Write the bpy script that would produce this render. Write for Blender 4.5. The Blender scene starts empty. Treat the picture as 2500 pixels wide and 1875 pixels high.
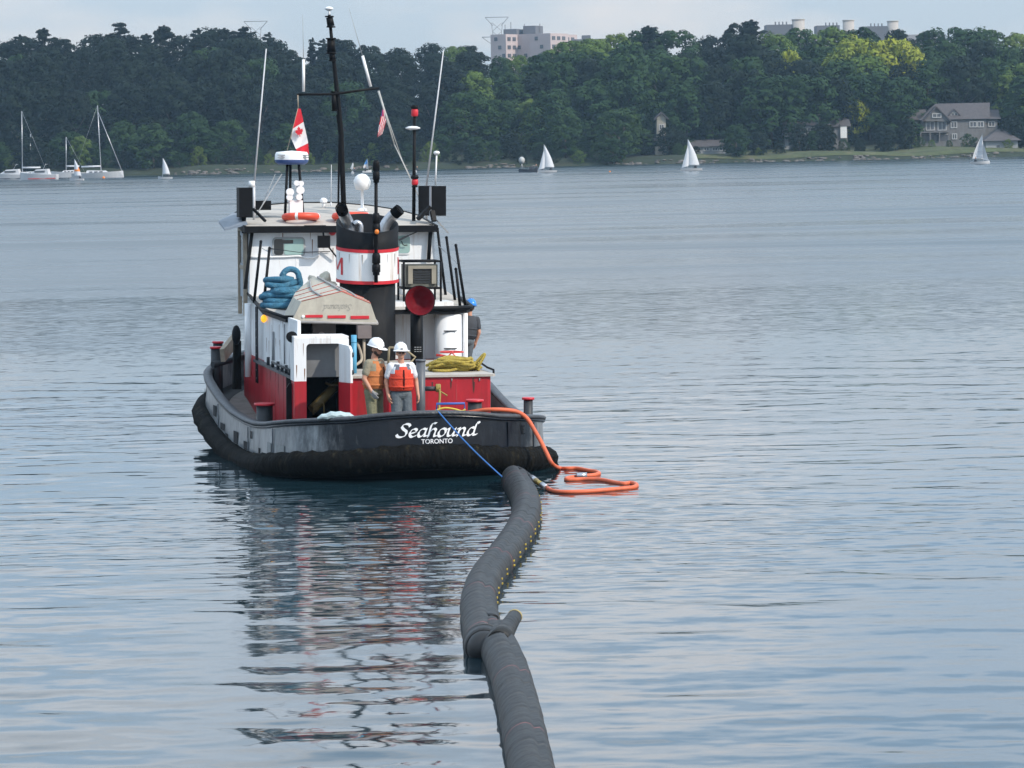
import bpy, bmesh, math, random
import numpy as np
from mathutils import Vector, Matrix

rad = math.radians
random.seed(7)
rng = np.random.default_rng(11)
scene = bpy.context.scene
COL = scene.collection

# ------------------------------------------------------------------ camera
F = 8000.0                       # focal length in photo pixels (2500 wide)
CAM = Vector((0, 0, 6.6))
PITCH = math.atan((937.5 - 331) / F)
CR = Matrix.Rotation(rad(90) - PITCH, 3, 'X') @ Matrix.Rotation(rad(-1.25), 3, 'Z')
cd = bpy.data.cameras.new('camera')
cam = bpy.data.objects.new('camera', cd)
COL.objects.link(cam)
cam.matrix_world = Matrix.Translation(CAM) @ CR.to_4x4()
cd.sensor_width = 36
cd.lens = 36 * F / 2500
cd.clip_start = 1
cd.clip_end = 5000
scene.camera = cam

# ------------------------------------------------------------------ sun, sky, exposure
SUN_TO = Vector((0.80, -0.50, 0.70)).normalized()
elev = math.asin(SUN_TO.z)
azim = math.atan2(SUN_TO.x, SUN_TO.y)
w = bpy.data.worlds.new('World')
scene.world = w
w.use_nodes = True
nt = w.node_tree
for n in list(nt.nodes):
    nt.nodes.remove(n)
out = nt.nodes.new('ShaderNodeOutputWorld')
bg = nt.nodes.new('ShaderNodeBackground')
sky = nt.nodes.new('ShaderNodeTexSky')
sky.sky_type = 'NISHITA'
sky.sun_disc = False
sky.sun_elevation = elev
sky.sun_rotation = azim
sky.air_density = 1.0
sky.dust_density = 2.0
sky.ozone_density = 2.5
tc = nt.nodes.new('ShaderNodeTexCoord')
mp = nt.nodes.new('ShaderNodeMapping')
mp.inputs['Scale'].default_value = (1.0, 1.0, 3.2)
nz = nt.nodes.new('ShaderNodeTexNoise')
nz.inputs['Scale'].default_value = 3.4
nz.inputs['Detail'].default_value = 7
nz.inputs['Roughness'].default_value = 0.55
cr = nt.nodes.new('ShaderNodeValToRGB')
cr.color_ramp.elements[0].position = 0.40
cr.color_ramp.elements[0].color = (0.90, 0.90, 0.90, 1)
cr.color_ramp.elements[1].position = 0.66
cr.color_ramp.elements[1].color = (0.97, 0.97, 0.97, 1)
cm = nt.nodes.new('ShaderNodeMixRGB')
cc = nt.nodes.new('ShaderNodeValToRGB')                       # thin cloud: bluish veil to pinkish-white
cc.color_ramp.elements[0].position = 0.44
cc.color_ramp.elements[0].color = (0.51, 0.645, 0.78, 1)
cc.color_ramp.elements[1].position = 0.64
cc.color_ramp.elements[1].color = (0.90, 0.86, 0.84, 1)
cs = nt.nodes.new('ShaderNodeVectorMath')
cs.operation = 'MULTIPLY'
sz = nt.nodes.new('ShaderNodeSeparateXYZ')                    # veil of cloud: dimmer in the murk over the far shore, full brightness a hand above it
nt.links.new(tc.outputs['Generated'], sz.inputs[0])
zr_ = nt.nodes.new('ShaderNodeMapRange')
zr_.interpolation_type = 'SMOOTHSTEP'
zr_.inputs['From Min'].default_value = 0.02
zr_.inputs['From Max'].default_value = 0.20
nt.links.new(sz.outputs['Z'], zr_.inputs['Value'])
zm_ = nt.nodes.new('ShaderNodeMixRGB')                        # whitish murk at the horizon, bluer veil above
zm_.inputs['Color1'].default_value = (7.5, 7.0, 6.6, 1)
zm_.inputs['Color2'].default_value = (9.7, 10.8, 11.9, 1)
nt.links.new(zr_.outputs['Result'], zm_.inputs['Fac'])
nt.links.new(zm_.outputs['Color'], cs.inputs[1])
nt.links.new(nz.outputs['Fac'], cc.inputs['Fac'])
nt.links.new(cc.outputs['Color'], cs.inputs[0])
nt.links.new(cs.outputs['Vector'], cm.inputs['Color2'])
nt.links.new(tc.outputs['Generated'], mp.inputs['Vector'])
nt.links.new(mp.outputs['Vector'], nz.inputs['Vector'])
nt.links.new(nz.outputs['Fac'], cr.inputs['Fac'])
nt.links.new(cr.outputs['Color'], cm.inputs['Fac'])
nt.links.new(sky.outputs['Color'], cm.inputs['Color1'])
nt.links.new(cm.outputs['Color'], bg.inputs['Color'])
bg.inputs['Strength'].default_value = 0.15
nt.links.new(bg.outputs['Background'], out.inputs['Surface'])

sd = bpy.data.lights.new('sun', 'SUN')
sd.energy = 3.9
sd.angle = rad(0.6)
sd.color = (1.0, 0.91, 0.80)
so = bpy.data.objects.new('sun', sd)
COL.objects.link(so)
so.rotation_euler = (-SUN_TO).to_track_quat('-Z', 'Y').to_euler()
so.location = (60, -60, 80)

scene.view_settings.view_transform = 'Standard'
scene.view_settings.look = 'None'
scene.view_settings.exposure = 0.0
scene.view_settings.gamma = 1.0
scene.view_settings.use_curve_mapping = False
scene.render.engine = 'CYCLES'
scene.cycles.max_bounces = 6
scene.cycles.glossy_bounces = 4
scene.cycles.transparent_max_bounces = 6
scene.cycles.volume_bounces = 0
scene.cycles.caustics_reflective = False
scene.cycles.caustics_refractive = False
scene.cycles.use_denoising = True

# ------------------------------------------------------------------ picture ray <-> place helpers
def ray(px, py):
    return CR @ Vector(((px - 1250) / F, -(py - 937.5) / F, -1.0))
def on_water(px, py, z=0.0):
    r = ray(px, py)
    return CAM + r * ((z - CAM.z) / r.z)
def W(px, py, y):
    r = ray(px, py)
    return CAM + r * ((y - CAM.y) / r.y)
HEAD = rad(12.0)
O = on_water(1050, 1170)
T = Matrix.Translation(O) @ Matrix.Rotation(HEAD, 4, 'Z') @ Matrix.Rotation(rad(1.25), 4, 'Y')
TI = T.inverted()
CL = TI @ CAM
TI3 = TI.to_3x3()
def A(px, py, Y):
    """point in the tug's own frame, on the cross-section Y metres forward of the stern"""
    r = TI3 @ ray(px, py)
    return CL + r * ((Y - CL.y) / r.y)

# ------------------------------------------------------------------ materials
MATS = {}
def mat(name, col, rough=0.55, metal=0.0, var=0.18, scale=5.0, bump=0.0, bscale=40.0, stain=None, stain_amt=0.5,
        stretch=(1, 1, 1), spec=0.5, trans=0.0, emit=None, coord='Object', coat=0.0):
    if name in MATS:
        return MATS[name]
    m = bpy.data.materials.new(name)
    m.use_nodes = True
    n = m.node_tree.nodes
    l = m.node_tree.links
    b = n['Principled BSDF']
    b.inputs['Roughness'].default_value = rough
    b.inputs['Metallic'].default_value = metal
    b.inputs['Specular IOR Level'].default_value = spec
    b.inputs['Coat Weight'].default_value = coat
    t = n.new('ShaderNodeTexCoord')
    mpn = n.new('ShaderNodeMapping')
    mpn.inputs['Scale'].default_value = stretch
    l.new(t.outputs[coord], mpn.inputs['Vector'])
    nz = n.new('ShaderNodeTexNoise')
    nz.inputs['Scale'].default_value = scale
    nz.inputs['Detail'].default_value = 6
    nz.inputs['Roughness'].default_value = 0.62
    l.new(mpn.outputs['Vector'], nz.inputs['Vector'])
    rmp = n.new('ShaderNodeValToRGB')
    e = rmp.color_ramp.elements
    e[0].position = 0.28
    e[1].position = 0.74
    e[0].color = tuple(max(0, c * (1 - var)) for c in col) + (1,)
    e[1].color = tuple(min(1, c * (1 + var)) for c in col) + (1,)
    l.new(nz.outputs['Fac'], rmp.inputs['Fac'])
    last = rmp.outputs['Color']
    if stain is not None:
        n2 = n.new('ShaderNodeTexNoise')
        n2.inputs['Scale'].default_value = scale * 0.7
        n2.inputs['Detail'].default_value = 8
        n2.inputs['Roughness'].default_value = 0.7
        mp2 = n.new('ShaderNodeMapping')
        mp2.inputs['Scale'].default_value = (stretch[0] * 1.3, stretch[1] * 1.3, stretch[2] * 0.35)
        mp2.inputs['Location'].default_value = (3.1, 1.7, 9.2)
        l.new(t.outputs[coord], mp2.inputs['Vector'])
        l.new(mp2.outputs['Vector'], n2.inputs['Vector'])
        r2 = n.new('ShaderNodeValToRGB')
        r2.color_ramp.elements[0].position = 0.62 - 0.25 * stain_amt
        r2.color_ramp.elements[1].position = 0.80 - 0.18 * stain_amt
        l.new(n2.outputs['Fac'], r2.inputs['Fac'])
        mx = n.new('ShaderNodeMixRGB')
        mx.inputs['Color2'].default_value = tuple(stain) + (1,)
        l.new(r2.outputs['Color'], mx.inputs['Fac'])
        l.new(last, mx.inputs['Color1'])
        last = mx.outputs['Color']
    l.new(last, b.inputs['Base Color'])
    if bump:
        n3 = n.new('ShaderNodeTexNoise')
        n3.inputs['Scale'].default_value = bscale
        n3.inputs['Detail'].default_value = 4
        l.new(mpn.outputs['Vector'], n3.inputs['Vector'])
        bp = n.new('ShaderNodeBump')
        bp.inputs['Strength'].default_value = bump
        bp.inputs['Distance'].default_value = 0.05
        l.new(n3.outputs['Fac'], bp.inputs['Height'])
        l.new(bp.outputs['Normal'], b.inputs['Normal'])
    if trans:
        b.inputs['Transmission Weight'].default_value = trans
    if emit:
        b.inputs['Emission Color'].default_value = tuple(emit[0]) + (1,)
        b.inputs['Emission Strength'].default_value = emit[1]
    MATS[name] = m
    return m

def leafmat(name, cols, hue=0.0):
    m = bpy.data.materials.new(name)
    m.use_nodes = True
    n = m.node_tree.nodes
    l = m.node_tree.links
    b = n['Principled BSDF']
    b.inputs['Roughness'].default_value = 0.75
    b.inputs['Specular IOR Level'].default_value = 0.2
    oi = n.new('ShaderNodeObjectInfo')
    geo = n.new('ShaderNodeNewGeometry')
    nz = n.new('ShaderNodeTexNoise')
    nz.inputs['Scale'].default_value = 0.35
    nz.inputs['Detail'].default_value = 3
    l.new(geo.outputs['Position'], nz.inputs['Vector'])
    ad = n.new('ShaderNodeMath')
    ad.operation = 'ADD'
    m1 = n.new('ShaderNodeMath')
    m1.operation = 'MULTIPLY'
    m1.inputs[1].default_value = 0.45
    l.new(oi.outputs['Random'], m1.inputs[0])
    m2 = n.new('ShaderNodeMath')
    m2.operation = 'MULTIPLY'
    m2.inputs[1].default_value = 0.6
    l.new(nz.outputs['Fac'], m2.inputs[0])
    l.new(m1.outputs[0], ad.inputs[0])
    l.new(m2.outputs[0], ad.inputs[1])
    r = n.new('ShaderNodeValToRGB')
    while len(r.color_ramp.elements) < len(cols):
        r.color_ramp.elements.new(0.5)
    for i, c in enumerate(cols):
        r.color_ramp.elements[i].position = 0.2 + 0.6 * i / (len(cols) - 1)
        r.color_ramp.elements[i].color = tuple(c) + (1,)
    l.new(ad.outputs[0], r.inputs['Fac'])
    l.new(r.outputs['Color'], b.inputs['Base Color'])
    tr = n.new('ShaderNodeBsdfTranslucent')
    l.new(r.outputs['Color'], tr.inputs['Color'])
    ms = n.new('ShaderNodeMixShader')
    ms.inputs['Fac'].default_value = 0.15
    o = n['Material Output']
    l.new(b.outputs['BSDF'], ms.inputs[1])
    l.new(tr.outputs['BSDF'], ms.inputs[2])
    l.new(ms.outputs['Shader'], o.inputs['Surface'])
    MATS[name] = m
    return m

# ------------------------------------------------------------------ mesh builder
def frame_of(d):
    d = d.normalized()
    up = Vector((0, 0, 1)) if abs(d.z) < 0.95 else Vector((1, 0, 0))
    x = d.cross(up).normalized()
    return x, d.cross(x).normalized()

def catmull(pts, n=6, closed=False):
    P = [Vector(p) for p in pts]
    out = []
    N = len(P)
    rng_ = range(N if closed else N - 1)
    for i in rng_:
        p0 = P[(i - 1) % N] if closed or i > 0 else P[0] * 2 - P[1]
        p1, p2 = P[i], P[(i + 1) % N]
        p3 = P[(i + 2) % N] if closed or i + 2 < N else P[-1] * 2 - P[-2]
        for k in range(n):
            t = k / n
            out.append(0.5 * ((2 * p1) + (p2 - p0) * t + (2 * p0 - 5 * p1 + 4 * p2 - p3) * t * t + (3 * p1 - p0 - 3 * p2 + p3) * t ** 3))
    if not closed:
        out.append(P[-1])
    return out

class B:
    def __init__(s):
        s.v, s.f, s.m, s.s = [], [], [], []
    def add(s, verts, faces, m=0, smooth=False):
        o = len(s.v)
        s.v += [tuple(v) for v in verts]
        for f in faces:
            s.f.append([i + o for i in f])
            s.m.append(m)
            s.s.append(smooth)
        return s
    def hexa(s, v, m=0):
        return s.add(v, [(0, 3, 2, 1), (4, 5, 6, 7), (0, 1, 5, 4), (1, 2, 6, 5), (2, 3, 7, 6), (3, 0, 4, 7)], m)
    def box(s, x0, x1, y0, y1, z0, z1, m=0):
        return s.hexa([(x0, y0, z0), (x1, y0, z0), (x1, y1, z0), (x0, y1, z0), (x0, y0, z1), (x1, y0, z1), (x1, y1, z1), (x0, y1, z1)], m)
    def bar(s, p, q, wx, wz, m=0, up=None):
        p, q = Vector(p), Vector(q)
        d = (q - p).normalized()
        u = Vector(up) if up else (Vector((0, 0, 1)) if abs(d.z) < 0.95 else Vector((0, 1, 0)))
        x = d.cross(u).normalized() * wx / 2
        z = x.cross(d).normalized() * wz / 2
        return s.hexa([p - x - z, p + x - z, q + x - z, q - x - z, p - x + z, p + x + z, q + x + z, q - x + z], m)
    def cyl(s, p, q, r0, r1=None, n=12, m=0, caps=True, smooth=True, mcap=None):
        p, q = Vector(p), Vector(q)
        r1 = r0 if r1 is None else r1
        x, y = frame_of(q - p)
        vs = []
        for c, r in ((p, r0), (q, r1)):
            for i in range(n):
                a = 2 * math.pi * i / n
                vs.append(c + x * math.cos(a) * r + y * math.sin(a) * r)
        s.add(vs, [(i, (i + 1) % n, n + (i + 1) % n, n + i) for i in range(n)], m, smooth)
        if caps:
            s.add(vs[:n], [tuple(range(n))[::-1]], m if mcap is None else mcap)
            s.add(vs[n:], [tuple(range(n))], m if mcap is None else mcap)
        return s
    def tube(s, pts, r, n=8, m=0, closed=False, caps=True, sect=None):
        P = [Vector(p) for p in pts]
        N = len(P)
        rs = r if isinstance(r, (list, tuple)) else [r] * N
        vs = []
        prev = None
        for i in range(N):
            if closed:
                d = P[(i + 1) % N] - P[i - 1]
            else:
                d = P[min(i + 1, N - 1)] - P[max(i - 1, 0)]
            d = d.normalized() if d.length > 1e-9 else Vector((0, 1, 0))
            if prev is None:
                x, y = frame_of(d)
            else:
                x = (prev - d * prev.dot(d)).normalized()
                y = d.cross(x).normalized()
            prev = x
            for k in range(n):
                a = 2 * math.pi * k / n
                q = sect(a) if sect else 1.0
                vs.append(P[i] + (x * math.cos(a) + y * math.sin(a)) * rs[i] * q)
        fs = []
        for i in range(N if closed else N - 1):
            j = (i + 1) % N
            for k in range(n):
                fs.append((i * n + k, i * n + (k + 1) % n, j * n + (k + 1) % n, j * n + k))
        s.add(vs, fs, m, True)
        if caps and not closed:
            s.add(vs[:n], [tuple(range(n))[::-1]], m)
            s.add(vs[-n:], [tuple(range(n))], m)
        return s
    def lathe(s, prof, c=(0, 0, 0), n=20, m=0, smooth=True, sx=1.0, sy=1.0, rot=None, a0=0.0, a1=2 * math.pi):
        c = Vector(c)
        full = abs(a1 - a0 - 2 * math.pi) < 1e-6
        cnt = n if full else n + 1
        vs = []
        for r, z in prof:
            for i in range(cnt):
                a = a0 + (a1 - a0) * i / n
                p = Vector((math.cos(a) * r * sx, math.sin(a) * r * sy, z))
                vs.append(c + (rot @ p if rot else p))
        fs = []
        for j in range(len(prof) - 1):
            for i in range(n):
                k = (i + 1) % cnt
                fs.append((j * cnt + i, j * cnt + k, (j + 1) * cnt + k, (j + 1) * cnt + i))
        return s.add(vs, fs, m, smooth)
    def ell(s, c, rx, ry=None, rz=None, nu=12, nv=8, m=0, rot=None):
        ry = rx if ry is None else ry
        rz = rx if rz is None else rz
        c = Vector(c)
        vs = []
        for j in range(nv + 1):
            t = math.pi * j / nv
            for i in range(nu):
                a = 2 * math.pi * i / nu
                p = Vector((rx * math.sin(t) * math.cos(a), ry * math.sin(t) * math.sin(a), -rz * math.cos(t)))
                vs.append(c + (rot @ p if rot else p))
        fs = []
        for j in range(nv):
            for i in range(nu):
                k = (i + 1) % nu
                if j == 0:
                    fs.append((0, (j + 1) * nu + k, (j + 1) * nu + i))
                elif j == nv - 1:
                    fs.append((j * nu + i, j * nu + k, (j + 1) * nu))
                else:
                    fs.append((j * nu + i, j * nu + k, (j + 1) * nu + k, (j + 1) * nu + i))
        return s.add(vs, fs, m, True)
    def prism(s, poly, d, m=0, mside=None):
        """poly: list of points (ccw seen from the outside of the first face), d: extrusion vector"""
        P = [Vector(p) for p in poly]
        d = Vector(d)
        n = len(P)
        vs = P + [p + d for p in P]
        s.add(vs, [tuple(range(n))], m)
        s.add(vs, [tuple(range(2 * n - 1, n - 1, -1))], m)
        s.add(vs, [(i, n + i, n + (i + 1) % n, (i + 1) % n) for i in range(n)], m if mside is None else mside)
        return s
    def build(s, name, mats, parent=None, frame=None, off=None):
        me = bpy.data.meshes.new(name)
        vs = s.v if off is None else [(v[0] - off[0], v[1] - off[1], v[2] - off[2]) for v in s.v]
        me.from_pydata(vs, [], s.f)
        for x in (mats if isinstance(mats, (list, tuple)) else [mats]):
            me.materials.append(x)
        me.polygons.foreach_set('material_index', s.m)
        me.polygons.foreach_set('use_smooth', s.s)
        bm = bmesh.new()
        bm.from_mesh(me)
        bmesh.ops.remove_doubles(bm, verts=bm.verts, dist=1e-6)
        bmesh.ops.recalc_face_normals(bm, faces=bm.faces)
        bm.to_mesh(me)
        bm.free()
        me.update()
        return link(name, me, parent, frame)

def link(name, me, parent=None, frame=None):
    o = bpy.data.objects.new(name, me)
    COL.objects.link(o)
    if parent is not None:
        o.parent = parent
    if frame is not None:
        o.matrix_world = frame
    return o
def tag(o, label, cat=None, group=None, kind=None):
    if label:
        o['label'] = label
    if cat:
        o['category'] = cat
    if group:
        o['group'] = group
    if kind:
        o['kind'] = kind
    return o
def empty(name, frame):
    o = bpy.data.objects.new(name, None)
    o.empty_display_size = 0.3
    COL.objects.link(o)
    o.matrix_world = frame
    return o
def copy_tree(root, frame):
    r = root.copy()
    COL.objects.link(r)
    r.matrix_world = frame
    for ch in root.children:
        c = ch.copy()
        COL.objects.link(c)
        c.parent = r
        for g in ch.children:
            k = g.copy()
            COL.objects.link(k)
            k.parent = c
    return r
def TF(p):
    return T @ Matrix.Translation(Vector(p))
def WF(p, rz=0.0):
    return Matrix.Translation(Vector(p)) @ Matrix.Rotation(rz, 4, 'Z')

# ================================================================== WATER
def water_material(name, layers, rough, bumps=()):
    """layers: (waves per metre, x/y stretch, slope) as unfiltered slopes; bumps: fine ripples close by"""
    m = bpy.data.materials.new(name)
    m.use_nodes = True
    n, l = m.node_tree.nodes, m.node_tree.links
    b = n['Principled BSDF']
    b.inputs['Base Color'].default_value = (0.008, 0.024, 0.032, 1)
    b.inputs['IOR'].default_value = 1.48
    t = n.new('ShaderNodeTexCoord')
    # wide calm and ruffled lanes over the lake
    mk = n.new('ShaderNodeMapping')
    mk.inputs['Scale'].default_value = (0.012, 0.085, 1)
    mk.inputs['Rotation'].default_value = (0, 0, rad(3))
    l.new(t.outputs['Object'], mk.inputs['Vector'])
    lane = n.new('ShaderNodeTexNoise')
    lane.inputs['Scale'].default_value = 1.0
    lane.inputs['Detail'].default_value = 5
    l.new(mk.outputs['Vector'], lane.inputs['Vector'])
    lr = n.new('ShaderNodeMapRange')
    lr.inputs['From Min'].default_value = 0.36
    lr.inputs['From Max'].default_value = 0.62
    lr.inputs['To Min'].default_value = 0.62
    lr.inputs['To Max'].default_value = 1.22
    l.new(lane.outputs['Fac'], lr.inputs['Value'])
    sx = n.new('ShaderNodeSeparateXYZ')
    l.new(t.outputs['Object'], sx.inputs[0])
    def ramp(y0, y1, a, c):
        r_ = n.new('ShaderNodeMapRange')
        r_.interpolation_type = 'SMOOTHSTEP'
        r_.inputs['From Min'].default_value = y0
        r_.inputs['From Max'].default_value = y1
        r_.inputs['To Min'].default_value = a
        r_.inputs['To Max'].default_value = c
        l.new(sx.outputs['Y'], r_.inputs['Value'])
        return r_.outputs['Result']
    rl = n.new('ShaderNodeMath')
    rl.operation = 'MULTIPLY'
    rl.use_clamp = True
    l.new(ramp(66, 190, rough[0], rough[1]), rl.inputs[0])
    l.new(lr.outputs['Result'], rl.inputs[1])
    l.new(rl.outputs[0], b.inputs['Roughness'])
    geo = n.new('ShaderNodeNewGeometry')
    prev = geo.outputs['Normal']
    for (sc, asp, sl, y0, y1, k0, k1) in layers:
        mp_ = n.new('ShaderNodeMapping')
        mp_.inputs['Scale'].default_value = (sc * asp, sc, sc)
        mp_.inputs['Rotation'].default_value = (0, 0, rad(2 + 9 * (sc % 1)))
        l.new(t.outputs['Object'], mp_.inputs['Vector'])
        z = n.new('ShaderNodeTexNoise')
        z.inputs['Scale'].default_value = 1.0
        z.inputs['Detail'].default_value = 2
        l.new(mp_.outputs['Vector'], z.inputs['Vector'])
        sb = n.new('ShaderNodeVectorMath')
        sb.operation = 'SUBTRACT'
        sb.inputs[1].default_value = (.5, .5, .5)
        l.new(z.outputs['Color'], sb.inputs[0])
        ml_ = n.new('ShaderNodeVectorMath')
        ml_.operation = 'MULTIPLY'
        ml_.inputs[1].default_value = (sl * asp, sl, 0)
        l.new(sb.outputs['Vector'], ml_.inputs[0])
        sc_ = n.new('ShaderNodeVectorMath')
        sc_.operation = 'SCALE'
        l.new(ml_.outputs['Vector'], sc_.inputs[0])
        ms_ = n.new('ShaderNodeMath')
        ms_.operation = 'MULTIPLY'
        l.new(lr.outputs['Result'], ms_.inputs[0])
        l.new(ramp(y0, y1, k0, k1), ms_.inputs[1])
        l.new(ms_.outputs[0], sc_.inputs['Scale'])
        ad = n.new('ShaderNodeVectorMath')
        ad.operation = 'ADD'
        l.new(prev, ad.inputs[0])
        l.new(sc_.outputs['Vector'], ad.inputs[1])
        prev = ad.outputs['Vector']
    if layers:
        nm = n.new('ShaderNodeVectorMath')
        nm.operation = 'NORMALIZE'
        l.new(prev, nm.inputs[0])
        prev = nm.outputs['Vector']
    l.new(prev, b.inputs['Normal'])
    MATS[name] = m
    return m

wat = water_material('lake water', [(5.0, 0.5, 0.10, 60, 160, 0.8, 1.0), (1.5, 0.4, 0.24, 76, 150, 0.0, 0.20), (0.30, 0.25, 0.16, 100, 300, 0.0, 0.34)], (0.06, 0.27))

NW = 70
lam = np.exp(rng.uniform(math.log(0.20), math.log(3.6), NW))
ang = rng.normal(0, 0.42, NW) + np.where(rng.random(NW) < 0.3, math.pi, 0)
ang = ang + 0.05
kx = 2 * np.pi / lam * np.sin(ang) * 0.8
ky = 2 * np.pi / lam * np.cos(ang)
ph = rng.uniform(0, 2 * np.pi, NW)
slope = np.where(lam > 1.3, 0.0085, np.where(lam > 0.45, 0.0105, 0.0165))
amp = slope / (2 * np.pi / lam)
def ruffle(x, y):
    """0..1: where small wind ripples live, and 0..1: how glassy the water is"""
    v = (0.5 + 0.22 * np.sin(x * 0.17 + y * 0.11 + 1.0) + 0.22 * np.sin(-x * 0.09 + y * 0.21 + 2.4)
         + 0.16 * np.sin(x * 0.31 - y * 0.38 + 0.3))
    v = np.clip(v, 0, 1)
    calm = np.clip((45.0 - y) / 6.0, 0, 1) * np.clip((2.5 - x) / 3.0, 0, 1)       # glassy patch low astern
    wash = np.exp(-((x + 2.5) / 6.0) ** 2 - ((y - 54.0) / 8.0) ** 2)              # short ripples shed by the idling tug
    return np.clip(v * (1 - 0.8 * calm) * 0.66 + 0.55 * wash + 0.04, 0, 1), calm
def wave_height(x, y, minlam):
    h = np.zeros_like(x)
    r, c = ruffle(x, y)
    for i in range(NW):
        if lam[i] < minlam:
            continue
        a = amp[i] * (0.52 + 0.55 * c if lam[i] > 1.3 else (0.30 + 0.55 * r + 0.25 * c if lam[i] > 0.45 else 0.05 + 1.25 * r * r))
        h += a * np.sin(kx[i] * x + ky[i] * y + ph[i])
    return h * (1 - 0.35 * np.clip((y - 60) / 24.0, 0, 1))
def grid(x0, x1, y0, y1, dx, dy, minlam, fade=None, zoff=0.0):
    nx, ny = int(round((x1 - x0) / dx)) + 1, int(round((y1 - y0) / dy)) + 1
    X, Y = np.meshgrid(np.linspace(x0, x1, nx), np.linspace(y0, y1, ny))
    Z = wave_height(X, Y, minlam)
    if fade:
        Z *= np.clip((fade - Y) / 20.0, 0, 1)
    V = np.stack([X, Y, Z + zoff], -1).reshape(-1, 3)
    i = np.arange(ny - 1)[:, None] * nx + np.arange(nx - 1)[None, :]
    Q = np.stack([i, i + 1, i + nx + 1, i + nx], -1).reshape(-1, 4)
    return V, Q
parts = [grid(-17, 17, 28, 84, 0.075, 0.065, 0.20) + (0,),
         grid(-32, 32, 83.9, 150, 0.32, 0.22, 0.7, fade=104, zoff=-0.004) + (1,),
         grid(-380, 380, 149.5, 690, 95, 45, 99, zoff=-0.008) + (2,),
         grid(-380, -31.9, 83.5, 149.7, 58, 22, 99, zoff=-0.012) + (1,),
         grid(31.9, 380, 83.5, 149.7, 58, 22, 99, zoff=-0.012) + (1,),
         grid(-380, -16.9, -20, 84, 60, 52, 99, zoff=-0.016) + (1,),
         grid(16.9, 380, -20, 84, 60, 52, 99, zoff=-0.016) + (1,),
         grid(-17.2, 17.2, -20, 28.1, 17, 16, 99, zoff=-0.020) + (1,)]
nv = 0
VV, QQ, MI = [], [], []
for V, Q, mi in parts:
    VV.append(V)
    QQ.append(Q + nv)
    MI.append(np.full(len(Q), mi, np.int32))
    nv += len(V)
VV, QQ, MI = np.concatenate(VV), np.concatenate(QQ), np.concatenate(MI)
me = bpy.data.meshes.new('water')
me.vertices.add(len(VV))
me.vertices.foreach_set('co', VV.astype(np.float32).ravel())
me.loops.add(len(QQ) * 4)
me.loops.foreach_set('vertex_index', QQ.astype(np.int32).ravel())
me.polygons.add(len(QQ))
me.polygons.foreach_set('loop_start', np.arange(0, len(QQ) * 4, 4, dtype=np.int32))
me.polygons.foreach_set('use_smooth', np.ones(len(QQ), bool))
me.materials.append(wat)
me.update()
me.validate()
tag(link('water', me), 'calm blue-grey lake water with small ripples', kind='structure')

# ================================================================== FAR SHORE
SH = 680.0
def shore_y(x):
    return SH + 2.2 * math.sin(x * 0.05 + 1.0) + 1.2 * math.sin(x * 0.13)
def ground_z(x, y):
    d = y - shore_y(x)
    left = 1 / (1 + math.exp((x - 5) / 12.0))           # left bank is steeper
    if d < 0:
        return max(-1.2, d * 0.3)
    z = min(d * 0.45, 1.6) + max(0, d - 8) * (0.05 + 0.12 * left)
    z += max(0, min(d - 22, 60)) * (0.15 + 0.05 * left)
    return min(z, 15.5) + 0.25 * math.sin(x * 0.2 + d * 0.15)
m_ground = mat('bank ground', (0.020, 0.030, 0.014), 0.95, var=0.4, scale=0.25, stain=(0.035, 0.035, 0.02), stain_amt=0.5)
g = B()
xs = np.linspace(-370, 370, 149)
ds = [-5, -2, 0, 2, 4, 8, 12, 18, 25, 35, 50, 65, 80, 100, 140, 220, 350, 550]
vs = [(x, shore_y(x) + d, ground_z(x, shore_y(x) + d)) for d in ds for x in xs]
n_ = len(xs)
g.add(vs, [(j * n_ + i, j * n_ + i + 1, (j + 1) * n_ + i + 1, (j + 1) * n_ + i) for j in range(len(ds) - 1) for i in range(n_ - 1)], 0, True)
bank = tag(g.build('far_bank_ground', m_ground), 'wooded far bank of the lake', kind='structure')

# lawn in front of the houses (own sheet just above the bank)
m_lawn = mat('lawn', (0.060, 0.075, 0.028), 0.95, var=0.35, scale=0.35, stain=(0.13, 0.11, 0.06), stain_amt=0.45)
g = B()
xs2 = np.linspace(38, 118, 41)
dd = [1.6, 3, 5, 8, 12, 16, 20]
vs = [(x, shore_y(x) + d, ground_z(x, shore_y(x) + d) + 0.10) for d in dd for x in xs2]
n_ = len(xs2)
g.add(vs, [(j * n_ + i, j * n_ + i + 1, (j + 1) * n_ + i + 1, (j + 1) * n_ + i) for j in range(len(dd) - 1) for i in range(n_ - 1)], 0, True)
tag(g.build('lawn', m_lawn), 'mown lawn sloping to the lake below the big house', kind='structure')

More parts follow.
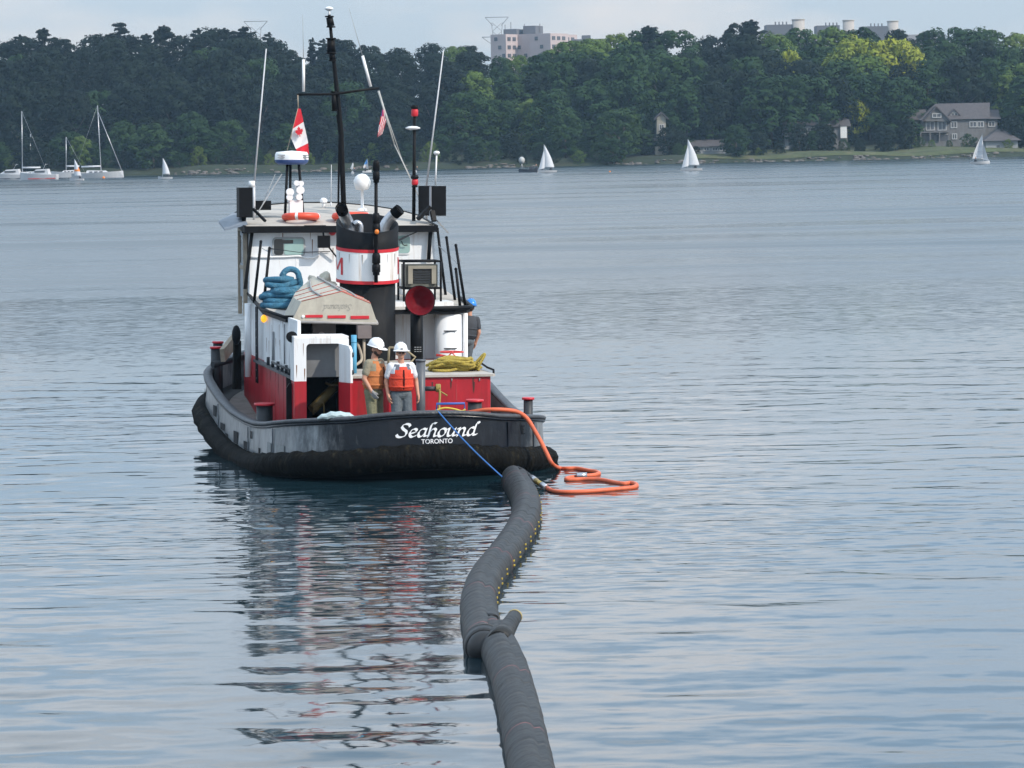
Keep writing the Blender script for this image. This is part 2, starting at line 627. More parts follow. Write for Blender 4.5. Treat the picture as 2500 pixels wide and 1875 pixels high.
# shoreline rocks: pieces of the bank
m_rock = mat('shore rock', (0.125, 0.112, 0.100), 0.9, var=0.35, scale=1.2, bump=0.5, bscale=3)
rock_meshes = []
for k in range(5):
    b = B()
    b.ell((0, 0, 0), 1, 0.8, 0.6, 8, 5)
    rr = random.Random(k)
    b.v = [(x * rr.uniform(0.75, 1.2), y * rr.uniform(0.75, 1.2), z * rr.uniform(0.7, 1.15)) for x, y, z in b.v]
    b.s = [False] * len(b.s)
    o = b.build('rock', m_rock, bank)
    rock_meshes.append(o.data)
    bpy.data.objects.remove(o)
for k in range(230):
    if k < 80:
        x = random.uniform(W(420, 430, SH).x, W(1000, 420, SH).x)
    elif k < 115:
        x = random.uniform(W(1130, 420, SH).x, W(1310, 415, SH).x)
    else:
        x = random.uniform(W(1480, 410, SH).x, W(2480, 390, SH).x)
    o = bpy.data.objects.new('rock', random.choice(rock_meshes))
    COL.objects.link(o)
    o.parent = bank
    d = random.uniform(-0.6, 1.6)
    s = random.uniform(0.25, 0.70)
    o.location = (x, shore_y(x) + d, max(0.05, ground_z(x, shore_y(x) + d)))
    o.scale = (s * 1.3, s, s * random.uniform(0.6, 1.0))
    o.rotation_euler = (0, 0, random.uniform(0, 6.28))

# ------------------------------------------------------------------ trees
L_dark = leafmat('leaves dark', [(0.0038, 0.0099, 0.0049), (0.0059, 0.0149, 0.006), (0.0086, 0.0186, 0.0077)])
L_mid = leafmat('leaves green', [(0.0133, 0.0364, 0.0095), (0.0214, 0.0516, 0.0125), (0.0333, 0.0666, 0.0163)])
L_light = leafmat('leaves light green', [(0.065, 0.1138, 0.021), (0.0921, 0.1463, 0.0256), (0.1192, 0.1626, 0.0301)])
L_gold = leafmat('leaves yellowing', [(0.1346, 0.1925, 0.0242), (0.2173, 0.2567, 0.0259), (0.2898, 0.308, 0.0302)])
L_pine = leafmat('pine needles', [(0.0046, 0.0108, 0.0071), (0.0066, 0.015, 0.009), (0.009, 0.0179, 0.0096)])
m_bark = mat('bark', (0.075, 0.062, 0.05), 0.95, var=0.35, scale=3, stretch=(1, 1, 0.3))

LEAFN = {}
def leaves(blobs, per, size, seed, flat=0.0, up=0.25):
    r = np.random.default_rng(seed)
    V, Q, NN = [], [], []
    for (c, rx, ry, rz) in blobs:
        n = per
        d = r.normal(size=(n, 3))
        d /= np.linalg.norm(d, axis=1)[:, None]
        d[:, 2] = np.where(d[:, 2] < -0.35, -d[:, 2], d[:, 2])
        rr = r.uniform(0.55, 1.12, n) ** 0.6
        p = np.array(c) + d * np.array([rx, ry, rz]) * rr[:, None]
        nrm = d + r.normal(size=(n, 3)) * 0.32 + np.array([0, 0, up])
        nrm /= np.linalg.norm(nrm, axis=1)[:, None]
        t = np.cross(nrm, r.normal(size=(n, 3)))
        t /= np.linalg.norm(t, axis=1)[:, None]
        bt = np.cross(nrm, t)
        s = size * r.uniform(0.55, 1.35, n)[:, None]
        q = np.stack([p - t * s - bt * s * .7, p + t * s * 1.1 - bt * s * .5, p + t * s * .8 + bt * s * .8, p - t * s * .9 + bt * s * .6], 1)
        o = len(V) * 0
        V.append(q.reshape(-1, 3))
        nn = d * 0.85 + nrm * 0.25 + np.array([0, 0, 0.12])
        nn /= np.linalg.norm(nn, axis=1)[:, None]
        NN.append(np.repeat(nn, 4, axis=0))
    V = np.concatenate(V)
    LEAFN[len(V), round(float(V[0, 0]), 6)] = np.concatenate(NN)
    Q = np.arange(len(V)).reshape(-1, 4)
    return V, Q
def mesh_np(name, V, Q, m):
    me = bpy.data.meshes.new(name)
    me.from_pydata(V.tolist(), [], Q.tolist())
    me.materials.append(m)
    me.polygons.foreach_set('use_smooth', np.ones(len(Q), bool))
    me.update()
    me.normals_split_custom_set_from_vertices(LEAFN[len(V), round(float(V[0, 0]), 6)].tolist())     # clump normals: soft light and dark masses
    return me
def broad_tree(seed, wide=0.36, base=0.22):
    r = random.Random(seed)
    blobs = []
    N = 46
    for k in range(N):
        z = base + (0.97 - base) * (k + r.random()) / N
        t = (z - base) / (1 - base)
        env = wide * max(0.05, math.sin(math.pi * min(1, 0.16 + 0.80 * t))) ** 0.55 * (1.0 if t < .75 else 1 - .35 * (t - .75) / .25)
        a = k * 2.399 + r.uniform(-.5, .5)
        q = env * (0.25 + 0.62 * math.sqrt(r.random()))
        br = r.uniform(0.060, 0.115) * (0.75 + 0.4 * wide / 0.36)
        blobs.append(((math.cos(a) * q, math.sin(a) * q, z - br * .6), br * r.uniform(.85, 1.2), br * r.uniform(.85, 1.2), br * r.uniform(.75, 1.1)))
    V, Q = leaves(blobs, 120, 0.0155, seed)
    b = B()
    b.cyl((0, 0, -0.12), (0.01, 0, 0.45), 0.022, 0.012, 7)
    for k in range(6):
        c = blobs[8 + k * 5][0]
        z0 = 0.15 + 0.05 * k
        b.cyl((0.003, 0, z0), c, 0.009, 0.003, 5)
    return V, Q, b
def pine_tree(seed, lean=0.0):
    """old windswept pine: ragged up-curved boughs, open toward the top"""
    r = random.Random(seed)
    blobs = []
    b = B()
    b.cyl((0, 0, -0.12), (lean * 0.6, 0, 0.985), 0.016, 0.003, 7)
    z = 0.22
    while z < 0.97:
        t = (z - 0.22) / 0.75
        R = 0.19 * (1 - t) ** 0.8 + 0.030
        for k in range(r.choice([1, 2, 2, 3])):
            a = r.uniform(0, 6.28)
            L = R * r.uniform(0.45, 1.35) * (1.25 if math.cos(a) > 0 else 0.8)
            ux, uy = math.cos(a), math.sin(a)
            rise = r.uniform(0.15, 0.55)
            end = (lean * 0.6 * z + ux * L, uy * L, z + L * rise)
            b.cyl((lean * 0.6 * z, 0, z), end, 0.0045, 0.0015, 4)
            for j in range(4):
                f = 0.25 + 0.25 * j + r.uniform(-.08, .08)
                s_ = (0.016 + 0.020 * r.random()) * (1.35 - 0.5 * f) * (1 + 0.8 * (1 - t))
                blobs.append(((lean * 0.6 * z + ux * L * f, uy * L * f, z + L * rise * f * f + s_ * .3), s_ * r.uniform(1, 1.6), s_ * r.uniform(.9, 1.3), s_ * r.uniform(.45, .85)))
        z += r.uniform(0.016, 0.050)
    blobs.append(((lean * 0.6, 0, 0.965), 0.012, 0.012, 0.035))
    V, Q = leaves(blobs, 34, 0.0115, seed, up=0.5)
    return V, Q, b
PROTO = {}
def proto(kind, k, V, Q, b, lm):
    cme = mesh_np('crown', V, Q, lm)
    tro = b.build('trunk', m_bark)
    PROTO.setdefault(kind, []).append((cme, tro.data))
    bpy.data.objects.remove(tro)
for k in range(4):
    proto('dark', k, *broad_tree(10 + k, 0.30 + 0.03 * k, 0.10), L_dark)
for k in range(4):
    proto('mid', k, *broad_tree(20 + k, 0.34 + 0.03 * k, 0.14), L_mid)
for k in range(3):
    proto('light', k, *broad_tree(30 + k, 0.36 + 0.03 * k, 0.16), L_light)
for k in range(2):
    proto('gold', k, *broad_tree(40 + k, 0.44, 0.30), L_gold)
for k in range(5):
    proto('pine', k, *pine_tree(50 + k, [0.0, 0.10, 0.06, -0.05, 0.14][k]), L_pine)
for k in range(3):
    proto('bush', k, *broad_tree(60 + k, 0.62, -0.12), [L_mid, L_dark, L_light][k])
TREE_NAME = {'dark': 'broadleaf_tree', 'mid': 'broadleaf_tree', 'light': 'broadleaf_tree', 'gold': 'broadleaf_tree', 'pine': 'pine_tree', 'bush': 'shrub'}
def tree(kind, pos, h, label, group=None, wide=1.0, k=None):
    ps = PROTO[kind]
    cme, tme = ps[random.randrange(len(ps)) if k is None else k]
    rz = random.uniform(-0.5, 0.5) if kind == 'pine' else random.uniform(0, 6.28)
    r = empty(TREE_NAME[kind], WF(pos, rz) @ Matrix.Diagonal((h * wide, h * wide, h, 1)))
    tag(r, label, 'shrub' if kind == 'bush' else 'tree', group)
    c = link('crown', cme, r)
    t = link('trunk', tme, r)
    return r
SKY = [(-300, 105), (0, 112), (25, 102), (60, 104), (95, 80), (130, 98), (180, 100), (245, 88), (290, 72), (330, 90), (395, 78), (440, 82), (480, 86), (540, 74), (600, 76), (640, 90), (700, 104),
       (770, 98), (830, 100), (890, 106), (960, 114), (1040, 114), (1090, 104), (1140, 108), (1185, 134), (1300, 138), (1370, 104), (1420, 98), (1480, 90), (1560, 68), (1620, 78), (1700, 78), (1745, 90),
       (1820, 60), (1860, 84), (1900, 80), (1950, 72), (2040, 70), (2100, 76), (2180, 72), (2260, 74), (2300, 80), (2330, 72), (2400, 74), (2460, 79), (2520, 82), (2800, 90)]
def skyline(px):
    return float(np.interp(px, [p for p, _ in SKY], [q for _, q in SKY]))
PXW = lambda x, y: 1250 + (x / y) * F       # rough column of a far point
def clear_of_houses(px, row):
    zones = [(1595, 1632), (1700, 1775), (1925, 1945), (2050, 2075), (2205, 2500)] if row == 0 else ([(1590, 1632), (2225, 2445)] if row == 1 else [])
    return all(not (a < px < b) for a, b in zones)
G_D = 'dark trees of the far wooded bank'
ROWS = [(8, 0), (22, 1), (38, 2), (56, 3), (78, 4)]
for d, row in ROWS:
    px = -480 + random.uniform(0, 40)
    while px < 2950:
        y = SH + d + random.uniform(-5, 5)
        p = W(px, 400, y)
        x = p.x
        gz = ground_z(x, y)
        right = px > 1150
        step = random.uniform(52, 92)
        top_px = skyline(px) + random.uniform(0, 9)
        full = W(px, top_px, y).z - gz
        frac = [0.44, 0.64, 0.80, 0.92, 1.0][row] * random.uniform(0.9, 1.06)
        if row == 4:
            frac = 1.09
        h = full * frac
        if row == 0:
            h = random.uniform(5.5, 11) if not right else random.uniform(3.0, 7.0)
            step = random.uniform(42, 90)
        if clear_of_houses(px, row):
            u = random.random()
            if not right:
                kind = 'pine' if (row >= 3 and u < 0.25) or (row == 2 and u < 0.12) else ('mid' if u > 0.90 else 'dark')
            else:
                kind = 'light' if u < 0.10 + 0.10 * (row >= 3) else ('dark' if u < 0.5 else 'mid')
            if row == 0:
                kind = 'mid' if u < (0.5 if right else 0.25) else 'dark'
            lab = {'pine': 'dark windswept pine rising from the far wooded bank', 'dark': 'dark green broadleaf tree of the far wooded bank',
                   'mid': 'mid green broadleaf tree of the far wooded bank', 'light': 'light green broadleaf tree of the far wooded bank'}[kind]
            grp = {'pine': 'windswept pines of the far bank', 'dark': 'dark broadleaf trees of the far bank', 'mid': 'mid green broadleaf trees of the far bank',
                   'light': 'light green broadleaf trees of the far bank'}[kind]
            tree(kind, (x, y, gz - 0.3), h, lab, grp, wide=random.uniform(1.05, 1.45) * (12.0 / max(h, 8)) ** 0.25 * (0.8 if kind == 'pine' else 1.0))
        px += step
# pines that break the skyline at the left and one at the right
for px, top, k in [(30, 84, 4), (95, 68, 1), (160, 96, 0), (262, 82, 2), (292, 56, 0), (345, 82, 1), (392, 62, 2), (465, 68, 4), (500, 82, 0), (535, 68, 1), (570, 76, 0), (600, 64, 3), (640, 78, 4), (775, 94, 4), (805, 92, 1), (838, 98, 0)]:
    y = SH + 74
    p = W(px, top, y)
    gz = ground_z(p.x, y)
    tree('pine', (p.x, y, gz), p.z - gz, 'dark windswept pine standing above the treeline over the moored yachts' if px < 400 else 'dark windswept pine standing above the treeline behind the tug mast',
         'skyline pines over the yachts' if px < 400 else 'skyline pines behind the mast', wide=1.25, k=k)
for px, top, lab in [(1818, 48, 'tall bluish conifer rising highest above the treeline left of the long low blocks'), (1567, 62, 'small pointed conifer on the treeline between pink apartment block and tallest conifer')]:
    y = SH + 66
    p = W(px, top, y)
    gz = ground_z(p.x, y)
    tree('pine', (p.x, y, gz), p.z - gz, lab, wide=1.35, k=1)
def named_tree(kind, px, top, d, lab, wide=1.0, k=None, grp=None):
    y = SH + d
    p = W(px, top, y)
    gz = ground_z(p.x, y)
    return tree(kind, (p.x, y, gz - 0.2), p.z - gz + 0.2, lab, grp, wide, k)
named_tree('gold', 2085, 88, 44, 'larger yellowing tree below the rooftop towers at the upper right', 1.0, 0)
named_tree('gold', 2175, 90, 44, 'yellowing tree at the right end of the rooftop towers', 0.9, 1)
named_tree('gold', 1925, 118, 46, 'smaller yellow-green tree left of the yellowing trees', 0.5, 1)
named_tree('light', 2010, 165, 40, 'light green tree under the larger yellowing tree', 0.8)
named_tree('gold', 2090, 235, 24, 'low yellowish tree left of the big stone house', 0.75, 1)
named_tree('light', 1110, 110, 70, 'pale green rounded tree crown left of the pink apartment block', 0.9)
named_tree('light', 1440, 104, 68, 'pale green rounded tree right of the pink apartment block', 1.0)
named_tree('light', 1540, 96, 64, 'pale green tree under the small pointed conifer', 0.9)
named_tree('mid', 470, 272, 9, 'broad rounded green tree at the shore left of the tug', 1.35, 1)
named_tree('light', 195, 330, 7, 'fresh green shrubby tree behind the white moored sloop', 1.1)
named_tree('mid', 1510, 262, 8, 'rounded dark green tree at the shore left of the cream tower', 1.15, 3)
named_tree('mid', 1380, 270, 10, 'rounded green tree behind the white dinghy and launch', 1.2, 0)
for px, top, lab in [(1950, 300, 'leafy tree in front of the left end of the balcony house'), (1985, 318, 'small tree before the middle of the balcony house'), (2022, 306, 'leafy tree before the right half of the balcony house'),
                     (1660, 318, 'dark bushy tree right of the cream tower'), (1575, 322, 'dark bushy tree left of the cream tower'), (1790, 312, 'dark tree right of the low bungalow'), (2210, 290, 'dark tree at the left end of the big stone house'), (2470, 280, 'dark tree behind the boathouse')]:
    named_tree('mid' if px in (1985, 1790) else 'dark', px, top, 10.5, lab, 1.0)
named_tree('light', 1268, 132, 66, 'pale green treetop in front of the pink apartment block', 0.9)
named_tree('mid', 1330, 126, 68, 'green treetop at the right foot of the pink apartment block', 0.9)
for px, k_ in [(2222, 3.2), (2246, 2.4), (2275, 1.6), (2318, 1.5), (2362, 3.0), (2382, 2.2), (2402, 1.6), (2060, 2.6), (1962, 2.2), (1700, 1.8), (1640, 2.4)]:
    y = SH + 13
    p = W(px, 380, y)
    tree('bush', (p.x, y, ground_z(p.x, y)), k_, 'garden shrub in front of the far shore houses', 'garden shrubs before the houses', wide=1.0)
# shrubs along the water
for px in list(range(-250, 1460, 46)) + [1655, 1680, 1800, 1840, 1900, 2110, 2150, 2470, 2560, 2620]:
    px += random.uniform(-14, 14)
    y = SH + random.uniform(3.5, 7)
    p = W(px, 400, y)
    gz = ground_z(p.x, y)
    tree('bush', (p.x, y, gz), random.uniform(2.2, 4.4) if px < 1500 else random.uniform(1.4, 2.6), 'low shrub at the water edge of the far bank', 'shrubs along the far shore', wide=random.uniform(0.8, 1.3))

# ------------------------------------------------------------------ far buildings
m_pink = mat('pinkish concrete', (0.46, 0.38, 0.37), 0.9, var=0.08, scale=0.2)
m_conc = mat('grey concrete', (0.28, 0.275, 0.29), 0.9, var=0.08, scale=0.2)
m_dgrey = mat('dark plant room cladding', (0.12, 0.125, 0.14), 0.8)
m_win = mat('far window glass', (0.09, 0.095, 0.105), 0.25, var=0.2, scale=1)
m_white = mat('white render', (0.72, 0.71, 0.69), 0.8, var=0.06, scale=0.6)
m_trimw = mat('white trim', (0.44, 0.44, 0.43), 0.6, var=0.05)
def block(px0, px1, py_top, y, depth, rz, zb, m, parent, name, off):
    p0, p1 = W(px0, py_top, y), W(px1, py_top, y)
    c = (p0 + p1) / 2
    ww = (p1 - p0).length
    b = B()
    b.box(-ww / 2, ww / 2, 0, depth, zb - c.z, 0)
    R = Matrix.Rotation(rz, 3, 'Z')
    b.v = [tuple(R @ Vector(v) + c) for v in b.v]
    return b.build(name, m, parent, off=off), c, ww, R
# apartment tower
ay = 1150.0
ao = W(1280, 130, ay)
apt = empty('apartment_block', WF((ao.x, ao.y, 14)))
ofs = (ao.x, ao.y, 14)
tag(apt, 'pinkish grey apartment block rising above the trees', 'building')
for (a, b_, top, yy, dp) in [(1194, 1238, 84, ay, 12), (1226, 1300, 84, ay + 5, 14), (1288, 1348, 82, ay - 2, 12), (1340, 1368, 84, ay + 4, 12)]:
    wl, c, ww, R = block(a, b_, top, yy, dp, rad(-32), 14, m_pink, apt, 'wall', ofs)
    bb = B()
    for fl in range(7):
        for i in range(3):
            x0 = ww / 2 + 0.02
            bb2 = [(x0, 1.0 + i * 3.4, -1.0 - fl * 2.9), (x0, 3.0 + i * 3.4, -1.0 - fl * 2.9), (x0, 3.0 + i * 3.4, -2.3 - fl * 2.9), (x0, 1.0 + i * 3.4, -2.3 - fl * 2.9)]
            wb = B()
            wb.prism([R @ Vector(v) + c for v in bb2], R @ Vector((0.15, 0, 0)))
            wb.build('window', m_win, wl, off=ofs)
            if i == 1 and fl < 5:
                wb = B()
                wx = -ww / 2 + ww * (0.25 + 0.25 * (fl % 3))
                wb.prism([R @ Vector((wx + u, -0.02, -1.0 - fl * 2.9 - v)) + c for u, v in ((0, 0), (1.3, 0), (1.3, 1.3), (0, 1.3))], R @ Vector((0, -0.12, 0)))
                wb.build('window', m_win, wl, off=ofs)
for (a, b_, top, bot) in [(1228, 1262, 71, 84), (1276, 1308, 63, 84)]:
    wl, c, ww, R = block(a, b_, top, ay + 8, 8, rad(-20), W(a, bot + 4, ay + 8).z, m_dgrey, apt, 'plant_room', ofs)
ab = B()
for px, t in ((1233, 60), (1247, 54), (1318, 58), (1280, 58)):
    p = W(px, t, ay + 10)
    ab.cyl((p.x, p.y, p.z), (p.x, p.y, p.z - 4.0), 0.12, n=5)
ab.build('aerial', m_dgrey, apt, off=ofs)
# low dark block
by_ = 1130.0
bo = W(1450, 110, by_)
lb = empty('low_block', WF((bo.x, bo.y, 14)))
tag(lb, 'low dark grey block peeking over the trees right of the pink apartment block', 'building')
of2 = (bo.x, bo.y, 14)
block(1400, 1490, 95, by_, 10, 0, 14, m_dgrey, lb, 'wall', of2)
block(1421, 1442, 86, by_ + 2, 8, 0, W(1419, 97, by_).z, m_dgrey, lb, 'plant_room', of2)
# three long blocks with round-cornered stair towers
for i, (a, b_, top, ta, tb, tt, lab) in enumerate([(1871, 1935, 60, 1934, 1965, 49, 'leftmost of the three rooftop blocks above the right trees, beside the tall conifer'),
                                                   (1994, 2050, 62, 2058, 2086, 51, 'middle of the three rooftop blocks above the right trees'),
                                                   (2104, 2166, 64, 2167, 2194, 53, 'rightmost of the three rooftop blocks, above the yellowing tree')]):
    yy = 1090.0 + 12 * i
    o_ = W((a + tb) / 2, 80, yy)
    of3 = (o_.x, o_.y, 14)
    rb = empty('rooftop_block', WF(of3))
    tag(rb, lab, 'building', 'long blocks on the skyline')
    block(a, b_, top, yy, 10, 0, 14, m_dgrey, rb, 'plant_room', of3)
    block(a - 18, tb + 4, top + 33, yy - 1.5, 14, rad(-3), 14, m_conc, rb, 'wall', of3)
    p0, p1 = W(ta, tt, yy), W(tb, tt, yy)
    c = (p0 + p1) / 2
    tw = B()
    tw.cyl((c.x, c.y + 1.0, 14), (c.x, c.y + 1.0, c.z), (p1 - p0).length / 2, n=18)
    tw.cyl((c.x, c.y + 1.0, c.z), (c.x, c.y + 1.0, c.z + 0.35), (p1 - p0).length / 2 + 0.15, n=18)
    tw.build('stair_tower', mat('pale render', (0.40, 0.37, 0.34), 0.9, var=0.06, scale=0.3), rb, off=of3)
    vb = B()
    for k in range(4):
        q = W(a + 22 + k * 9, top - 7, yy + 3)
        vb.cyl((q.x, q.y, q.z), (q.x, q.y, q.z - 2.2), 0.25, n=6)
    vb.build('vent_pipe', m_dgrey, rb, off=of3)
yy = 1120.0
o_ = W(2240, 90, yy)
gb = empty('low_block', WF((o_.x, o_.y, 14)))
tag(gb, 'long pale grey flat roof strip right of the rooftop towers', 'building')
block(2196, 2305, 84, yy, 10, 0, 14, m_conc, gb, 'wall', (o_.x, o_.y, 14))
# lattice pylons
m_steel = mat('galvanised lattice', (0.30, 0.31, 0.33), 0.6, metal=0.3)
for px, t, base, lab in [(624, 52, 200, 'faint lattice pylon with a wide crossarm above the trees behind the tug mast'), (1213, 42, 200, 'faint lattice pylon beside the pink apartment block')]:
    yy = 1180.0
    c = W(px, t, yy)
    k = yy / F
    pb = empty('lattice_pylon', WF((c.x, c.y, 14)))
    tag(pb, lab, 'pylon')
    b = B()
    for s in (-1, 1):
        b.cyl((c.x + s * 2.0, c.y, c.z - 2), (c.x + s * 1.2, c.y, c.z - 9), 0.13, n=4)
        b.cyl((c.x + s * 1.2, c.y, c.z - 9), (c.x + s * 4.0, c.y, 13.5), 0.13, n=4)
        for j in range(6):
            z0, z1 = c.z - 2 - j * 3, c.z - 5 - j * 3
            b.cyl((c.x + s * 1.7, c.y, z0), (c.x - s * 1.7, c.y, z1), 0.09, n=4)
    b.build('tower', m_steel, pb, off=(c.x, c.y, 14))
    for j, hw in ((0, 4.2), (7, 5.5)):
        b = B()
        b.cyl((c.x - hw, c.y, c.z - j), (c.x + hw, c.y, c.z - j), 0.13, n=4)
        for s in (-1, 1):
            b.cyl((c.x + s * hw, c.y, c.z - j), (c.x + s * 1.5, c.y, c.z - j - 3), 0.11, n=4)
        b.build('crossarm', m_steel, pb, off=(c.x, c.y, 14))

# ------------------------------------------------------------------ houses on the far shore
m_roof = mat('weathered shingle roof', (0.080, 0.072, 0.074), 0.9, var=0.2, scale=1.5)
m_stone = mat('grey stone wall', (0.155, 0.15, 0.148), 0.9, var=0.2, scale=1.2, stain=(0.11, 0.10, 0.09), stain_amt=0.4)
m_tan = mat('tan brick', (0.42, 0.31, 0.22), 0.9, var=0.15, scale=1.5)
m_cream = mat('cream stone', (0.32, 0.295, 0.24), 0.9, var=0.12, scale=1.0)
m_pale = mat('pale grey siding', (0.28, 0.29, 0.30), 0.8, var=0.08, scale=1.0)
def Wc(px, py, y):
    p = W(px, py, y)
    return Vector((p.x, y, p.z))
class House:
    def __init__(s, name, label, px, py, y, cat='house'):
        c = Wc(px, py, y)
        s.off = (c.x, y, c.z)
        s.root = empty(name, WF(s.off))
        tag(s.root, label, cat)
        s.y = y
    def wall(s, a, b_, t, bo, dy=0, depth=7, m=None, name='wall'):
        y = s.y + dy
        p, q = Wc(a, bo, y), Wc(b_, t, y)
        b = B()
        b.box(p.x, q.x, y, y + depth, p.z - 1.0, q.z)
        return b.build(name, m or m_stone, s.root, off=s.off)
    def gable_x(s, a, b_, ridge, eave, dy=0, depth=8, over=0.5, m=None, ra=None, rb_=None):
        """roof with its ridge running across the picture"""
        y = s.y + dy
        e0, e1 = Wc(a, eave, y), Wc(b_, eave, y)
        r0, r1 = Wc(ra or a, ridge, y + depth / 2), Wc(rb_ or b_, ridge, y + depth / 2)
        z = (e0.z + e1.z) / 2
        rz = (r0.z + r1.z) / 2
        v = [(e0.x - over, y - over, z), (e1.x + over, y - over, z), (e1.x + over, y + depth + over, z), (e0.x - over, y + depth + over, z), (r0.x, y + depth / 2, rz), (r1.x, y + depth / 2, rz)]
        b = B()
        b.add(v, [(0, 1, 5, 4), (2, 3, 4, 5), (3, 0, 4), (1, 2, 5), (0, 3, 2, 1)])
        return b.build('roof', m or m_roof, s.root, off=s.off)
    def gable_y(s, a, b_, ridge, eave, dy=0, depth=6, m=None, face=None):
        """gable facing the lake: triangular wall and a roof running back"""
        y = s.y + dy
        e0, e1 = Wc(a, eave, y), Wc(b_, eave, y)
        r = Wc((a + b_) / 2, ridge, y)
        b = B()
        o = 0.4
        v = [(e0.x - o, y - o, e0.z - .2), (r.x, y - o, r.z + .2), (e1.x + o, y - o, e1.z - .2), (e0.x - o, y + depth, e0.z - .2), (r.x, y + depth, r.z + .2), (e1.x + o, y + depth, e1.z - .2)]
        w_ = [(x, yy, zz - 0.35) for x, yy, zz in v]
        b.add(v + w_, [(0, 1, 4, 3), (1, 2, 5, 4), (6, 9, 10, 7), (7, 10, 11, 8), (0, 6, 7, 1), (1, 7, 8, 2), (0, 3, 9, 6), (2, 8, 11, 5)])
        ro = b.build('roof', m or m_roof, s.root, off=s.off)
        b = B()
        b.prism([(e0.x, y, e0.z - .3), (e1.x, y, e1.z - .3), (r.x, y, r.z - .2)], (0, depth * 0.8, 0))
        b.build('gable_wall', face or m_stone, s.root, off=s.off)
        return ro
    def window(s, a, b_, t, bo, dy=0, frame=True, m=None):
        y = s.y + dy
        p, q = Wc(a, bo, y), Wc(b_, t, y)
        b = B()
        if frame:
            f = 0.16
            b.box(p.x - f, q.x + f, y - .12, y + .05, q.z, q.z + f)
            b.box(p.x - f, q.x + f, y - .16, y + .05, p.z - f, p.z)
            b.box(p.x - f, p.x, y - .12, y + .05, p.z, q.z)
            b.box(q.x, q.x + f, y - .12, y + .05, p.z, q.z)
            b.box((p.x + q.x) / 2 - .06, (p.x + q.x) / 2 + .06, y - .10, y + .05, p.z, q.z)
            w_ = b.build('window', m_trimw, s.root, off=s.off)
        else:
            b.box(p.x - .05, q.x + .05, y - .04, y + .05, q.z, q.z + .1)
            w_ = b.build('window', m_trimw, s.root, off=s.off)
        b = B()
        b.box(p.x, q.x, y - .05, y + .04, p.z, q.z)
        b.build('pane', m or m_win, w_, off=s.off)
    def chimney(s, a, b_, t, bo, dy=3, m=None):
        y = s.y + dy
        p, q = Wc(a, bo, y), Wc(b_, t, y)
        b = B()
        b.box(p.x, q.x, y, y + 1.0, p.z, q.z)
        b.box(p.x - .12, q.x + .12, y - .12, y + 1.12, q.z - .5, q.z - .3)
        b.build('chimney', m or m_tan, s.root, off=s.off)
c6 = lambda u, v: (2130 + u / 4.149, 30 + v / 4.149)
X6 = lambda u: 2130 + u / 4.149
Y6 = lambda v: 30 + v / 4.149
h = House('stone_house', 'big grey stone house with steep shingled roof behind the lawn', 2340, 350, SH + 20)
h.wall(X6(495), X6(1150), Y6(1085), Y6(1335))
h.wall(X6(1140), X6(1265), Y6(1085), Y6(1310), dy=1.0, depth=6)
h.wall(X6(380), X6(500), Y6(1090), Y6(1320), dy=2.0, depth=5)
h.wall(X6(398), X6(452), Y6(1175), Y6(1330), dy=1.2, depth=1.5, m=m_tan, name='brick_bay')
h.gable_x(X6(495), X6(1160), Y6(920), Y6(1085), depth=8, ra=X6(640), rb_=X6(1190))
h.gable_x(X6(1150), X6(1275), Y6(985), Y6(1080), dy=0.8, depth=6.5)
h.gable_x(X6(360), X6(520), Y6(985), Y6(1090), dy=2, depth=5, ra=X6(470), rb_=X6(540))
h.gable_y(X6(520), X6(780), Y6(962), Y6(1090), dy=-0.9, depth=5)
h.gable_y(X6(785), X6(872), Y6(985), Y6(1030), dy=0.8, depth=2.5, face=m_trimw)
h.window(X6(800), X6(858), Y6(1022), Y6(1052), dy=0.75, frame=True)
for a, b_, t, bo in [(612, 690, 1030, 1062)]:
    h.window(X6(a), X6(b_), Y6(t), Y6(bo), dy=-0.95)
for a, b_, t, bo in [(548, 622, 1112, 1190), (668, 742, 1108, 1190), (800, 850, 1112, 1165), (990, 1048, 1112, 1158), (1070, 1120, 1112, 1158), (812, 850, 1235, 1280)]:
    h.window(X6(a), X6(b_), Y6(t), Y6(bo))
for a, b_ in [(508, 620), (650, 762)]:
    h.window(X6(a), X6(b_), Y6(1238), Y6(1305), frame=False)
h.window(X6(1180), X6(1235), Y6(1112), Y6(1152), dy=1.0)
h.window(X6(415), X6(470), Y6(1120), Y6(1165), dy=2.0)
b = B()
p, q = Wc(X6(490), Y6(1222), h.y - 1.6), Wc(X6(775), Y6(1205), h.y - 1.6)
b.box(p.x, q.x, h.y - 1.6, h.y, p.z, q.z)
for k in range(4):
    xx = p.x + (q.x - p.x) * k / 3
    b.box(xx - .12, xx + .12, h.y - 1.6, h.y - 1.36, p.z - 3.2, p.z)
b.build('balcony', m_stone, h.root, off=h.off)
b = B()
p, q = Wc(X6(485), Y6(1372), h.y - 4), Wc(X6(1055), Y6(1318), h.y - 4)
b.box(p.x, q.x, h.y - 4, h.y - 3.4, p.z - 0.8, q.z)
tag(b.build('retaining_wall', m_stone, frame=WF((p.x, h.y - 4, p.z)), off=(p.x, h.y - 4, p.z)), 'grey stone retaining wall on the lawn below the big house', 'wall')
bh = House('boathouse', 'pale boathouse with pyramid roof right of the white two-sail dinghy', 2440, 370, SH + 7, 'boathouse')
bh.wall(X6(1150), X6(1472), Y6(1300), Y6(1412), depth=7, m=m_pale)
bh.gable_x(X6(1150), X6(1472), Y6(1185), Y6(1300), depth=7, over=0.7, ra=X6(1270), rb_=X6(1320))
bh.window(X6(1258), X6(1288), Y6(1345), Y6(1395), frame=False)
X4 = lambda u: 1450 + u / 3.857
Y4 = lambda v: 30 + v / 3.857
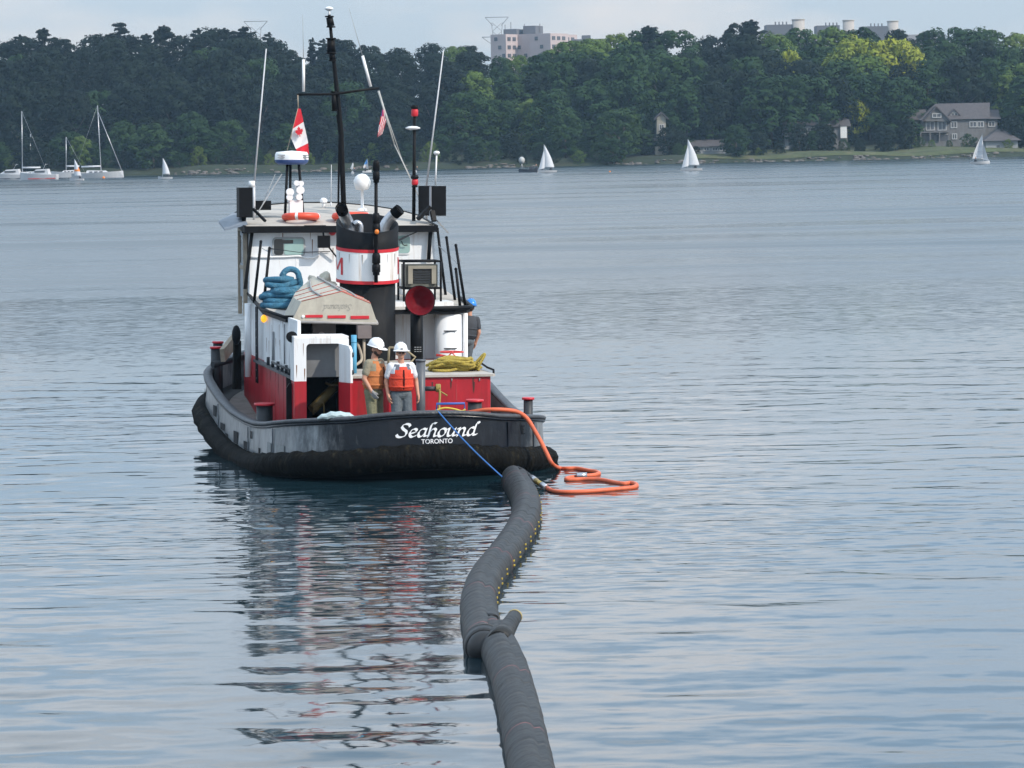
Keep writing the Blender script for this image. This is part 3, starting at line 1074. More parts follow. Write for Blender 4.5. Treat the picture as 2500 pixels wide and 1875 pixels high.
h = House('tower_house', 'narrow cream stone tower house among dark shore trees', 1612, 370, SH + 12)
h.wall(X4(598), X4(676), Y4(985), Y4(1290), depth=5, m=m_cream, name='tower')
h.gable_y(X4(590), X4(684), Y4(945), Y4(990), dy=-0.1, depth=5, face=m_cream)
h.wall(X4(430), X4(598), Y4(1235), Y4(1310), dy=1, depth=5, m=m_stone)
h.gable_x(X4(430), X4(600), Y4(1172), Y4(1238), dy=1, depth=5)
h.wall(X4(578), X4(690), Y4(1262), Y4(1330), dy=-2.5, depth=2.5, m=m_cream, name='porch')
for t in (1060, 1120):
    h.window(X4(620), X4(655), Y4(t), Y4(t + 40))
h.window(X4(625), X4(655), Y4(1175), Y4(1205))
h = House('bungalow', 'low grey-roofed bungalow behind the shore right of the tall white dinghy', 1735, 385, SH + 14)
h.wall(X4(920), X4(1240), Y4(1262), Y4(1320), depth=6, m=m_pale)
h.gable_x(X4(905), X4(1260), Y4(1200), Y4(1265), depth=6)
for a in (960, 1040, 1120, 1190):
    h.window(X4(a), X4(a + 40), Y4(1275), Y4(1300))
X5 = lambda u: 1820 + u / 4.482
Y5 = lambda v: 30 + v / 4.482
h = House('balcony_house', 'white-trimmed house with balconies half hidden by trees above the bank', 1995, 365, SH + 17)
h.wall(X5(430), X5(900), Y5(1235), Y5(1490), depth=6, m=m_pale)
h.wall(X5(900), X5(1115), Y5(1250), Y5(1480), dy=1, depth=6, m=m_stone)
h.gable_x(X5(430), X5(900), Y5(1165), Y5(1240), depth=6)
h.gable_x(X5(900), X5(1130), Y5(1160), Y5(1250), dy=1, depth=6)
h.wall(X5(1040), X5(1108), Y5(1245), Y5(1325), dy=0.6, depth=0.5, m=m_white, name='white_panel')
for k in range(4):
    h.window(X5(470 + k * 105), X5(530 + k * 105), Y5(1268), Y5(1310))
    h.window(X5(470 + k * 105), X5(530 + k * 105), Y5(1380), Y5(1440))
b = B()
p, q = Wc(X5(430), Y5(1352), h.y - 1.4), Wc(X5(880), Y5(1318), h.y - 1.4)
b.box(p.x, q.x, h.y - 1.4, h.y, p.z - .15, p.z)
b.box(p.x, q.x, h.y - 1.4, h.y - 1.3, q.z - .12, q.z)
for k in range(16):
    xx = p.x + (q.x - p.x) * k / 15
    b.box(xx - .04, xx + .04, h.y - 1.4, h.y - 1.32, p.z, q.z)
b.build('balcony', m_trimw, h.root, off=h.off)
h = House('hillside_cottage', 'tan chimney and white cap of a cottage high among the trees above the big house', 2272, 232, SH + 36)
h.wall(X6(560), X6(660), Y6(755), Y6(830), depth=4, m=m_tan)
h.gable_x(X6(555), X6(665), Y6(735), Y6(757), depth=4)
h.chimney(X6(562), X6(595), Y6(690), Y6(760), dy=-0.3, m=m_trimw)
# channel marker on the rocks
c = W(1274, 402, SH - 1)
b = B()
b.cyl((c.x, c.y, 0), (c.x, c.y, c.z + 0.3), 0.15, n=6)
b.ell((c.x, c.y, c.z + 0.9), 0.65, 0.65, 0.75, 10, 6)
tag(b.build('shore_marker', m_trimw, frame=WF((c.x, c.y, 0)), off=(c.x, c.y, 0)), 'small white round shore marker on the rocks left of a white dinghy', 'marker')

# ------------------------------------------------------------------ small craft
m_sail = mat('white sailcloth', (0.62, 0.63, 0.65), 0.8, var=0.05, scale=0.8)
m_gel = mat('white gelcoat', (0.58, 0.58, 0.59), 0.35, var=0.05, scale=1.5)
m_alu = mat('aluminium spar', (0.45, 0.46, 0.48), 0.35, metal=0.6)
m_ospo = mat('orange sailcloth', (0.80, 0.25, 0.04), 0.8)
m_blsl = mat('blue sailcloth', (0.10, 0.30, 0.65), 0.8)
m_dk = mat('dark canvas', (0.05, 0.055, 0.07), 0.8)
m_jack = mat('dark jacket', (0.045, 0.05, 0.06), 0.8)
m_skin = mat('skin', (0.52, 0.26, 0.17), 0.55, var=0.08, scale=20)
m_redp = mat('red boot stripe', (0.55, 0.06, 0.05), 0.5)
def hull_mesh(L, beam, fb, sheer=0.12, n=14, transom=0.75, draft=0.12):
    """boat hull along +x (bow), closed and decked"""
    b = B()
    ring = []
    for i in range(n + 1):
        t = i / n
        x = -L / 2 + L * t
        hb = beam / 2 * (transom + (1 - transom) * math.sin(min(1, t * 2.2) * math.pi / 2)) * (1 - max(0, (t - 0.45) / 0.55) ** 2.2)
        hb = max(hb, 0.01)
        zt = fb + sheer * (t * t) * 1.5
        ring.append([(x, -hb, zt), (x + (0.04 * L if t == 1 else 0) - 0.03 * L * t, -hb * 0.78, 0.0), (x * 0.96, 0, -draft), (x + 0 - 0.03 * L * t, hb * 0.78, 0.0), (x, hb, zt)])
    vs = [p for r in ring for p in r]
    fs = []
    for i in range(n):
        for k in range(4):
            a = i * 5 + k
            fs.append((a, a + 1, a + 6, a + 5))
        fs.append((i * 5 + 4, i * 5, i * 5 + 5, i * 5 + 9))
    fs.append((0, 1, 2, 3, 4))
    b.add(vs, fs, 0, False)
    return b
def sail_sheet(b, tack, head, clew, belly, n=8, m=0, thick=0.012):
    """curved triangular sail with thickness"""
    tack, head, clew, belly = map(Vector, (tack, head, clew, belly))
    rows = []
    for i in range(n + 1):
        t = i / n
        l_ = tack.lerp(head, t)
        r_ = clew.lerp(head, t) + (clew - tack) * 0.10 * math.sin(math.pi * t)
        rows.append([l_.lerp(r_, k / 5) + belly * math.sin(math.pi * k / 5) * (1 - t * 0.8) for k in range(6)])
    for side in (0, 1):
        vs = [p + belly.normalized() * (thick * side) for r in rows for p in r]
        b.add(vs, [(i * 6 + k, i * 6 + k + 1, (i + 1) * 6 + k + 1, (i + 1) * 6 + k) for i in range(n) for k in range(5)], m, True)
    return b
def helmsman(b, x, y, z, m_body, m_head):
    b.ell((x, y, z + 0.28), 0.22, 0.20, 0.34, 8, 6, m_body)
    b.ell((x + 0.05, y, z + 0.74), 0.11, 0.11, 0.14, 8, 6, m_head)
    b.cyl((x, y - .15, z + .45), (x + .3, y - .25, z + .2), .06, .05, 6, m_body)
    b.cyl((x, y + .1, z + .05), (x + .45, y + .05, z + .05), .1, .07, 6, m_body)
def dinghy(px, pw, ptop, label, heading, lean=2.0, jib=True, band=None, name='sailing_dinghy'):
    base = on_water(px, pw, 0.0)
    H = W(px, ptop, base.y).z
    L = H * 0.68
    fr = WF((base.x, base.y, 0.0), heading) @ Matrix.Rotation(rad(lean), 4, 'X')
    r = empty(name, fr)
    tag(r, label, 'sailboat', 'small dinghies sailing off the far shore')
    hb = hull_mesh(L, L * 0.36, 0.34, draft=0.1)
    hb.build('hull', m_gel, r)
    mx = L * 0.18
    b = B()
    b.cyl((mx, 0, 0.2), (mx - 0.15, 0, H), 0.045, 0.03, 8)
    b.build('mast', m_alu, r)
    b = B()
    b.cyl((mx, 0, 0.85), (mx - L * 0.55, 0.25, 0.8), 0.035, n=8)
    b.build('boom', m_alu, r)
    b = B()
    sail_sheet(b, (mx - .06, 0, 0.95), (mx - 0.2, 0.03, H * 0.985), (mx - L * 0.55, 0.27, 0.92), (0, 0.35, 0))
    if band:
        for f, k in list(zip(range(len(b.f)), b.f)):
            zc = sum(b.v[i][2] for i in k) / len(k) / H
            if band[0] < zc < band[1]:
                b.m[f] = 1
    ms_ = b.build('mainsail', [m_sail, band[2] if band else m_sail], r)
    for f_ in (.25, .42, .60, .76):
        b = B()
        b.cyl((mx - .07, .0, H * f_ + .1), (mx - .07 - L * .5 * (1 - f_), .22, H * f_), .03, n=5)
        b.build('batten', m_alu, ms_)
    if jib:
        b = B()
        sail_sheet(b, (L * 0.46, 0, 0.5), (mx - .1, 0.02, H * 0.80), (mx - 0.1, 0.3, 0.75), (0, 0.22, 0), n=6)
        b.build('jib', m_sail, r)
    b = B()
    helmsman(b, -L * 0.22, -0.3, 0.3, 0, 1)
    pr = b.build('person', [m_jack, m_skin], frame=fr)
    tag(pr, 'sailor in dark clothing seated in the ' + label.split(' dinghy')[0] + ' dinghy', 'person')
    return r
dinghy(187, 441, 388, 'orange-banded white dinghy in front of the moored sloop', rad(170), lean=4, jib=False, band=(0.42, 0.56, m_ospo))
dinghy(403, 437, 385, 'plain white dinghy sailing alone between moored sloop and tug', rad(175), lean=3, jib=False)
dinghy(862, 424, 397, 'small white dinghy seen just right of the tug mast', rad(80), lean=2, jib=False)
dinghy(896, 421, 387, 'blue and white dinghy seen between tug mast and red-lamp pole', rad(20), lean=-3, jib=False, band=(0.62, 0.95, m_blsl))
dinghy(1014, 421, 391, 'narrow white dinghy hidden behind the red-lamp pole', rad(100), lean=1, jib=False)
dinghy(1336, 421, 352, 'white dinghy with jib beside the dark launch', rad(186), lean=2)
dinghy(1688, 416, 339, 'tall white dinghy sailing below the cream tower', rad(188), lean=1)
dinghy(2392, 400, 329, 'white two-sail dinghy off the boathouse and lawn', rad(-8), lean=-2)
# dark launch beside the white dinghy
p = on_water(1298, 420)
r = empty('motor_launch', WF(p, rad(180)))
tag(r, 'low dark motor launch beside the white dinghy', 'motorboat')
hull_mesh(4.6, 1.7, 0.45).build('hull', m_dk, r)
b = B()
b.box(-.4, .5, -.5, .5, .45, .95)
b.build('console', m_dk, r)
b = B()
helmsman(b, -0.9, 0, 0.5, 0, 1)
tag(b.build('person', [m_jack, m_skin], frame=WF(p, rad(180))), 'helmsman in dark clothing in the low dark launch', 'person')
# moored yachts and motor cruisers at the left
def yacht(px, pw, ptop, Lm, label, heading, stay=True):
    base = on_water(px, pw)
    H = W(px, ptop, base.y).z
    fr = WF((base.x, base.y, 0), heading)
    r = empty('moored_sloop', fr)
    tag(r, label, 'sailboat')
    hb = hull_mesh(Lm, Lm * 0.3, 0.95, sheer=0.25, draft=0.3)
    hb.build('hull', m_gel, r)
    b = B()
    b.hexa([(-Lm * .22, -.9, .95), (Lm * .2, -.6, 1.0), (Lm * .2, .6, 1.0), (-Lm * .22, .9, .95), (-Lm * .2, -.75, 1.5), (Lm * .14, -.45, 1.4), (Lm * .14, .45, 1.4), (-Lm * .2, .75, 1.5)])
    cb = b.build('cabin', m_gel, r)
    for k in range(3):
        b = B()
        b.box(-Lm * .15 + k * Lm * .1, -Lm * .09 + k * Lm * .1, -.86, .86, 1.1, 1.28)
        b.build('window', m_win, cb)
    b = B()
    b.cyl((Lm * .06, 0, 1.0), (Lm * .03, 0, H), 0.11, 0.07, 8)
    b.cyl((Lm * .045, -.9, H * .6), (Lm * .045, .9, H * .6), 0.03, n=6)
    b.build('mast', m_alu, r)
    b = B()
    b.cyl((Lm * .06, 0, 2.3), (-Lm * .33, 0, 2.25), 0.16, n=8)
    b.build('furled_mainsail', m_sail, r)
    if stay:
        b = B()
        b.cyl((Lm * .48, 0, 1.1), (Lm * .04, 0, H * .9), 0.10, 0.05, 6)
        b.build('furled_jib', m_alu, r)
    b = B()
    b.cyl((-Lm * .48, 0, 1.0), (Lm * .03, 0, H), 0.02, n=4)
    b.build('backstay', m_alu, r)
    return r
yacht(240, 434, 257, 10.5, 'white moored sloop with bare mast and furled jib behind the orange-banded dinghy', rad(-12))
yacht(62, 437, 271, 9.5, 'leftmost tall-masted white sloop moored among motor cruisers', rad(176), stay=False)
yacht(80, 433, 327, 7.5, 'smaller sloop with grey mast just right of the leftmost sloop', rad(160), stay=False)
yacht(167, 433, 334, 7.0, 'small sloop with thin mast left of the orange-banded dinghy', rad(185), stay=False)
def cruiser(px, pw, L, label, heading, hullm):
    base = on_water(px, pw)
    r = empty('motor_cruiser', WF((base.x, base.y, 0), heading))
    tag(r, label, 'motorboat', 'motor cruisers moored at the left')
    hull_mesh(L, L * .34, 1.0, sheer=.35, draft=.25).build('hull', m_gel, r)
    b = B()
    b.hexa([(-L * .3, -1.0, 1.0), (L * .22, -.7, 1.1), (L * .22, .7, 1.1), (-L * .3, 1.0, 1.0), (-L * .26, -.9, 2.1), (L * .05, -.6, 2.0), (L * .05, .6, 2.0), (-L * .26, .9, 2.1)])
    cb = b.build('cabin', m_gel, r)
    b = B()
    b.box(-L * .2, L * .08, -1.0, 1.0, 1.45, 1.8)
    b.build('window', m_win, cb)
    b = B()
    b.cyl((-L * .12, 0, 2.05), (-L * .2, 0, 3.1), .04, n=6)
    b.cyl((-L * .22, -.7, 3.0), (-L * .22, .7, 3.0), .04, n=6)
    b.build('radar_arch', m_alu, r)
    b = B()
    for s in (-1, 1):
        b.bar((-L * .48, s * L * .125, .25), (L * .25, s * L * .15, .25), .04, .16)
    b.build('boot_stripe', hullm, r)
    return r
cruiser(22, 439, 8.0, 'white motor cruiser with grey cabin at the left picture edge', rad(175), m_dk)
cruiser(95, 439, 7.5, 'white motor cruiser with red stripe moored left of the banded dinghy', rad(172), m_redp)
# small orange mooring buoys
for px, py, lab in [(253, 435, 'small orange mooring buoy under the bow of the white sloop'), (1489, 420, 'tiny red buoy floating between launch and tall dinghy')]:
    p = on_water(px, py)
    b = B()
    kb = .8 if px < 500 else .45
    b.ell((0, 0, .1 * kb), .38 * kb, .38 * kb, .32 * kb, 10, 6)
    b.cyl((0, 0, .38 * kb), (0, 0, .6 * kb), .05 * kb, n=6)
    tag(b.build('mooring_buoy', m_ospo, frame=WF(p)), lab, 'buoy')

# ================================================================== THE TUG
m_hullp = mat('black hull paint', (0.005, 0.008, 0.014), 0.28, spec=0.42, var=0.35, scale=2.2, stain=(0.026, 0.033, 0.044), stain_amt=0.20, bump=0.25, bscale=4)
m_worn = mat('worn blue-grey hull paint', (0.125, 0.145, 0.165), 0.62, var=0.45, scale=4.0, stain=(0.020, 0.024, 0.032), stain_amt=0.45, bump=0.3, bscale=6)
m_rub = mat('fender rubber', (0.005, 0.005, 0.0045), 0.85, spec=0.12, var=0.5, scale=3, stain=(0.048, 0.040, 0.024), stain_amt=0.22, bump=0.9, bscale=7, stretch=(2.2, 2.2, 0.8))
m_rail = mat('worn rail paint', (0.045, 0.050, 0.058), 0.5, var=0.45, scale=7, stain=(0.12, 0.125, 0.13), stain_amt=0.25, bump=0.3, bscale=20)
m_deck = mat('grey deck paint', (0.25, 0.24, 0.22), 0.85, var=0.2, scale=2.5, stain=(0.13, 0.11, 0.09), stain_amt=0.45)
m_bdeck = mat('beige boat deck', (0.43, 0.40, 0.36), 0.85, var=0.12, scale=2.5, stain=(0.30, 0.26, 0.22), stain_amt=0.35)
m_red = mat('red deckhouse paint', (0.40, 0.012, 0.022), 0.42, var=0.15, scale=3, stain=(0.16, 0.025, 0.02), stain_amt=0.42, stretch=(1.5, 1.5, 0.6))
m_wht = mat('white tug paint', (0.78, 0.79, 0.80), 0.5, var=0.05, scale=3, stain=(0.42, 0.33, 0.25), stain_amt=0.32, stretch=(2, 2, 0.4))
m_blk = mat('black paint', (0.005, 0.0055, 0.007), 0.55, spec=0.16, var=0.3, scale=5)
m_fun = mat('black funnel paint', (0.009, 0.010, 0.012), 0.6, spec=0.14, var=0.3, scale=3, stain=(0.024, 0.022, 0.020), stain_amt=0.2)
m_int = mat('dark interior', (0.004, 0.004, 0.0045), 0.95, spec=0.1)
m_cr = mat('bright red paint', (0.55, 0.018, 0.030), 0.4, var=0.12)
m_gry = mat('grey machinery paint', (0.30, 0.31, 0.32), 0.5, var=0.15)
m_gdk = mat('dark grey metal', (0.030, 0.033, 0.038), 0.5, spec=0.35, var=0.25)
m_chr = mat('exhaust steel', (0.52, 0.53, 0.55), 0.32, metal=0.85, var=0.2, scale=8)
m_glas = mat('tinted cabin glass', (0.012, 0.016, 0.018), 0.06, var=0.1, spec=0.8)
m_glgr = mat('pale green cabin glass', (0.30, 0.45, 0.42), 0.12, var=0.08, spec=0.8)
m_wpl = mat('white plastic', (0.82, 0.82, 0.82), 0.35, var=0.03)
m_blue = mat('blue stripe', (0.05, 0.11, 0.30), 0.4)
m_tan2 = mat('old varnished wood', (0.36, 0.30, 0.23), 0.8, var=0.2, scale=6)
m_ltr = mat('white lettering', (0.85, 0.86, 0.88), 0.45, var=0.05)
m_ylw = mat('yellow paint', (0.55, 0.40, 0.05), 0.6, var=0.2, scale=8)

tug = empty('tugboat', T)
tag(tug, 'red, white and black tugboat seen from astern, trailing a dark boom', 'tugboat')
def part(b, name, m, parent=None):
    return b.build(name, m, parent or tug)

# ---- plan and sheer
ZR = ([0, .10, .31, .8, 1.2, 2, 3, 4, 5, 6.5, 8, 9.5, 11, 12, 13, 15.2], [1.28, 1.24, 1.17, 1.11, 1.07, 0.98, .87, .80, .79, .84, .98, 1.18, 1.40, 1.52, 1.65, 1.95])
def rim_z(Y):
    return float(np.interp(Y, *ZR))
def deck_z(Y):
    return rim_z(Y) - 0.56 - 0.10 * min(1, Y / 4)
SL, SN = 2.9, 2.3            # length and squareness of the rounded stern
def half(Y):
    if Y <= SL:
        return 2.78 * (1 - (1 - Y / SL) ** SN) ** (1 / SN)
    if Y <= 10.0:
        return 2.78 + 0.34 * math.sin((Y - SL) / (10.0 - SL) * math.pi / 2)
    return max(0.02, 3.12 * (1 - ((Y - 10.0) / 5.0) ** 2.2))
outline = []
for i in range(0, 34):
    a = math.pi / 2 * i / 33
    outline.append((2.78 * math.sin(a) ** (2 / SN), SL - SL * max(0, math.cos(a)) ** (2 / SN)))
for Y in np.linspace(3.3, 14.95, 44):
    outline.append((half(Y), float(Y)))
outline = [(-x, y) for x, y in outline[:0:-1]] + outline      # port bow -> stern -> starboard bow
NO = len(outline)
nrm = []
for i in range(NO):
    a, c = outline[max(i - 1, 0)], outline[min(i + 1, NO - 1)]
    d = Vector((c[0] - a[0], c[1] - a[1]))
    d.normalize()
    nrm.append((d.y, -d.x))
def strip(prof, name, m, parent=None, caps=True, smooth=True):
    """sweep a closed (outward, up) profile function around the plan"""
    b = B()
    P = len(prof(0))
    vs = []
    for i in range(NO):
        x, y = outline[i]
        for (o, z) in prof(i):
            vs.append((x + nrm[i][0] * o, y + nrm[i][1] * o, z))
    fs = [(i * P + k, i * P + (k + 1) % P, (i + 1) * P + (k + 1) % P, (i + 1) * P + k) for i in range(NO - 1) for k in range(P)]
    b.add(vs, fs, 0, smooth)
    b.add(vs[:P], [tuple(range(P))], 0)
    b.add(vs[-P:], [tuple(range(P))[::-1]], 0)
    return part(b, name, m, parent)
def zr(i):
    return rim_z(outline[i][1])
def hprof(i):
    zt, = (zr(i) - .62,)
    zl = zt - .42
    return [(-.9, -1.3), (-.62, min(-.40, zl - .30)), (-.42, min(-.05, zl - .15)), (-.02, zl), (0, zt), (-.5, zt), (-.9, -1.0)]
hull = strip(hprof, 'hull', m_blk)
# bulwark plating: black round the stern, scuffed blue-grey paint along the port and starboard quarters
bul = strip(lambda i: [(0.01, zr(i) - .64), (-0.012, zr(i) - .02), (-.075, zr(i) - .02), (-.065, zr(i) - .64)], 'bulwark', m_hullp, smooth=False)
def blended_bulwark():
    """black paint round the stern, rubbed through to chalky blue-grey along the quarters where the tug lies against quays"""
    m = m_hullp.copy()
    m.name = 'bulwark paint'
    n, l = m.node_tree.nodes, m.node_tree.links
    bs = n['Principled BSDF']
    src = bs.inputs['Base Color'].links[0].from_socket
    tc_ = n.new('ShaderNodeTexCoord')
    sp_ = n.new('ShaderNodeSeparateXYZ')
    l.new(tc_.outputs['Object'], sp_.inputs[0])
    nz_ = n.new('ShaderNodeTexNoise')
    nz_.inputs['Scale'].default_value = 2.6
    nz_.inputs['Detail'].default_value = 9
    nz_.inputs['Roughness'].default_value = 0.72
    mpp = n.new('ShaderNodeMapping')
    mpp.inputs['Scale'].default_value = (1.6, 1.6, 0.5)
    l.new(tc_.outputs['Object'], mpp.inputs['Vector'])
    l.new(mpp.outputs['Vector'], nz_.inputs['Vector'])
    def rng__(a_, c_):
        r_ = n.new('ShaderNodeMapRange')
        r_.inputs['From Min'].default_value = a_
        r_.inputs['From Max'].default_value = c_
        r_.inputs['To Min'].default_value = -0.55
        r_.inputs['To Max'].default_value = 0.42
        l.new(sp_.outputs['X'], r_.inputs['Value'])
        return r_.outputs['Result']
    mxm = n.new('ShaderNodeMath')
    mxm.operation = 'MAXIMUM'
    l.new(rng__(-0.8, -2.5), mxm.inputs[0])
    l.new(rng__(1.3, 2.9), mxm.inputs[1])
    ad_ = n.new('ShaderNodeMath')
    ad_.operation = 'ADD'
    l.new(mxm.outputs[0], ad_.inputs[0])
    l.new(nz_.outputs['Fac'], ad_.inputs[1])
    r3 = n.new('ShaderNodeMapRange')
    r3.inputs['From Min'].default_value = 0.40
    r3.inputs['From Max'].default_value = 0.85
    l.new(ad_.outputs[0], r3.inputs['Value'])
    wr_ = n.new('ShaderNodeValToRGB')
    wr_.color_ramp.elements[0].color = (0.060, 0.074, 0.090, 1)
    wr_.color_ramp.elements[1].color = (0.33, 0.35, 0.36, 1)
    wr_.color_ramp.elements[0].position = 0.3
    wr_.color_ramp.elements[1].position = 0.7
    l.new(nz_.outputs['Fac'], wr_.inputs['Fac'])
    mx_ = n.new('ShaderNodeMixRGB')
    l.new(r3.outputs['Result'], mx_.inputs['Fac'])
    l.new(src, mx_.inputs['Color1'])
    l.new(wr_.outputs['Color'], mx_.inputs['Color2'])
    l.new(mx_.outputs['Color'], bs.inputs['Base Color'])
    return m
bul.data.materials[0] = blended_bulwark()
cap = strip(lambda i: [(.045, zr(i) - .03), (.055, zr(i) + .02), (.02, zr(i) + .05), (-.13, zr(i) + .05), (-.15, zr(i) + .02), (-.14, zr(i) - .03)], 'cap_rail', m_rail, bul)
rubr = strip(lambda i: [(.012, zr(i) - .085), (.035, zr(i) - .07), (.035, zr(i) - .04), (.012, zr(i) - .032)], 'rubbing_strake', m_hullp, bul)
fr_ = random.Random(3)
def fprof(i):
    zt = zr(i) - .62
    w_ = .02 * math.sin(i * 1.7) + .012 * math.sin(i * 4.1)
    return [(-.02, zt + .01), (.13, zt + .03 + w_), (.25 + w_, zt - .05), (.30 + w_, zt - .16), (.28 - w_, zt - .31), (.16, zt - .44), (.02, zt - .49), (-.06, zt - .44)]
fen = strip(fprof, 'fender', m_rub)
# deck
b = B()
vs = []
Ys = [0.12, .5, 1, 1.6, 2.4, 3.2, 4.2, 5.5, 7, 8.5, 10, 11, 12, 13, 13.8, 14.4]
for Y in Ys:
    hb = max(.1, half(Y) - .05)
    for k in range(7):
        t = -1 + 2 * k / 6
        vs.append((hb * t, Y, deck_z(Y) + .03 * (1 - t * t)))
b.add(vs, [(j * 7 + k, j * 7 + k + 1, (j + 1) * 7 + k + 1, (j + 1) * 7 + k) for j in range(len(Ys) - 1) for k in range(6)], 0)
part(b, 'deck', m_deck)
# freeing ports, patches and plate straps on the port bulwark
def plan_at(Y, side):
    k = min(range(NO), key=lambda i: abs(outline[i][1] - Y) + (0 if outline[i][0] * side > 0 else 99))
    return k
def hull_plate(Y, side, v0, v1, wd, name, m, proud=.012, parent=None):
    k = plan_at(Y, side)
    x, y = outline[k]
    nx, ny = nrm[k]
    tx, ty = -ny, nx
    zz = zr(k)
    b = B()
    q = []
    for s, v in ((-1, v0), (1, v0), (1, v1), (-1, v1)):
        q.append((x + nx * (.0 + .012) + tx * s * wd / 2, y + ny * .012 + ty * s * wd / 2, zz - .64 + v * .62))
    b.prism(q, (nx * proud, ny * proud, 0))
    return part(b, name, m, parent or bul)
m_frp = mat('freeing port dark', (0.008, 0.009, 0.011), 0.8)
for Y, v0, v1, wd in [(10.6, .25, .55, .45), (8.7, .25, .62, .42), (7.5, .12, .35, .5), (6.0, .08, .48, .45), (5.0, .08, .34, .42), (3.7, .08, .25, .14), (7.0, .05, .15, .3), (4.3, .5, .75, .10)]:
    hull_plate(Y, -1, v0, v1, wd, 'freeing_port', m_frp, .008)
m_pat = mat('pale scuffed patch', (0.26, 0.27, 0.27), 0.7, var=0.2, scale=9)
for Y, v0, v1, wd in [(2.55, .04, .42, .34), (1.75, .04, .30, .36)]:
    hull_plate(Y, -1, v0, v1, wd, 'scuffed_patch', m_pat)
for Y in (2.2, 4.6, 8.1):
    hull_plate(Y, -1, .02, .86, .035, 'plate_strap', m_worn, .02)
for Y in (.42, 1.0):
    hull_plate(Y, 1, .02, .86, .04, 'plate_strap', m_hullp, .015)

# ---- lettering on the stern
def stern_y(x):
    return SL - SL * (1 - (min(abs(x), 2.7) / 2.78) ** SN) ** (1 / SN)
GLY = {
    'S': (1.02, [[(.98, 1.30), (.86, 1.55), (.50, 1.60), (.26, 1.30), (.45, .95), (.72, .68), (.72, .25), (.40, 0), (.05, .05), (-.10, .30)]]),
    'e': (.80, [[(.08, .42), (.55, .60), (.60, .88), (.36, 1.0), (.10, .72), (.06, .30), (.28, .0), (.68, .20)]]),
    'a': (.90, [[(.64, .92), (.36, 1.0), (.06, .62), (.08, .12), (.34, .04), (.62, .55)], [(.70, 1.0), (.62, .5), (.62, .10), (.90, .16)]]),
    'h': (.92, [[(.58, 1.62), (.34, 1.66), (.18, 1.45), (.12, .8), (.06, -.02)], [(.12, .55), (.42, .98), (.66, .82), (.60, .4), (.62, .05), (.92, .16)]]),
    'o': (.80, [[(.36, 1.0), (.06, .66), (.08, .12), (.34, 0), (.64, .38), (.62, .86), (.36, 1.0)]]),
    'u': (.96, [[(-.06, .82), (.16, .98), (.10, .4), (.16, .06), (.42, .10), (.66, .60)], [(.74, 1.0), (.64, .4), (.64, .06), (.94, .16)]]),
    'n': (.96, [[(-.06, .82), (.16, .98), (.12, .5), (.06, -.02)], [(.12, .55), (.42, .98), (.66, .82), (.60, .3), (.64, .03), (.94, .16)]]),
    'd': (.95, [[(.62, .92), (.34, 1.0), (.06, .62), (.08, .12), (.34, .04), (.62, .5)], [(1.02, 1.50), (.86, 1.62), (.74, 1.35), (.64, .6), (.62, .08), (.95, .14)]]),
}
def script_word(word, size, xs, nib=.20, slant=.18):
    """broad-nib strokes -> list of flat quads in (u, v)"""
    quads = []
    u0 = 0.0
    na = rad(38)
    nv_ = (math.cos(na) * nib / 2, math.sin(na) * nib / 2)
    for ch in word:
        adv, strokes = GLY[ch]
        for st in strokes:
            pts = catmull([(x, y, 0) for x, y in st], 5)
            pts = [(u0 + p.x * xs + p.y * slant, p.y) for p in pts]
            for p, q in zip(pts[:-1], pts[1:]):
                dx, dy = q[0] - p[0], q[1] - p[1]
                cr_ = abs(dx * nv_[1] - dy * nv_[0])
                L_ = math.hypot(dx, dy) + 1e-9
                if cr_ / L_ < .035:                       # along the nib: hairline
                    w_ = (-dy / L_ * .05, dx / L_ * .05)
                else:
                    w_ = nv_
                e = (dx / L_ * .015, dy / L_ * .015)
                quads.append([(p[0] - w_[0] - e[0], p[1] - w_[1] - e[1]), (q[0] - w_[0] + e[0], q[1] - w_[1] + e[1]), (q[0] + w_[0] + e[0], q[1] + w_[1] + e[1]), (p[0] + w_[0] - e[0], p[1] + w_[1] - e[1])])
        u0 += adv * xs
    return [[(u * size, v * size) for u, v in q] for q in quads], u0 * size
def place_quads(quads, fn, name, m, parent, step=.00025):
    b = B()
    for i, q in enumerate(quads):
        vs = [fn(u, v, .003 + step * (i % 11)) for u, v in q]
        a = (vs[1] - vs[0]).cross(vs[2] - vs[0])
        b.add(vs, [(0, 1, 2, 3)], 0)
    return part(b, name, m, parent)
qs, tw = script_word('Seahound', .158, 1.30, nib=.37)
x0 = A(970, 1060, 0).x
sx_ = (A(1166, 1060, 0).x - x0) / tw
zb0 = A(975, 1067, .05).z
zb1 = A(1160, 1063, .05).z
def stern_fn(u, v, e):
    x = x0 + u * sx_
    return Vector((x, stern_y(x) - .012 - e - .006, zb0 + (zb1 - zb0) * u / tw + v))
place_quads(qs, stern_fn, 'name_lettering', m_ltr, bul)
def font_mesh(txt, size):
    cu = bpy.data.curves.new('tmp', 'FONT')
    cu.body = txt
    cu.size = size
    cu.offset = 0.012 * size
    o = bpy.data.objects.new('tmp', cu)
    COL.objects.link(o)
    bpy.context.view_layer.update()
    me = bpy.data.meshes.new_from_object(o.evaluated_get(bpy.context.evaluated_depsgraph_get()))
    V = [tuple(v.co) for v in me.vertices]
    Fc = [tuple(p.vertices) for p in me.polygons]
    bpy.data.objects.remove(o)
    bpy.data.curves.remove(cu)
    bpy.data.meshes.remove(me)
    return V, Fc
def font_on(txt, size, fn, name, m, parent, width=None):
    V, Fc = font_mesh(txt, size)
    w0 = max(v[0] for v in V)
    k = (width / w0) if width else 1
    b = B()
    b.add([fn(v[0] * k, v[1], .004) for v in V], Fc, 0)
    return part(b, name, m, parent)
xt = A(1028, 1075, 0).x
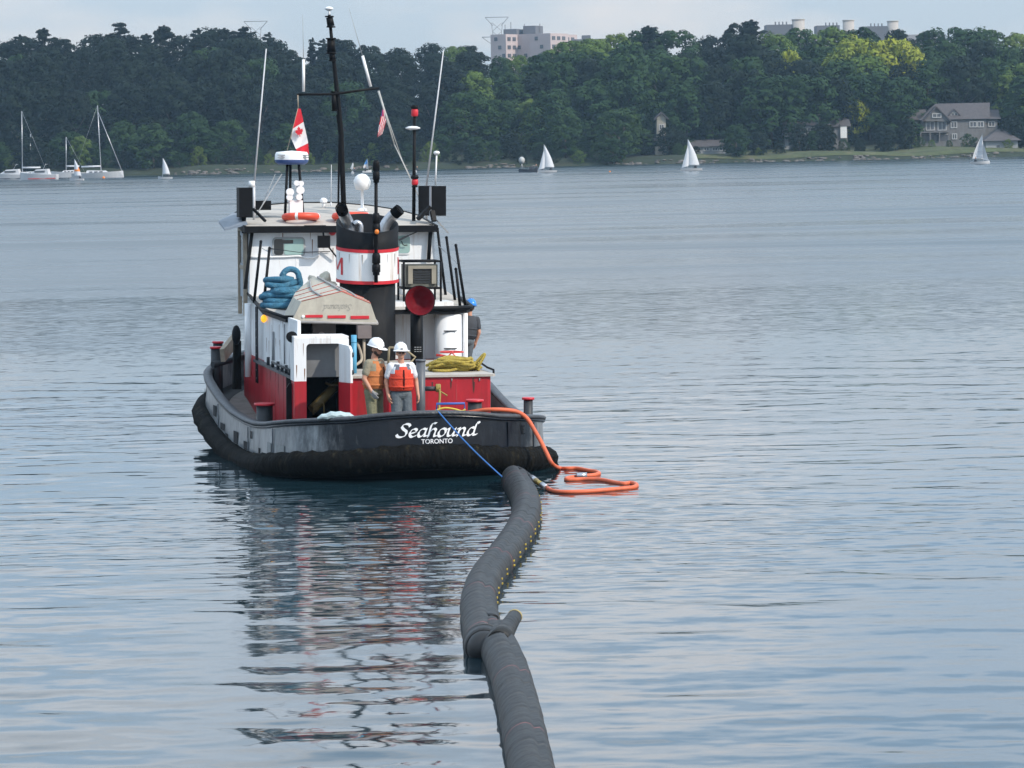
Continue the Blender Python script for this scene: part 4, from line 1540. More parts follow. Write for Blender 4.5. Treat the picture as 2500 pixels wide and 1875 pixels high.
wt = A(1105, 1075, 0).x - xt
zt0, zt1 = A(1030, 1083, .02).z, A(1103, 1081, .02).z
font_on('TORONTO', .125, lambda u, v, e: Vector((xt + u, stern_y(xt + u) - .012 - e - .006, zt0 + (zt1 - zt0) * u / wt + v)), 'port_lettering', m_ltr, bul, width=wt)
# draft mark bracket on the starboard quarter
c0 = A(1268, 1048, .9)
b = B()
for (u0_, v0_, u1_, v1_) in [(0, 0, .02, .17), (0, 0, .08, .02), (0, .15, .07, .17), (0, .08, .05, .095)]:
    xx0, xx1 = c0.x + u0_, c0.x + u1_
    b.prism([(xx0, stern_y(xx0) - .02, c0.z - .08 + v0_), (xx1, stern_y(xx1) - .02, c0.z - .08 + v0_), (xx1, stern_y(xx1) - .02, c0.z - .08 + v1_), (xx0, stern_y(xx0) - .02, c0.z - .08 + v1_)], (0, .004, 0))
part(b, 'draft_mark', m_blk, bul)

# ---- bitts
def bitt(px, py_top, Y, r, hgt, capr=1.3):
    c = A(px, py_top, Y)
    b = B()
    b.cyl((c.x, c.y, min(c.z - hgt, deck_z(Y))), (c.x, c.y, c.z - .03), r, n=16)
    o = part(b, 'bitt', m_gdk)
    b = B()
    b.cyl((c.x, c.y, c.z - .045), (c.x, c.y, c.z), r * capr, r * capr * .96, n=18)
    part(b, 'cap', m_cr, o)
    return c
bitt(646, 984, 4.5, .17, .9)
bitt(1159, 975, 1.0, .14, .6)
bitt(1289.5, 970, 2.3, .095, .7, 1.35)
bitt(527, 846, 11.2, .115, .6, 1.2)
bitt(532, 833, 11.9, .11, .6, 1.2)
c = A(527, 872, 11.2)
b = B()
b.cyl((c.x - .1, 11.0, c.z - .15), (c.x + .75, 11.6, c.z - .02), .07, n=10)
part(b, 'bitt_crossbar', m_gdk)

# ---- lower deckhouse
PX = -2.1
ZRED, ZBD = 1.80, 2.93
b = B()
b.box(PX, 2.1, 8.2, 11.6, .3, ZRED)
lower = part(b, 'lower_casing', m_red)
b = B()
b.box(PX + .02, 2.08, 8.22, 11.6, ZRED + .01, ZBD + .12)
house = part(b, 'deckhouse', m_wht)
# port wing wall that runs aft to the companionway
b = B()
b.box(PX, PX + .07, 3.25, 8.19, ZRED, ZBD)
wing = part(b, 'wing_wall', m_wht)
b = B()
b.box(PX - .004, PX + .08, 3.25, 8.19, .1, ZRED - .01)
wingred = part(b, 'wing_wall_base', m_red)
b = B()
b.box(PX - .14, PX - .004, 2.9, 9.0, ZRED - .05, ZRED + .0)
part(b, 'side_shelf', m_rail, wing)
# gear along the shelf: pipes, clamps and a coiled line
b = B()
for k, Y in enumerate((3.8, 4.3, 4.9, 5.5, 6.3, 7.0)):
    b.cyl((PX - .08, Y, ZRED), (PX - .08, Y, ZRED + .12 + .05 * (k % 2)), .035, n=8)
b.cyl((PX - .08, 3.7, ZRED + .10), (PX - .08, 6.4, ZRED + .10), .025, n=8)
part(b, 'shelf_pipe', m_gdk, wing)
b = B()
b.cyl((PX - .03, 4.9, ZRED + .15), (PX - .03, 4.9, ZBD - .15), .018, n=6)
b.cyl((PX - .03, 6.6, ZRED + .12), (PX - .03, 6.6, ZBD - .4), .03, n=6)
part(b, 'wall_conduit', m_gry, wing)
# rust runs are in the paint; white corner pillar and ladder further forward
b = B()
c0, c1 = A(588, 752, 9.2), A(590, 920, 9.2)
b.cyl((PX - .22, 9.2, c1.z), (PX - .22, 9.2, c0.z + .1), .075, n=10)
part(b, 'pillar', m_wht)
b = B()
for dx in (0, .22):
    b.cyl((PX - .10, 8.55 + dx, c1.z - .1), (PX - .10, 8.55 + dx, c0.z + .05), .02, n=6)
for k in range(9):
    z = c1.z + (c0.z - c1.z) * k / 8.5
    b.cyl((PX - .10, 8.55, z), (PX - .10, 8.77, z), .016, n=6)
part(b, 'side_ladder', m_gdk)
# boat deck
b = B()
pts = [(PX - .05, 4.6), (-.55, 4.6), (-.55, 7.35), (1.45, 7.35), (1.95, 7.40), (2.25, 7.62), (2.40, 8.0), (2.40, 9.0), (2.3, 11.8), (PX - .02, 11.3), (PX - .05, 8.0)]
def bd_z(Y):
    return ZBD + max(0, Y - 8.0) * .105
top = [(x, y, bd_z(y)) for x, y in pts]
n_ = len(pts)
b.add([(x, y, z - .10) for x, y, z in top] + top, [tuple(range(n_, 2 * n_)), tuple(range(n_))[::-1]] + [], 0)
b.add([(x, y, z - .10) for x, y, z in top] + top, [(i, (i + 1) % n_, n_ + (i + 1) % n_, n_ + i) for i in range(n_)], 1)
bdk = part(b, 'boat_deck', [m_bdeck, m_blk])
b = B()
edge = [(PX - .07, 11.5), (PX - .07, 8.0), (PX - .07, 4.58), (-.52, 4.57)]
b.tube([(x, y, bd_z(y) + .01) for x, y in edge], .035, 8)
edge = [(.85, 7.33), (1.45, 7.33), (1.97, 7.38), (2.27, 7.61), (2.43, 8.0), (2.43, 9.2)]
b.tube([(x, y, bd_z(y) + .02) for x, y in edge], .05, 8)
part(b, 'deck_edge', m_blk, bdk)
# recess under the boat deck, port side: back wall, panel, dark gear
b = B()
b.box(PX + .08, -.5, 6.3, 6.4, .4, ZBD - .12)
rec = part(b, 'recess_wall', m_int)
p0, p1 = A(763, 823, 6.2), A(819, 786, 6.2)
b = B()
b.box(p0.x, p1.x, 6.16, 6.29, p0.z, p1.z)
pn = part(b, 'control_panel', m_gry, rec)
c = A(785, 817, 6.14)
b = B()
b.cyl((c.x, 6.15, c.z), (c.x, 6.10, c.z), .065, n=16)
part(b, 'gauge', m_wpl, rec)
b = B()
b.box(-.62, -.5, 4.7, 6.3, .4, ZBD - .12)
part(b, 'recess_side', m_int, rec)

# companionway with arched opening
CY = 2.75
cl, cr2 = A(718, 900, CY).x, A(852, 900, CY).x
ctop = A(780, 826, CY).z
zbr = A(740, 931, CY).z
ol, orr = A(748, 900, CY).x, A(833, 900, CY).x
otop = A(790, 839, CY).z
def arch_ring(x0_, x1_, ztop, r, z0):
    pts = [(x0_, z0), (x0_, ztop - r)]
    for k in range(1, 7):
        a = math.pi - math.pi / 2 * k / 6
        pts.append((x0_ + r + r * math.cos(a), ztop - r + r * math.sin(a)))
    for k in range(0, 7):
        a = math.pi / 2 - math.pi / 2 * k / 6
        pts.append((x1_ - r + r * math.cos(a), ztop - r + r * math.sin(a)))
    pts.append((x1_, z0))
    return pts
def frame_wall(outer, inner, y0, y1, m_idx=0):
    b = B()
    n = len(outer)
    V = [(x, y0, z) for x, z in outer] + [(x, y0, z) for x, z in inner] + [(x, y1, z) for x, z in outer] + [(x, y1, z) for x, z in inner]
    for i in range(n - 1):
        b.add(V, [(i, i + 1, n + i + 1, n + i), (2 * n + i, 3 * n + i, 3 * n + i + 1, 2 * n + i + 1), (i, 2 * n + i, 2 * n + i + 1, i + 1), (n + i, n + i + 1, 3 * n + i + 1, 3 * n + i)], m_idx)
    return b
dzc = deck_z(CY) - .05
comp = part(frame_wall(arch_ring(cl, cr2, ctop, .03, zbr), arch_ring(ol, orr, otop, .08, zbr), CY, CY + .09), 'companionway', m_wht)
b = B()
b.box(cl, ol, CY - .004, CY + .10, dzc, zbr - .002)
b.box(orr, cr2, CY - .004, CY + .10, dzc, zbr - .002)
b.box(ol, orr, CY - .004, CY + .10, dzc, dzc + .30)
part(b, 'companionway_base', m_red, comp)
b = B()
b.box(cl, cl + .05, CY + .1, 3.25, zbr, ctop)
b.box(cl, cr2, CY + .02, 3.6, ctop + .002, ctop + .04)
part(b, 'companionway_roof', m_wht, comp)
b = B()
b.box(cl + .02, cl + .06, CY + .1, 3.25, dzc, zbr)
part(b, 'companionway_side', m_red, comp)
p0 = A(748, 921, CY + .3)
b = B()
b.box(ol - .05, orr + .05, CY + .32, CY + .36, p0.z, otop + .05)
b.box(ol - .05, orr + .05, CY + .30, CY + .32, p0.z, p0.z + .13)
part(b, 'inner_panel', mat('grey panel', (0.15, 0.155, 0.16), 0.6, var=0.15), comp)
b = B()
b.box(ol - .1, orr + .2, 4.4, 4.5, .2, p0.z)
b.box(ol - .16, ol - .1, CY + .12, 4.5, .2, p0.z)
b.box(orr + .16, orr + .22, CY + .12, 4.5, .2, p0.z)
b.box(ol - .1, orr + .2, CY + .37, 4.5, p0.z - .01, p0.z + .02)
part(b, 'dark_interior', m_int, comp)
# open door leaf, rounded, seen nearly edge-on
d0, d1 = A(829, 842, CY - .1), A(855, 932, CY - .38)
b = B()
b.prism([(d0.x, CY - .02, zbr - .02), (d1.x, CY - .42, zbr - .02), (d1.x, CY - .42, otop - .12), (d1.x - .03, CY - .38, otop - .03), (d0.x, CY - .02, otop)], (.05, .02, 0))
dr = part(b, 'door', m_wht, comp)
b = B()
b.prism([(d0.x - .01, CY - .03, dzc + .02), (d1.x - .01, CY - .43, dzc + .02), (d1.x - .01, CY - .43, zbr - .025), (d0.x - .01, CY - .03, zbr - .025)], (.05, .02, 0))
part(b, 'door_base', m_red, comp)
b = B()
for z in (otop - .25, zbr + .15):
    b.cyl((d1.x + .055, CY - .40, z), (d1.x + .055, CY - .40, z + .09), .02, n=8)
part(b, 'door_dog', m_gdk, comp)
# machinery glimpsed inside
b = B()
p = A(795, 960, 3.5)
b.cyl(A(762, 1000, 3.4), A(826, 935, 3.8), .10, n=12)
b.tube([A(765, 1012, 3.3), A(768, 985, 3.3), A(790, 982, 3.3), A(792, 1014, 3.3)], .02, 6)
b.tube([A(795, 935, 3.6), A(812, 941, 3.5), A(826, 938, 3.5)], .03, 6)
part(b, 'winch', mat('oily brass brown', (0.14, 0.10, 0.03), 0.5, var=0.3), comp)
# black rounded locker door leaning left of the companionway
q0, q1 = A(698, 1026, 3.3), A(717, 935, 3.3)
b = B()
b.prism([(q0.x, 3.2, .3), (q1.x, 3.2, .3), (q1.x, 3.2, q1.z), (q0.x + .06, 3.2, q1.z), (q0.x, 3.2, q1.z - .1)], (0, .06, 0))
part(b, 'watertight_door', m_blk)
b = B()
c = A(716, 822, 3.15)
b.cyl((c.x - .04, 3.2, c.z), (c.x - .04, 3.05, c.z), .10, .115, 16)
b.ell((c.x - .04, 3.2, c.z), .10, .10, .10, 12, 8)
part(b, 'deck_floodlight', m_blk)
c = A(708, 890, 3.2)
b = B()
b.tube([(c.x + .07, 3.2, c.z + .5), (c.x + .05, 3.15, c.z), (c.x + .08, 3.2, c.z - .3)], .018, 6)
part(b, 'hanging_hose', m_blk)

# amber deck lamp (lit)
c = A(639, 778, 7.7)
b = B()
b.cyl((PX, 7.7, c.z + .10), (PX - .06, 7.7, c.z + .10), .03, n=8)
lamp = part(b, 'deck_lamp', m_gdk)
b = B()
b.ell((PX - .075, 7.7, c.z), .065, .065, .085, 12, 8)
part(b, 'bulb_globe', mat('lit amber globe', (0.9, 0.45, 0.03), 0.3, emit=((1.0, 0.42, 0.02), 1.2)), lamp)

# ---- red engine casing with grey top
RY = 2.6
rx0, rx1 = A(856, 940, RY).x, A(1200, 940, RY).x
rtop = A(1120, 919, RY).z
b = B()
prof = [(rx0, RY), (rx1 - .08, RY), (rx1 - .02, RY + .03), (rx1, RY + .1), (rx1, 7.3), (rx0, 7.3)]
b.prism([(x, y, .3) for x, y in prof][::-1], (0, 0, rtop - .31))
cas = part(b, 'engine_casing', m_red)
b = B()
prof2 = [(rx0 - .03, RY - .05), (rx1 + .02, RY - .05), (rx1 + .08, RY + .02), (rx1 + .08, 7.3), (rx0 - .03, 7.3)]
b.prism([(x, y, rtop - .005) for x, y in prof2][::-1], (0, 0, .045))
part(b, 'casing_top', m_bdeck, cas)
b = B()
for k in range(5):
    xx = rx0 + .35 + k * (rx1 - rx0 - .6) / 4
    b.cyl((xx, RY - .012, rtop - .04), (xx, RY - .012, rtop - .10), .012, n=6)
part(b, 'lip_bolt', m_gry, cas)
# valve handwheel in red
c = A(1103, 861, 4.6)
b = B()
b.lathe([(.24, 0), (.22, .015), (.24, .03), (.26, .015), (.24, 0)], (c.x, c.y, c.z), 20)
for k in range(5):
    a = k * 1.2566
    b.cyl((c.x, c.y, c.z + .0), (c.x + .24 * math.cos(a), c.y + .24 * math.sin(a), c.z + .015), .012, n=6)
for s in (-1, 1):
    b.cyl((c.x, c.y, c.z), (c.x + s * .18, c.y, c.z - .17), .014, n=6)
c2 = A(1065, 868, 4.6)
b.tube([(c.x - .05, c.y, c.z - .1), (c2.x + .1, c2.y, c2.z), (c2.x, c2.y, c2.z + .01)], .03, 6)
part(b, 'valve_handwheel', mat('bright red enamel', (0.62, 0.05, 0.04), 0.4))
# black grab rail at the corner of the casing
b = B()
b.tube([A(1165, 880, 4.6), A(1190, 897, 3.6), A(1205, 903, 3.0), A(1205, 915, 3.0)], .022, 6)
part(b, 'grab_rail', m_blk, cas)

# ---- towing post with side arm
c0, c1 = A(1027, 880, 1.95), A(1027, 1010, 1.95)
b = B()
b.cyl((c0.x, 1.95, .4), (c0.x, 1.95, c0.z), .092, n=16)
b.cyl((c0.x, 1.95, c0.z - .02), (c0.x, 1.95, c0.z + .02), .105, n=16)
tp = part(b, 'towing_post', mat('slate grey paint', (0.09, 0.10, 0.115), 0.45, var=0.25))
a0, a1 = A(1032, 949, 1.95), A(1068, 949, 1.95)
b = B()
b.cyl(a0, a1, .048, n=12)
part(b, 'post_arm', m_gdk, tp)

# ---- funnel
fc = A(897, 640, 7.6)
fx, fy = fc.x, 7.6
FR = .67
def fz(py):
    return A(898, py, fy - FR).z
z_b, z_r1, z_r2, z_t = fz(695), fz(687), fz(625), fz(570)
def fun_ring(z, sl, r=FR, n=40):
    return [(fx + r * math.cos(2 * math.pi * i / n), fy + r * math.sin(2 * math.pi * i / n), z + sl * (r * math.sin(2 * math.pi * i / n) + FR)) for i in range(n)]
def fun_band(z0, s0, z1, s1, r0, r1, m):
    n = 40
    b = B()
    V = fun_ring(z0, s0, r0) + fun_ring(z1, s1, r1)
    b.add(V, [(i, (i + 1) % n, n + (i + 1) % n, n + i) for i in range(n)], 0, True)
    return b
b = B()
b.cyl((fx, fy, .4), (fx, fy, z_b + .05), .60, n=32)
fun = part(b, 'funnel', m_fun)
part(fun_band(z_r1, .06, z_r2 + .06, .10, FR, FR, 0), 'white_band', m_wht, fun)
part(fun_band(z_b, .06, z_r1, .06, FR + .008, FR + .008, 0), 'red_band', m_cr, fun)
part(fun_band(z_r2 + .06, .10, z_r2 + .13, .10, FR + .008, FR + .008, 0), 'red_band', m_cr, fun)
b = fun_band(z_r2 + .125, .10, z_t, .30, FR - .003, FR, 0)
n = 40
V = fun_ring(z_t, .30, FR) + fun_ring(z_t, .30, FR - .05)
b.add(V, [(i, (i + 1) % n, n + (i + 1) % n, n + i) for i in range(n)], 0, True)
V = fun_ring(z_t, .30, FR - .05) + fun_ring(z_r2 + .2, .05, FR - .05)
b.add(V, [(i, (i + 1) % n, n + (i + 1) % n, n + i) for i in range(n)], 0, True)
b.add(fun_ring(z_r2 + .2, .05, FR - .05), [tuple(range(n))], 0)
part(b, 'funnel_top', m_fun, fun)
# letter M on both flanks of the white band
for ac in (rad(188), rad(-4)):
    hh = (z_r2 - z_r1) * .68
    def fM(u, v, e, ac=ac):
        a = ac + u / FR
        return Vector((fx + (FR + .006) * math.cos(a), fy + (FR + .006) * math.sin(a), z_r1 + .10 + v + .08 * (FR * math.sin(a) + FR)))
    qs = []
    for (pa, pb) in (((0, 0), (0, 1)), ((0, 1), (.5, .25)), ((.5, .25), (1, 1)), ((1, 1), (1, 0))):
        for k in range(4):
            t0, t1 = k / 4, (k + 1) / 4
            u0_, v0_ = pa[0] + (pb[0] - pa[0]) * t0, pa[1] + (pb[1] - pa[1]) * t0
            u1_, v1_ = pa[0] + (pb[0] - pa[0]) * t1, pa[1] + (pb[1] - pa[1]) * t1
            ww = .075
            qs.append([((u0_ - .5) * .42 - ww / 2, v0_ * hh), ((u0_ - .5) * .42 + ww / 2, v0_ * hh), ((u1_ - .5) * .42 + ww / 2, v1_ * hh), ((u1_ - .5) * .42 - ww / 2, v1_ * hh)])
    place_quads(qs, fM, 'funnel_letter', m_cr, fun, step=0)
# exhaust pipes
def exhaust(pts, r, Y):
    P = catmull(pts, 5)
    b = B()
    b.tube(P, r, 16, caps=False)
    b.tube(P, r * .9, 16, caps=False)
    e, d = P[-1], (P[-1] - P[-3]).normalized()
    o = part(b, 'exhaust_pipe', m_chr, fun)
    b = B()
    b.cyl(e - d * .05, e - d * .04, r * .92, n=16)
    b.cyl(e - d * .16, e + d * .012, r * 1.03, n=16, caps=False)
    b.cyl(e - d * .16, e + d * .012, r * .93, n=16, caps=False)
    part(b, 'exhaust_mouth', m_int, fun)
exhaust([A(853, 580, fy - .2), A(852, 550, fy - .2), A(840, 525, fy - .35), A(833, 508, fy - .6)], .125, fy)
exhaust([A(938, 580, fy - .15), A(938, 555, fy - .15), A(952, 533, fy - .2), A(975, 512, fy - .35)], .120, fy)
b = B()
b.tube(catmull([A(881, 580, fy - .3), A(881, 552, fy - .3), A(872, 543, fy - .3), A(864, 548, fy - .3)], 5), .055, 12)
part(b, 'exhaust_elbow', m_chr, fun)
# signal pole on the aft side of the funnel
b = B()
p0, p1 = A(918, 690, fy - FR - .1), A(918, 395, fy - FR - .1)
b.cyl(p0, p1, .042, .036, 10)
b.cyl(A(918, 676, fy - FR - .1), A(918, 676, fy - FR + .02), .03, n=8)
b.cyl(A(918, 600, fy - FR - .1), A(918, 600, fy - FR + .02), .03, n=8)
sp = part(b, 'signal_pole', m_blk)
for (t, bo, hw, Yo) in [(391, 446, 8, 0), (520, 572, 9, 0), (617, 672, 9.5, 0)]:
    q0, q1 = A(918 - hw, bo, fy - FR - .12), A(919 + hw, t, fy - FR - .12)
    b = B()
    cx, rr_ = (q0.x + q1.x) / 2, (q1.x - q0.x) / 2
    b.lathe([(0, q0.z), (rr_ * .8, q0.z), (rr_ * .8, q0.z + .06), (rr_, q0.z + .07), (rr_, (q0.z + q1.z) / 2 - .02), (rr_ * .7, (q0.z + q1.z) / 2), (rr_, (q0.z + q1.z) / 2 + .02), (rr_, q1.z - .06), (rr_ * .7, q1.z), (0, q1.z)], (cx, fy - FR - .12, 0), 14)
    part(b, 'signal_lamp', m_blk, sp)
c = A(920, 566, fy - FR - .24)
b = B()
b.ell(c, .05, .04, .055, 10, 8)
part(b, 'amber_lens', mat('amber lens', (0.75, 0.20, 0.02), 0.25), sp)

# ---- red-mouthed ventilator cowl
cm_ = A(1025, 734, 5.35)
CYV = 5.6
b = B()
b.cyl((cm_.x, CYV + .12, rtop), (cm_.x, CYV + .12, cm_.z - .15), .135, n=20)
b.cyl((cm_.x, CYV + .12, rtop + .04), (cm_.x, CYV + .12, rtop + .10), .17, n=20)
cw = part(b, 'ventilator_pipe', m_blk)
b = B()
rotc = Matrix.Rotation(rad(78), 3, 'X')     # opening faces aft and a little up
b.lathe([(.135, -.42), (.17, -.34), (.25, -.18), (.30, -.05), (.315, 0), (.325, .015), (.31, .02)], cm_, 28, rot=rotc)
part(b, 'cowl', m_blk, cw)
b = B()
b.lathe([(.318, .018), (.295, .0), (.24, -.10), (.16, -.22), (0.0, -.30)], cm_, 28, rot=rotc)
part(b, 'cowl_lining', mat('dark red cowl lining', (0.13, 0.006, 0.012), 0.75, spec=0.15, var=0.2), cw)
# small stencilled label on the ventilator pipe
b = B()
for k in range(3):
    q = A(1018, 858 - k * 5.2, CYV)
    for j in range(3):
        b.box(q.x - .06 + j * .055, q.x - .06 + j * .055 + .042, CYV - .0201 + .004, CYV - .018 + .004, q.z - .006, q.z + .006)
part(b, 'stencil', m_gry, cw)

# ---- starboard rounded casing under the boat deck
c0, c1 = A(1067, 800, 7.55), A(1130, 800, 7.55)
tx = (c0.x + c1.x) / 2
tr_ = (c1.x - c0.x) / 2
b = B()
b.cyl((tx, 7.75, .3), (tx, 7.75, ZBD - .12), tr_ + .02, n=32)
tank = part(b, 'round_casing', m_wht)
b = B()
for py in (808, 851):
    z = A(1090, py, 7.5).z
    b.cyl((tx - tr_ * .55, 7.75 - tr_ - .03, z), (tx + tr_ * .45, 7.75 - tr_ - .03, z + .005), .013, n=8)
part(b, 'grab_bar', m_gdk, tank)
b = B()
xx = A(1138, 800, 7.5).x
b.cyl((xx, 7.6, .4), (xx, 7.6, ZBD - .1), .055, n=10)
part(b, 'pillar', m_wht)

# ---- deck generator on the starboard boat deck
g0, g1 = A(984, 704, 8.6), A(1074, 641, 8.6)
b = B()
for (x, y) in ((g0.x, 8.5), (g1.x, 8.5), (g0.x, 9.2), (g1.x, 9.2)):
    b.cyl((x, y, bd_z(y)), (x, y, g1.z + .03), .025, n=8)
for z in (g0.z, g1.z + .03):
    for y in (8.5, 9.2):
        b.cyl((g0.x, y, z), (g1.x, y, z), .022, n=8)
    for x in (g0.x, g1.x):
        b.cyl((x, 8.5, z), (x, 9.2, z), .022, n=8)
gen = part(b, 'equipment_frame', m_blk)
b = B()
b.box(g0.x + .06, g1.x - .06, 8.56, 9.15, g0.z + .03, g1.z - .04)
part(b, 'equipment_case', mat('olive grey case', (0.115, 0.115, 0.095), 0.6, var=0.2), gen)
b = B()
b.box(g0.x + .10, g0.x + .20, 8.50, 8.555, g0.z + .10, g1.z - .06)
b.box(g1.x - .20, g1.x - .10, 8.50, 8.555, g0.z + .10, g1.z - .06)
b.box(g0.x + .20, g1.x - .20, 8.50, 8.555, g1.z - .13, g1.z - .06)
part(b, 'case_trim', mat('khaki trim', (0.27, 0.25, 0.20), 0.7), gen)
b = B()
for k in range(6):
    z = g0.z + .12 + k * .055
    b.box(g0.x + .22, g1.x - .22, 8.53, 8.555, z, z + .03)
part(b, 'louvre', m_gdk, gen)

# ---- wheelhouse
WY = 10.0
wl, wr = A(608, 600, WY).x, A(1063, 600, WY).x
wz0, wz1 = bd_z(WY) - .05, A(834, 552, WY).z
lean_ = .10
fr_pts = [(wl, WY), (wr, WY), (wr, 11.7), (wr - .45, 12.8), (0.9, 13.5), (-.9, 13.5), (wl + .45, 12.8), (wl, 11.7)]
b = B()
lo = [(x, y, wz0) for x, y in fr_pts]
hi = [(x * .985, y, wz1) for x, y in fr_pts]
n = len(lo)
b.add(lo + hi, [(i, (i + 1) % n, n + (i + 1) % n, n + i) for i in range(n)] + [tuple(range(n, 2 * n))], 0)
wh = part(b, 'wheelhouse', m_wht)
# roof: cambered slab, rounded front, black fascia
def roof_z(x, y):
    return wz1 + .10 + (y - WY) * .085 - .035 * x * x * .5
rp = [(-2.17, 9.72), (2.17, 9.72), (2.17, 12.0), (1.9, 13.0), (1.3, 13.8), (.5, 14.2), (-.5, 14.2), (-1.3, 13.8), (-1.9, 13.0), (-2.17, 12.0)]
rcx = (A(600, 545, 9.72).x + A(1066, 545, 9.72).x) / 2
rp = [(x + rcx, y) for x, y in rp]
b = B()
cen = (rcx, 11.6)
rows_ = []
for k in range(0, 7):
    s = k / 6
    rows_.append([(cen[0] + (x - cen[0]) * s, cen[1] + (y - cen[1]) * s) for x, y in rp])
V = [(x, y, roof_z(x - rcx, y)) for r in rows_ for x, y in r]
n = len(rp)
fs = [(k * n + i, k * n + (i + 1) % n, (k + 1) * n + (i + 1) % n, (k + 1) * n + i) for k in range(1, 6) for i in range(n)]
fs += [(0, n + i, n + (i + 1) % n) for i in range(n)]
b.add(V, fs, 0, True)
rf = part(b, 'roof', m_bdeck, wh)
b = B()
V = [(x, y, roof_z(x - rcx, y) - .13) for x, y in rp] + [(x, y, roof_z(x - rcx, y) + .02) for x, y in rp]
V2 = [(cen[0] + (x - cen[0]) * .975, cen[1] + (y - cen[1]) * .975, z) for (x, y, z) in V]
b.add(V, [(i, (i + 1) % n, n + (i + 1) % n, n + i) for i in range(n)], 0)
b.add(V2, [(i, (i + 1) % n, n + (i + 1) % n, n + i) for i in range(n)], 0)
b.add(V[n:] + V2[n:], [(i, (i + 1) % n, n + (i + 1) % n, n + i) for i in range(n)], 0)
b.add(V[:n] + V2[:n], [(i, (i + 1) % n, n + (i + 1) % n, n + i) for i in range(n)], 0)
part(b, 'roof_fascia', m_blk, wh)
b = B()
b.add([(cen[0] + (x - cen[0]) * .974, cen[1] + (y - cen[1]) * .974, roof_z(x - rcx, y) - .10) for x, y in rp], [tuple(range(n))])
part(b, 'roof_soffit', m_wht, wh)
def rounded(p0, p1, Y, r, thick, name, m, parent, inset=0.0):
    x0_, x1_, z0_, z1_ = p0.x, p1.x, p0.z, p1.z
    pts = []
    for (cx, cz, a0) in ((x1_ - r, z1_ - r, 0), (x0_ + r, z1_ - r, 90), (x0_ + r, z0_ + r, 180), (x1_ - r, z0_ + r, 270)):
        for k in range(5):
            a = rad(a0 + 22.5 * k)
            pts.append((cx + r * math.cos(a), Y, cz + r * math.sin(a)))
    b = B()
    b.prism(pts, (0, thick, 0))
    return part(b, name, m, parent)
w0, w1 = A(669, 622, WY), A(740, 583, WY)
wf = rounded(w0 + Vector((-.04, 0, -.04)), w1 + Vector((.04, 0, .04)), WY - .035, .09, .04, 'window_frame', mat('grey rubber gasket', (0.33, 0.34, 0.34), 0.6), wh)
xm = w0.x + (w1.x - w0.x) * .31
rounded(w0, Vector((xm, 0, w1.z)), WY - .045, .05, .02, 'window', m_glas, wh)
rounded(Vector((xm + .02, 0, w0.z)), w1, WY - .045, .05, .02, 'window', m_glgr, wh)
b = B()
b.box(xm - .05, xm + .22, WY - .052, WY - .046, w1.z - .10, w1.z - .02)
part(b, 'window_blind', m_glas, wh)
w0, w1 = A(960, 618, WY), A(1000, 575, WY)
rounded(w0 + Vector((-.03, 0, -.03)), w1 + Vector((.03, 0, .03)), WY - .03, .08, .035, 'window_frame', m_wpl, wh)
rounded(w0, w1, WY - .04, .07, .02, 'window', m_glgr, wh)
# port side door and frames of the wheelhouse
b = B()
b.box(wl - .045, wl - .01, 10.35, 11.2, wz0 + .0, wz1 - .12)
pd = part(b, 'side_door', mat('pale blue-grey panel', (0.36, 0.40, 0.44), 0.55, var=0.1), wh)
b = B()
for (y0, y1) in ((10.28, 10.36), (11.2, 11.28)):
    b.box(wl - .09, wl - .005, y0, y1, wz0 - .4, wz1 - .05)
b.box(wl - .09, wl - .005, 10.28, 11.28, wz1 - .12, wz1 - .04)
b.box(wl - .07, wl - .005, 10.36, 11.2, wz0 + .62, wz0 + .70)
part(b, 'door_frame', m_tan2, wh)
b = B()
b.box(wl - .055, wl - .045, 10.45, 11.1, wz0 + .75, wz1 - .22)
part(b, 'door_window', m_glas, wh)
b = B()
b.bar(A(616, 560, 9.95), A(598, 706, 9.95), .07, .07)
part(b, 'corner_post', m_blk, wh)
b = B()
b.tube([A(1053, 547, 9.9), A(1049, 590, 9.9), A(1046, 641, 9.9)], .045, 8)
part(b, 'corner_post', m_blk, wh)
# fittings on the aft wall
b = B()
q0, q1 = A(776, 605, 9.75), A(804, 575, 9.75)
b.box(q0.x, q1.x, 9.62, 9.80, q0.z, q1.z)
fl = part(b, 'floodlight', m_blk, wh)
b = B()
b.cyl(((q0.x + q1.x) / 2, 9.75, q1.z), ((q0.x + q1.x) / 2, 9.95, q1.z + .22), .02, n=8)
b.bar(A(800, 600, 9.85), A(822, 628, 9.9), .03, .03)
part(b, 'floodlight_bracket', m_blk, wh)
b = B()
q0, q1 = A(743, 557, 9.85), A(795, 552, 9.85)
b.box(q0.x, q1.x, 9.78, 9.95, q0.z - .02, q1.z + .02)
part(b, 'strip_light', m_blk, wh)
b = B()
c = A(813, 566, 9.9)
b.cyl((c.x, 9.98, c.z), (c.x, 9.90, c.z), .085, .06, 16)
part(b, 'alarm_bell', m_cr, wh)
b = B()
b.tube(catmull([A(610, 628, 9.97), A(690, 627, 9.97), A(728, 625, 9.97), A(748, 629, 9.97), A(768, 628, 9.97), A(778, 620, 9.97)], 4), .022, 6)
part(b, 'conduit', m_wpl, wh)
b = B()
b.tube([A(655, 606, 9.96), A(730, 616, 9.96), A(806, 614, 9.96)], .010, 5)
part(b, 'cable', m_gdk, wh)
b = B()
p = A(1000, 575, 9.8)
b.bar(A(974, 586, 9.8), A(997, 575, 9.8), .05, .04)
b.tube([A(978, 583, 9.8), A(1020, 565, 9.8), A(1050, 553, 9.8)], .012, 5)
b.tube(catmull([A(980, 588, 9.9), A(985, 598, 9.9), A(995, 598, 9.9)], 4), .012, 5)
part(b, 'wiper_arm', m_gdk, wh)
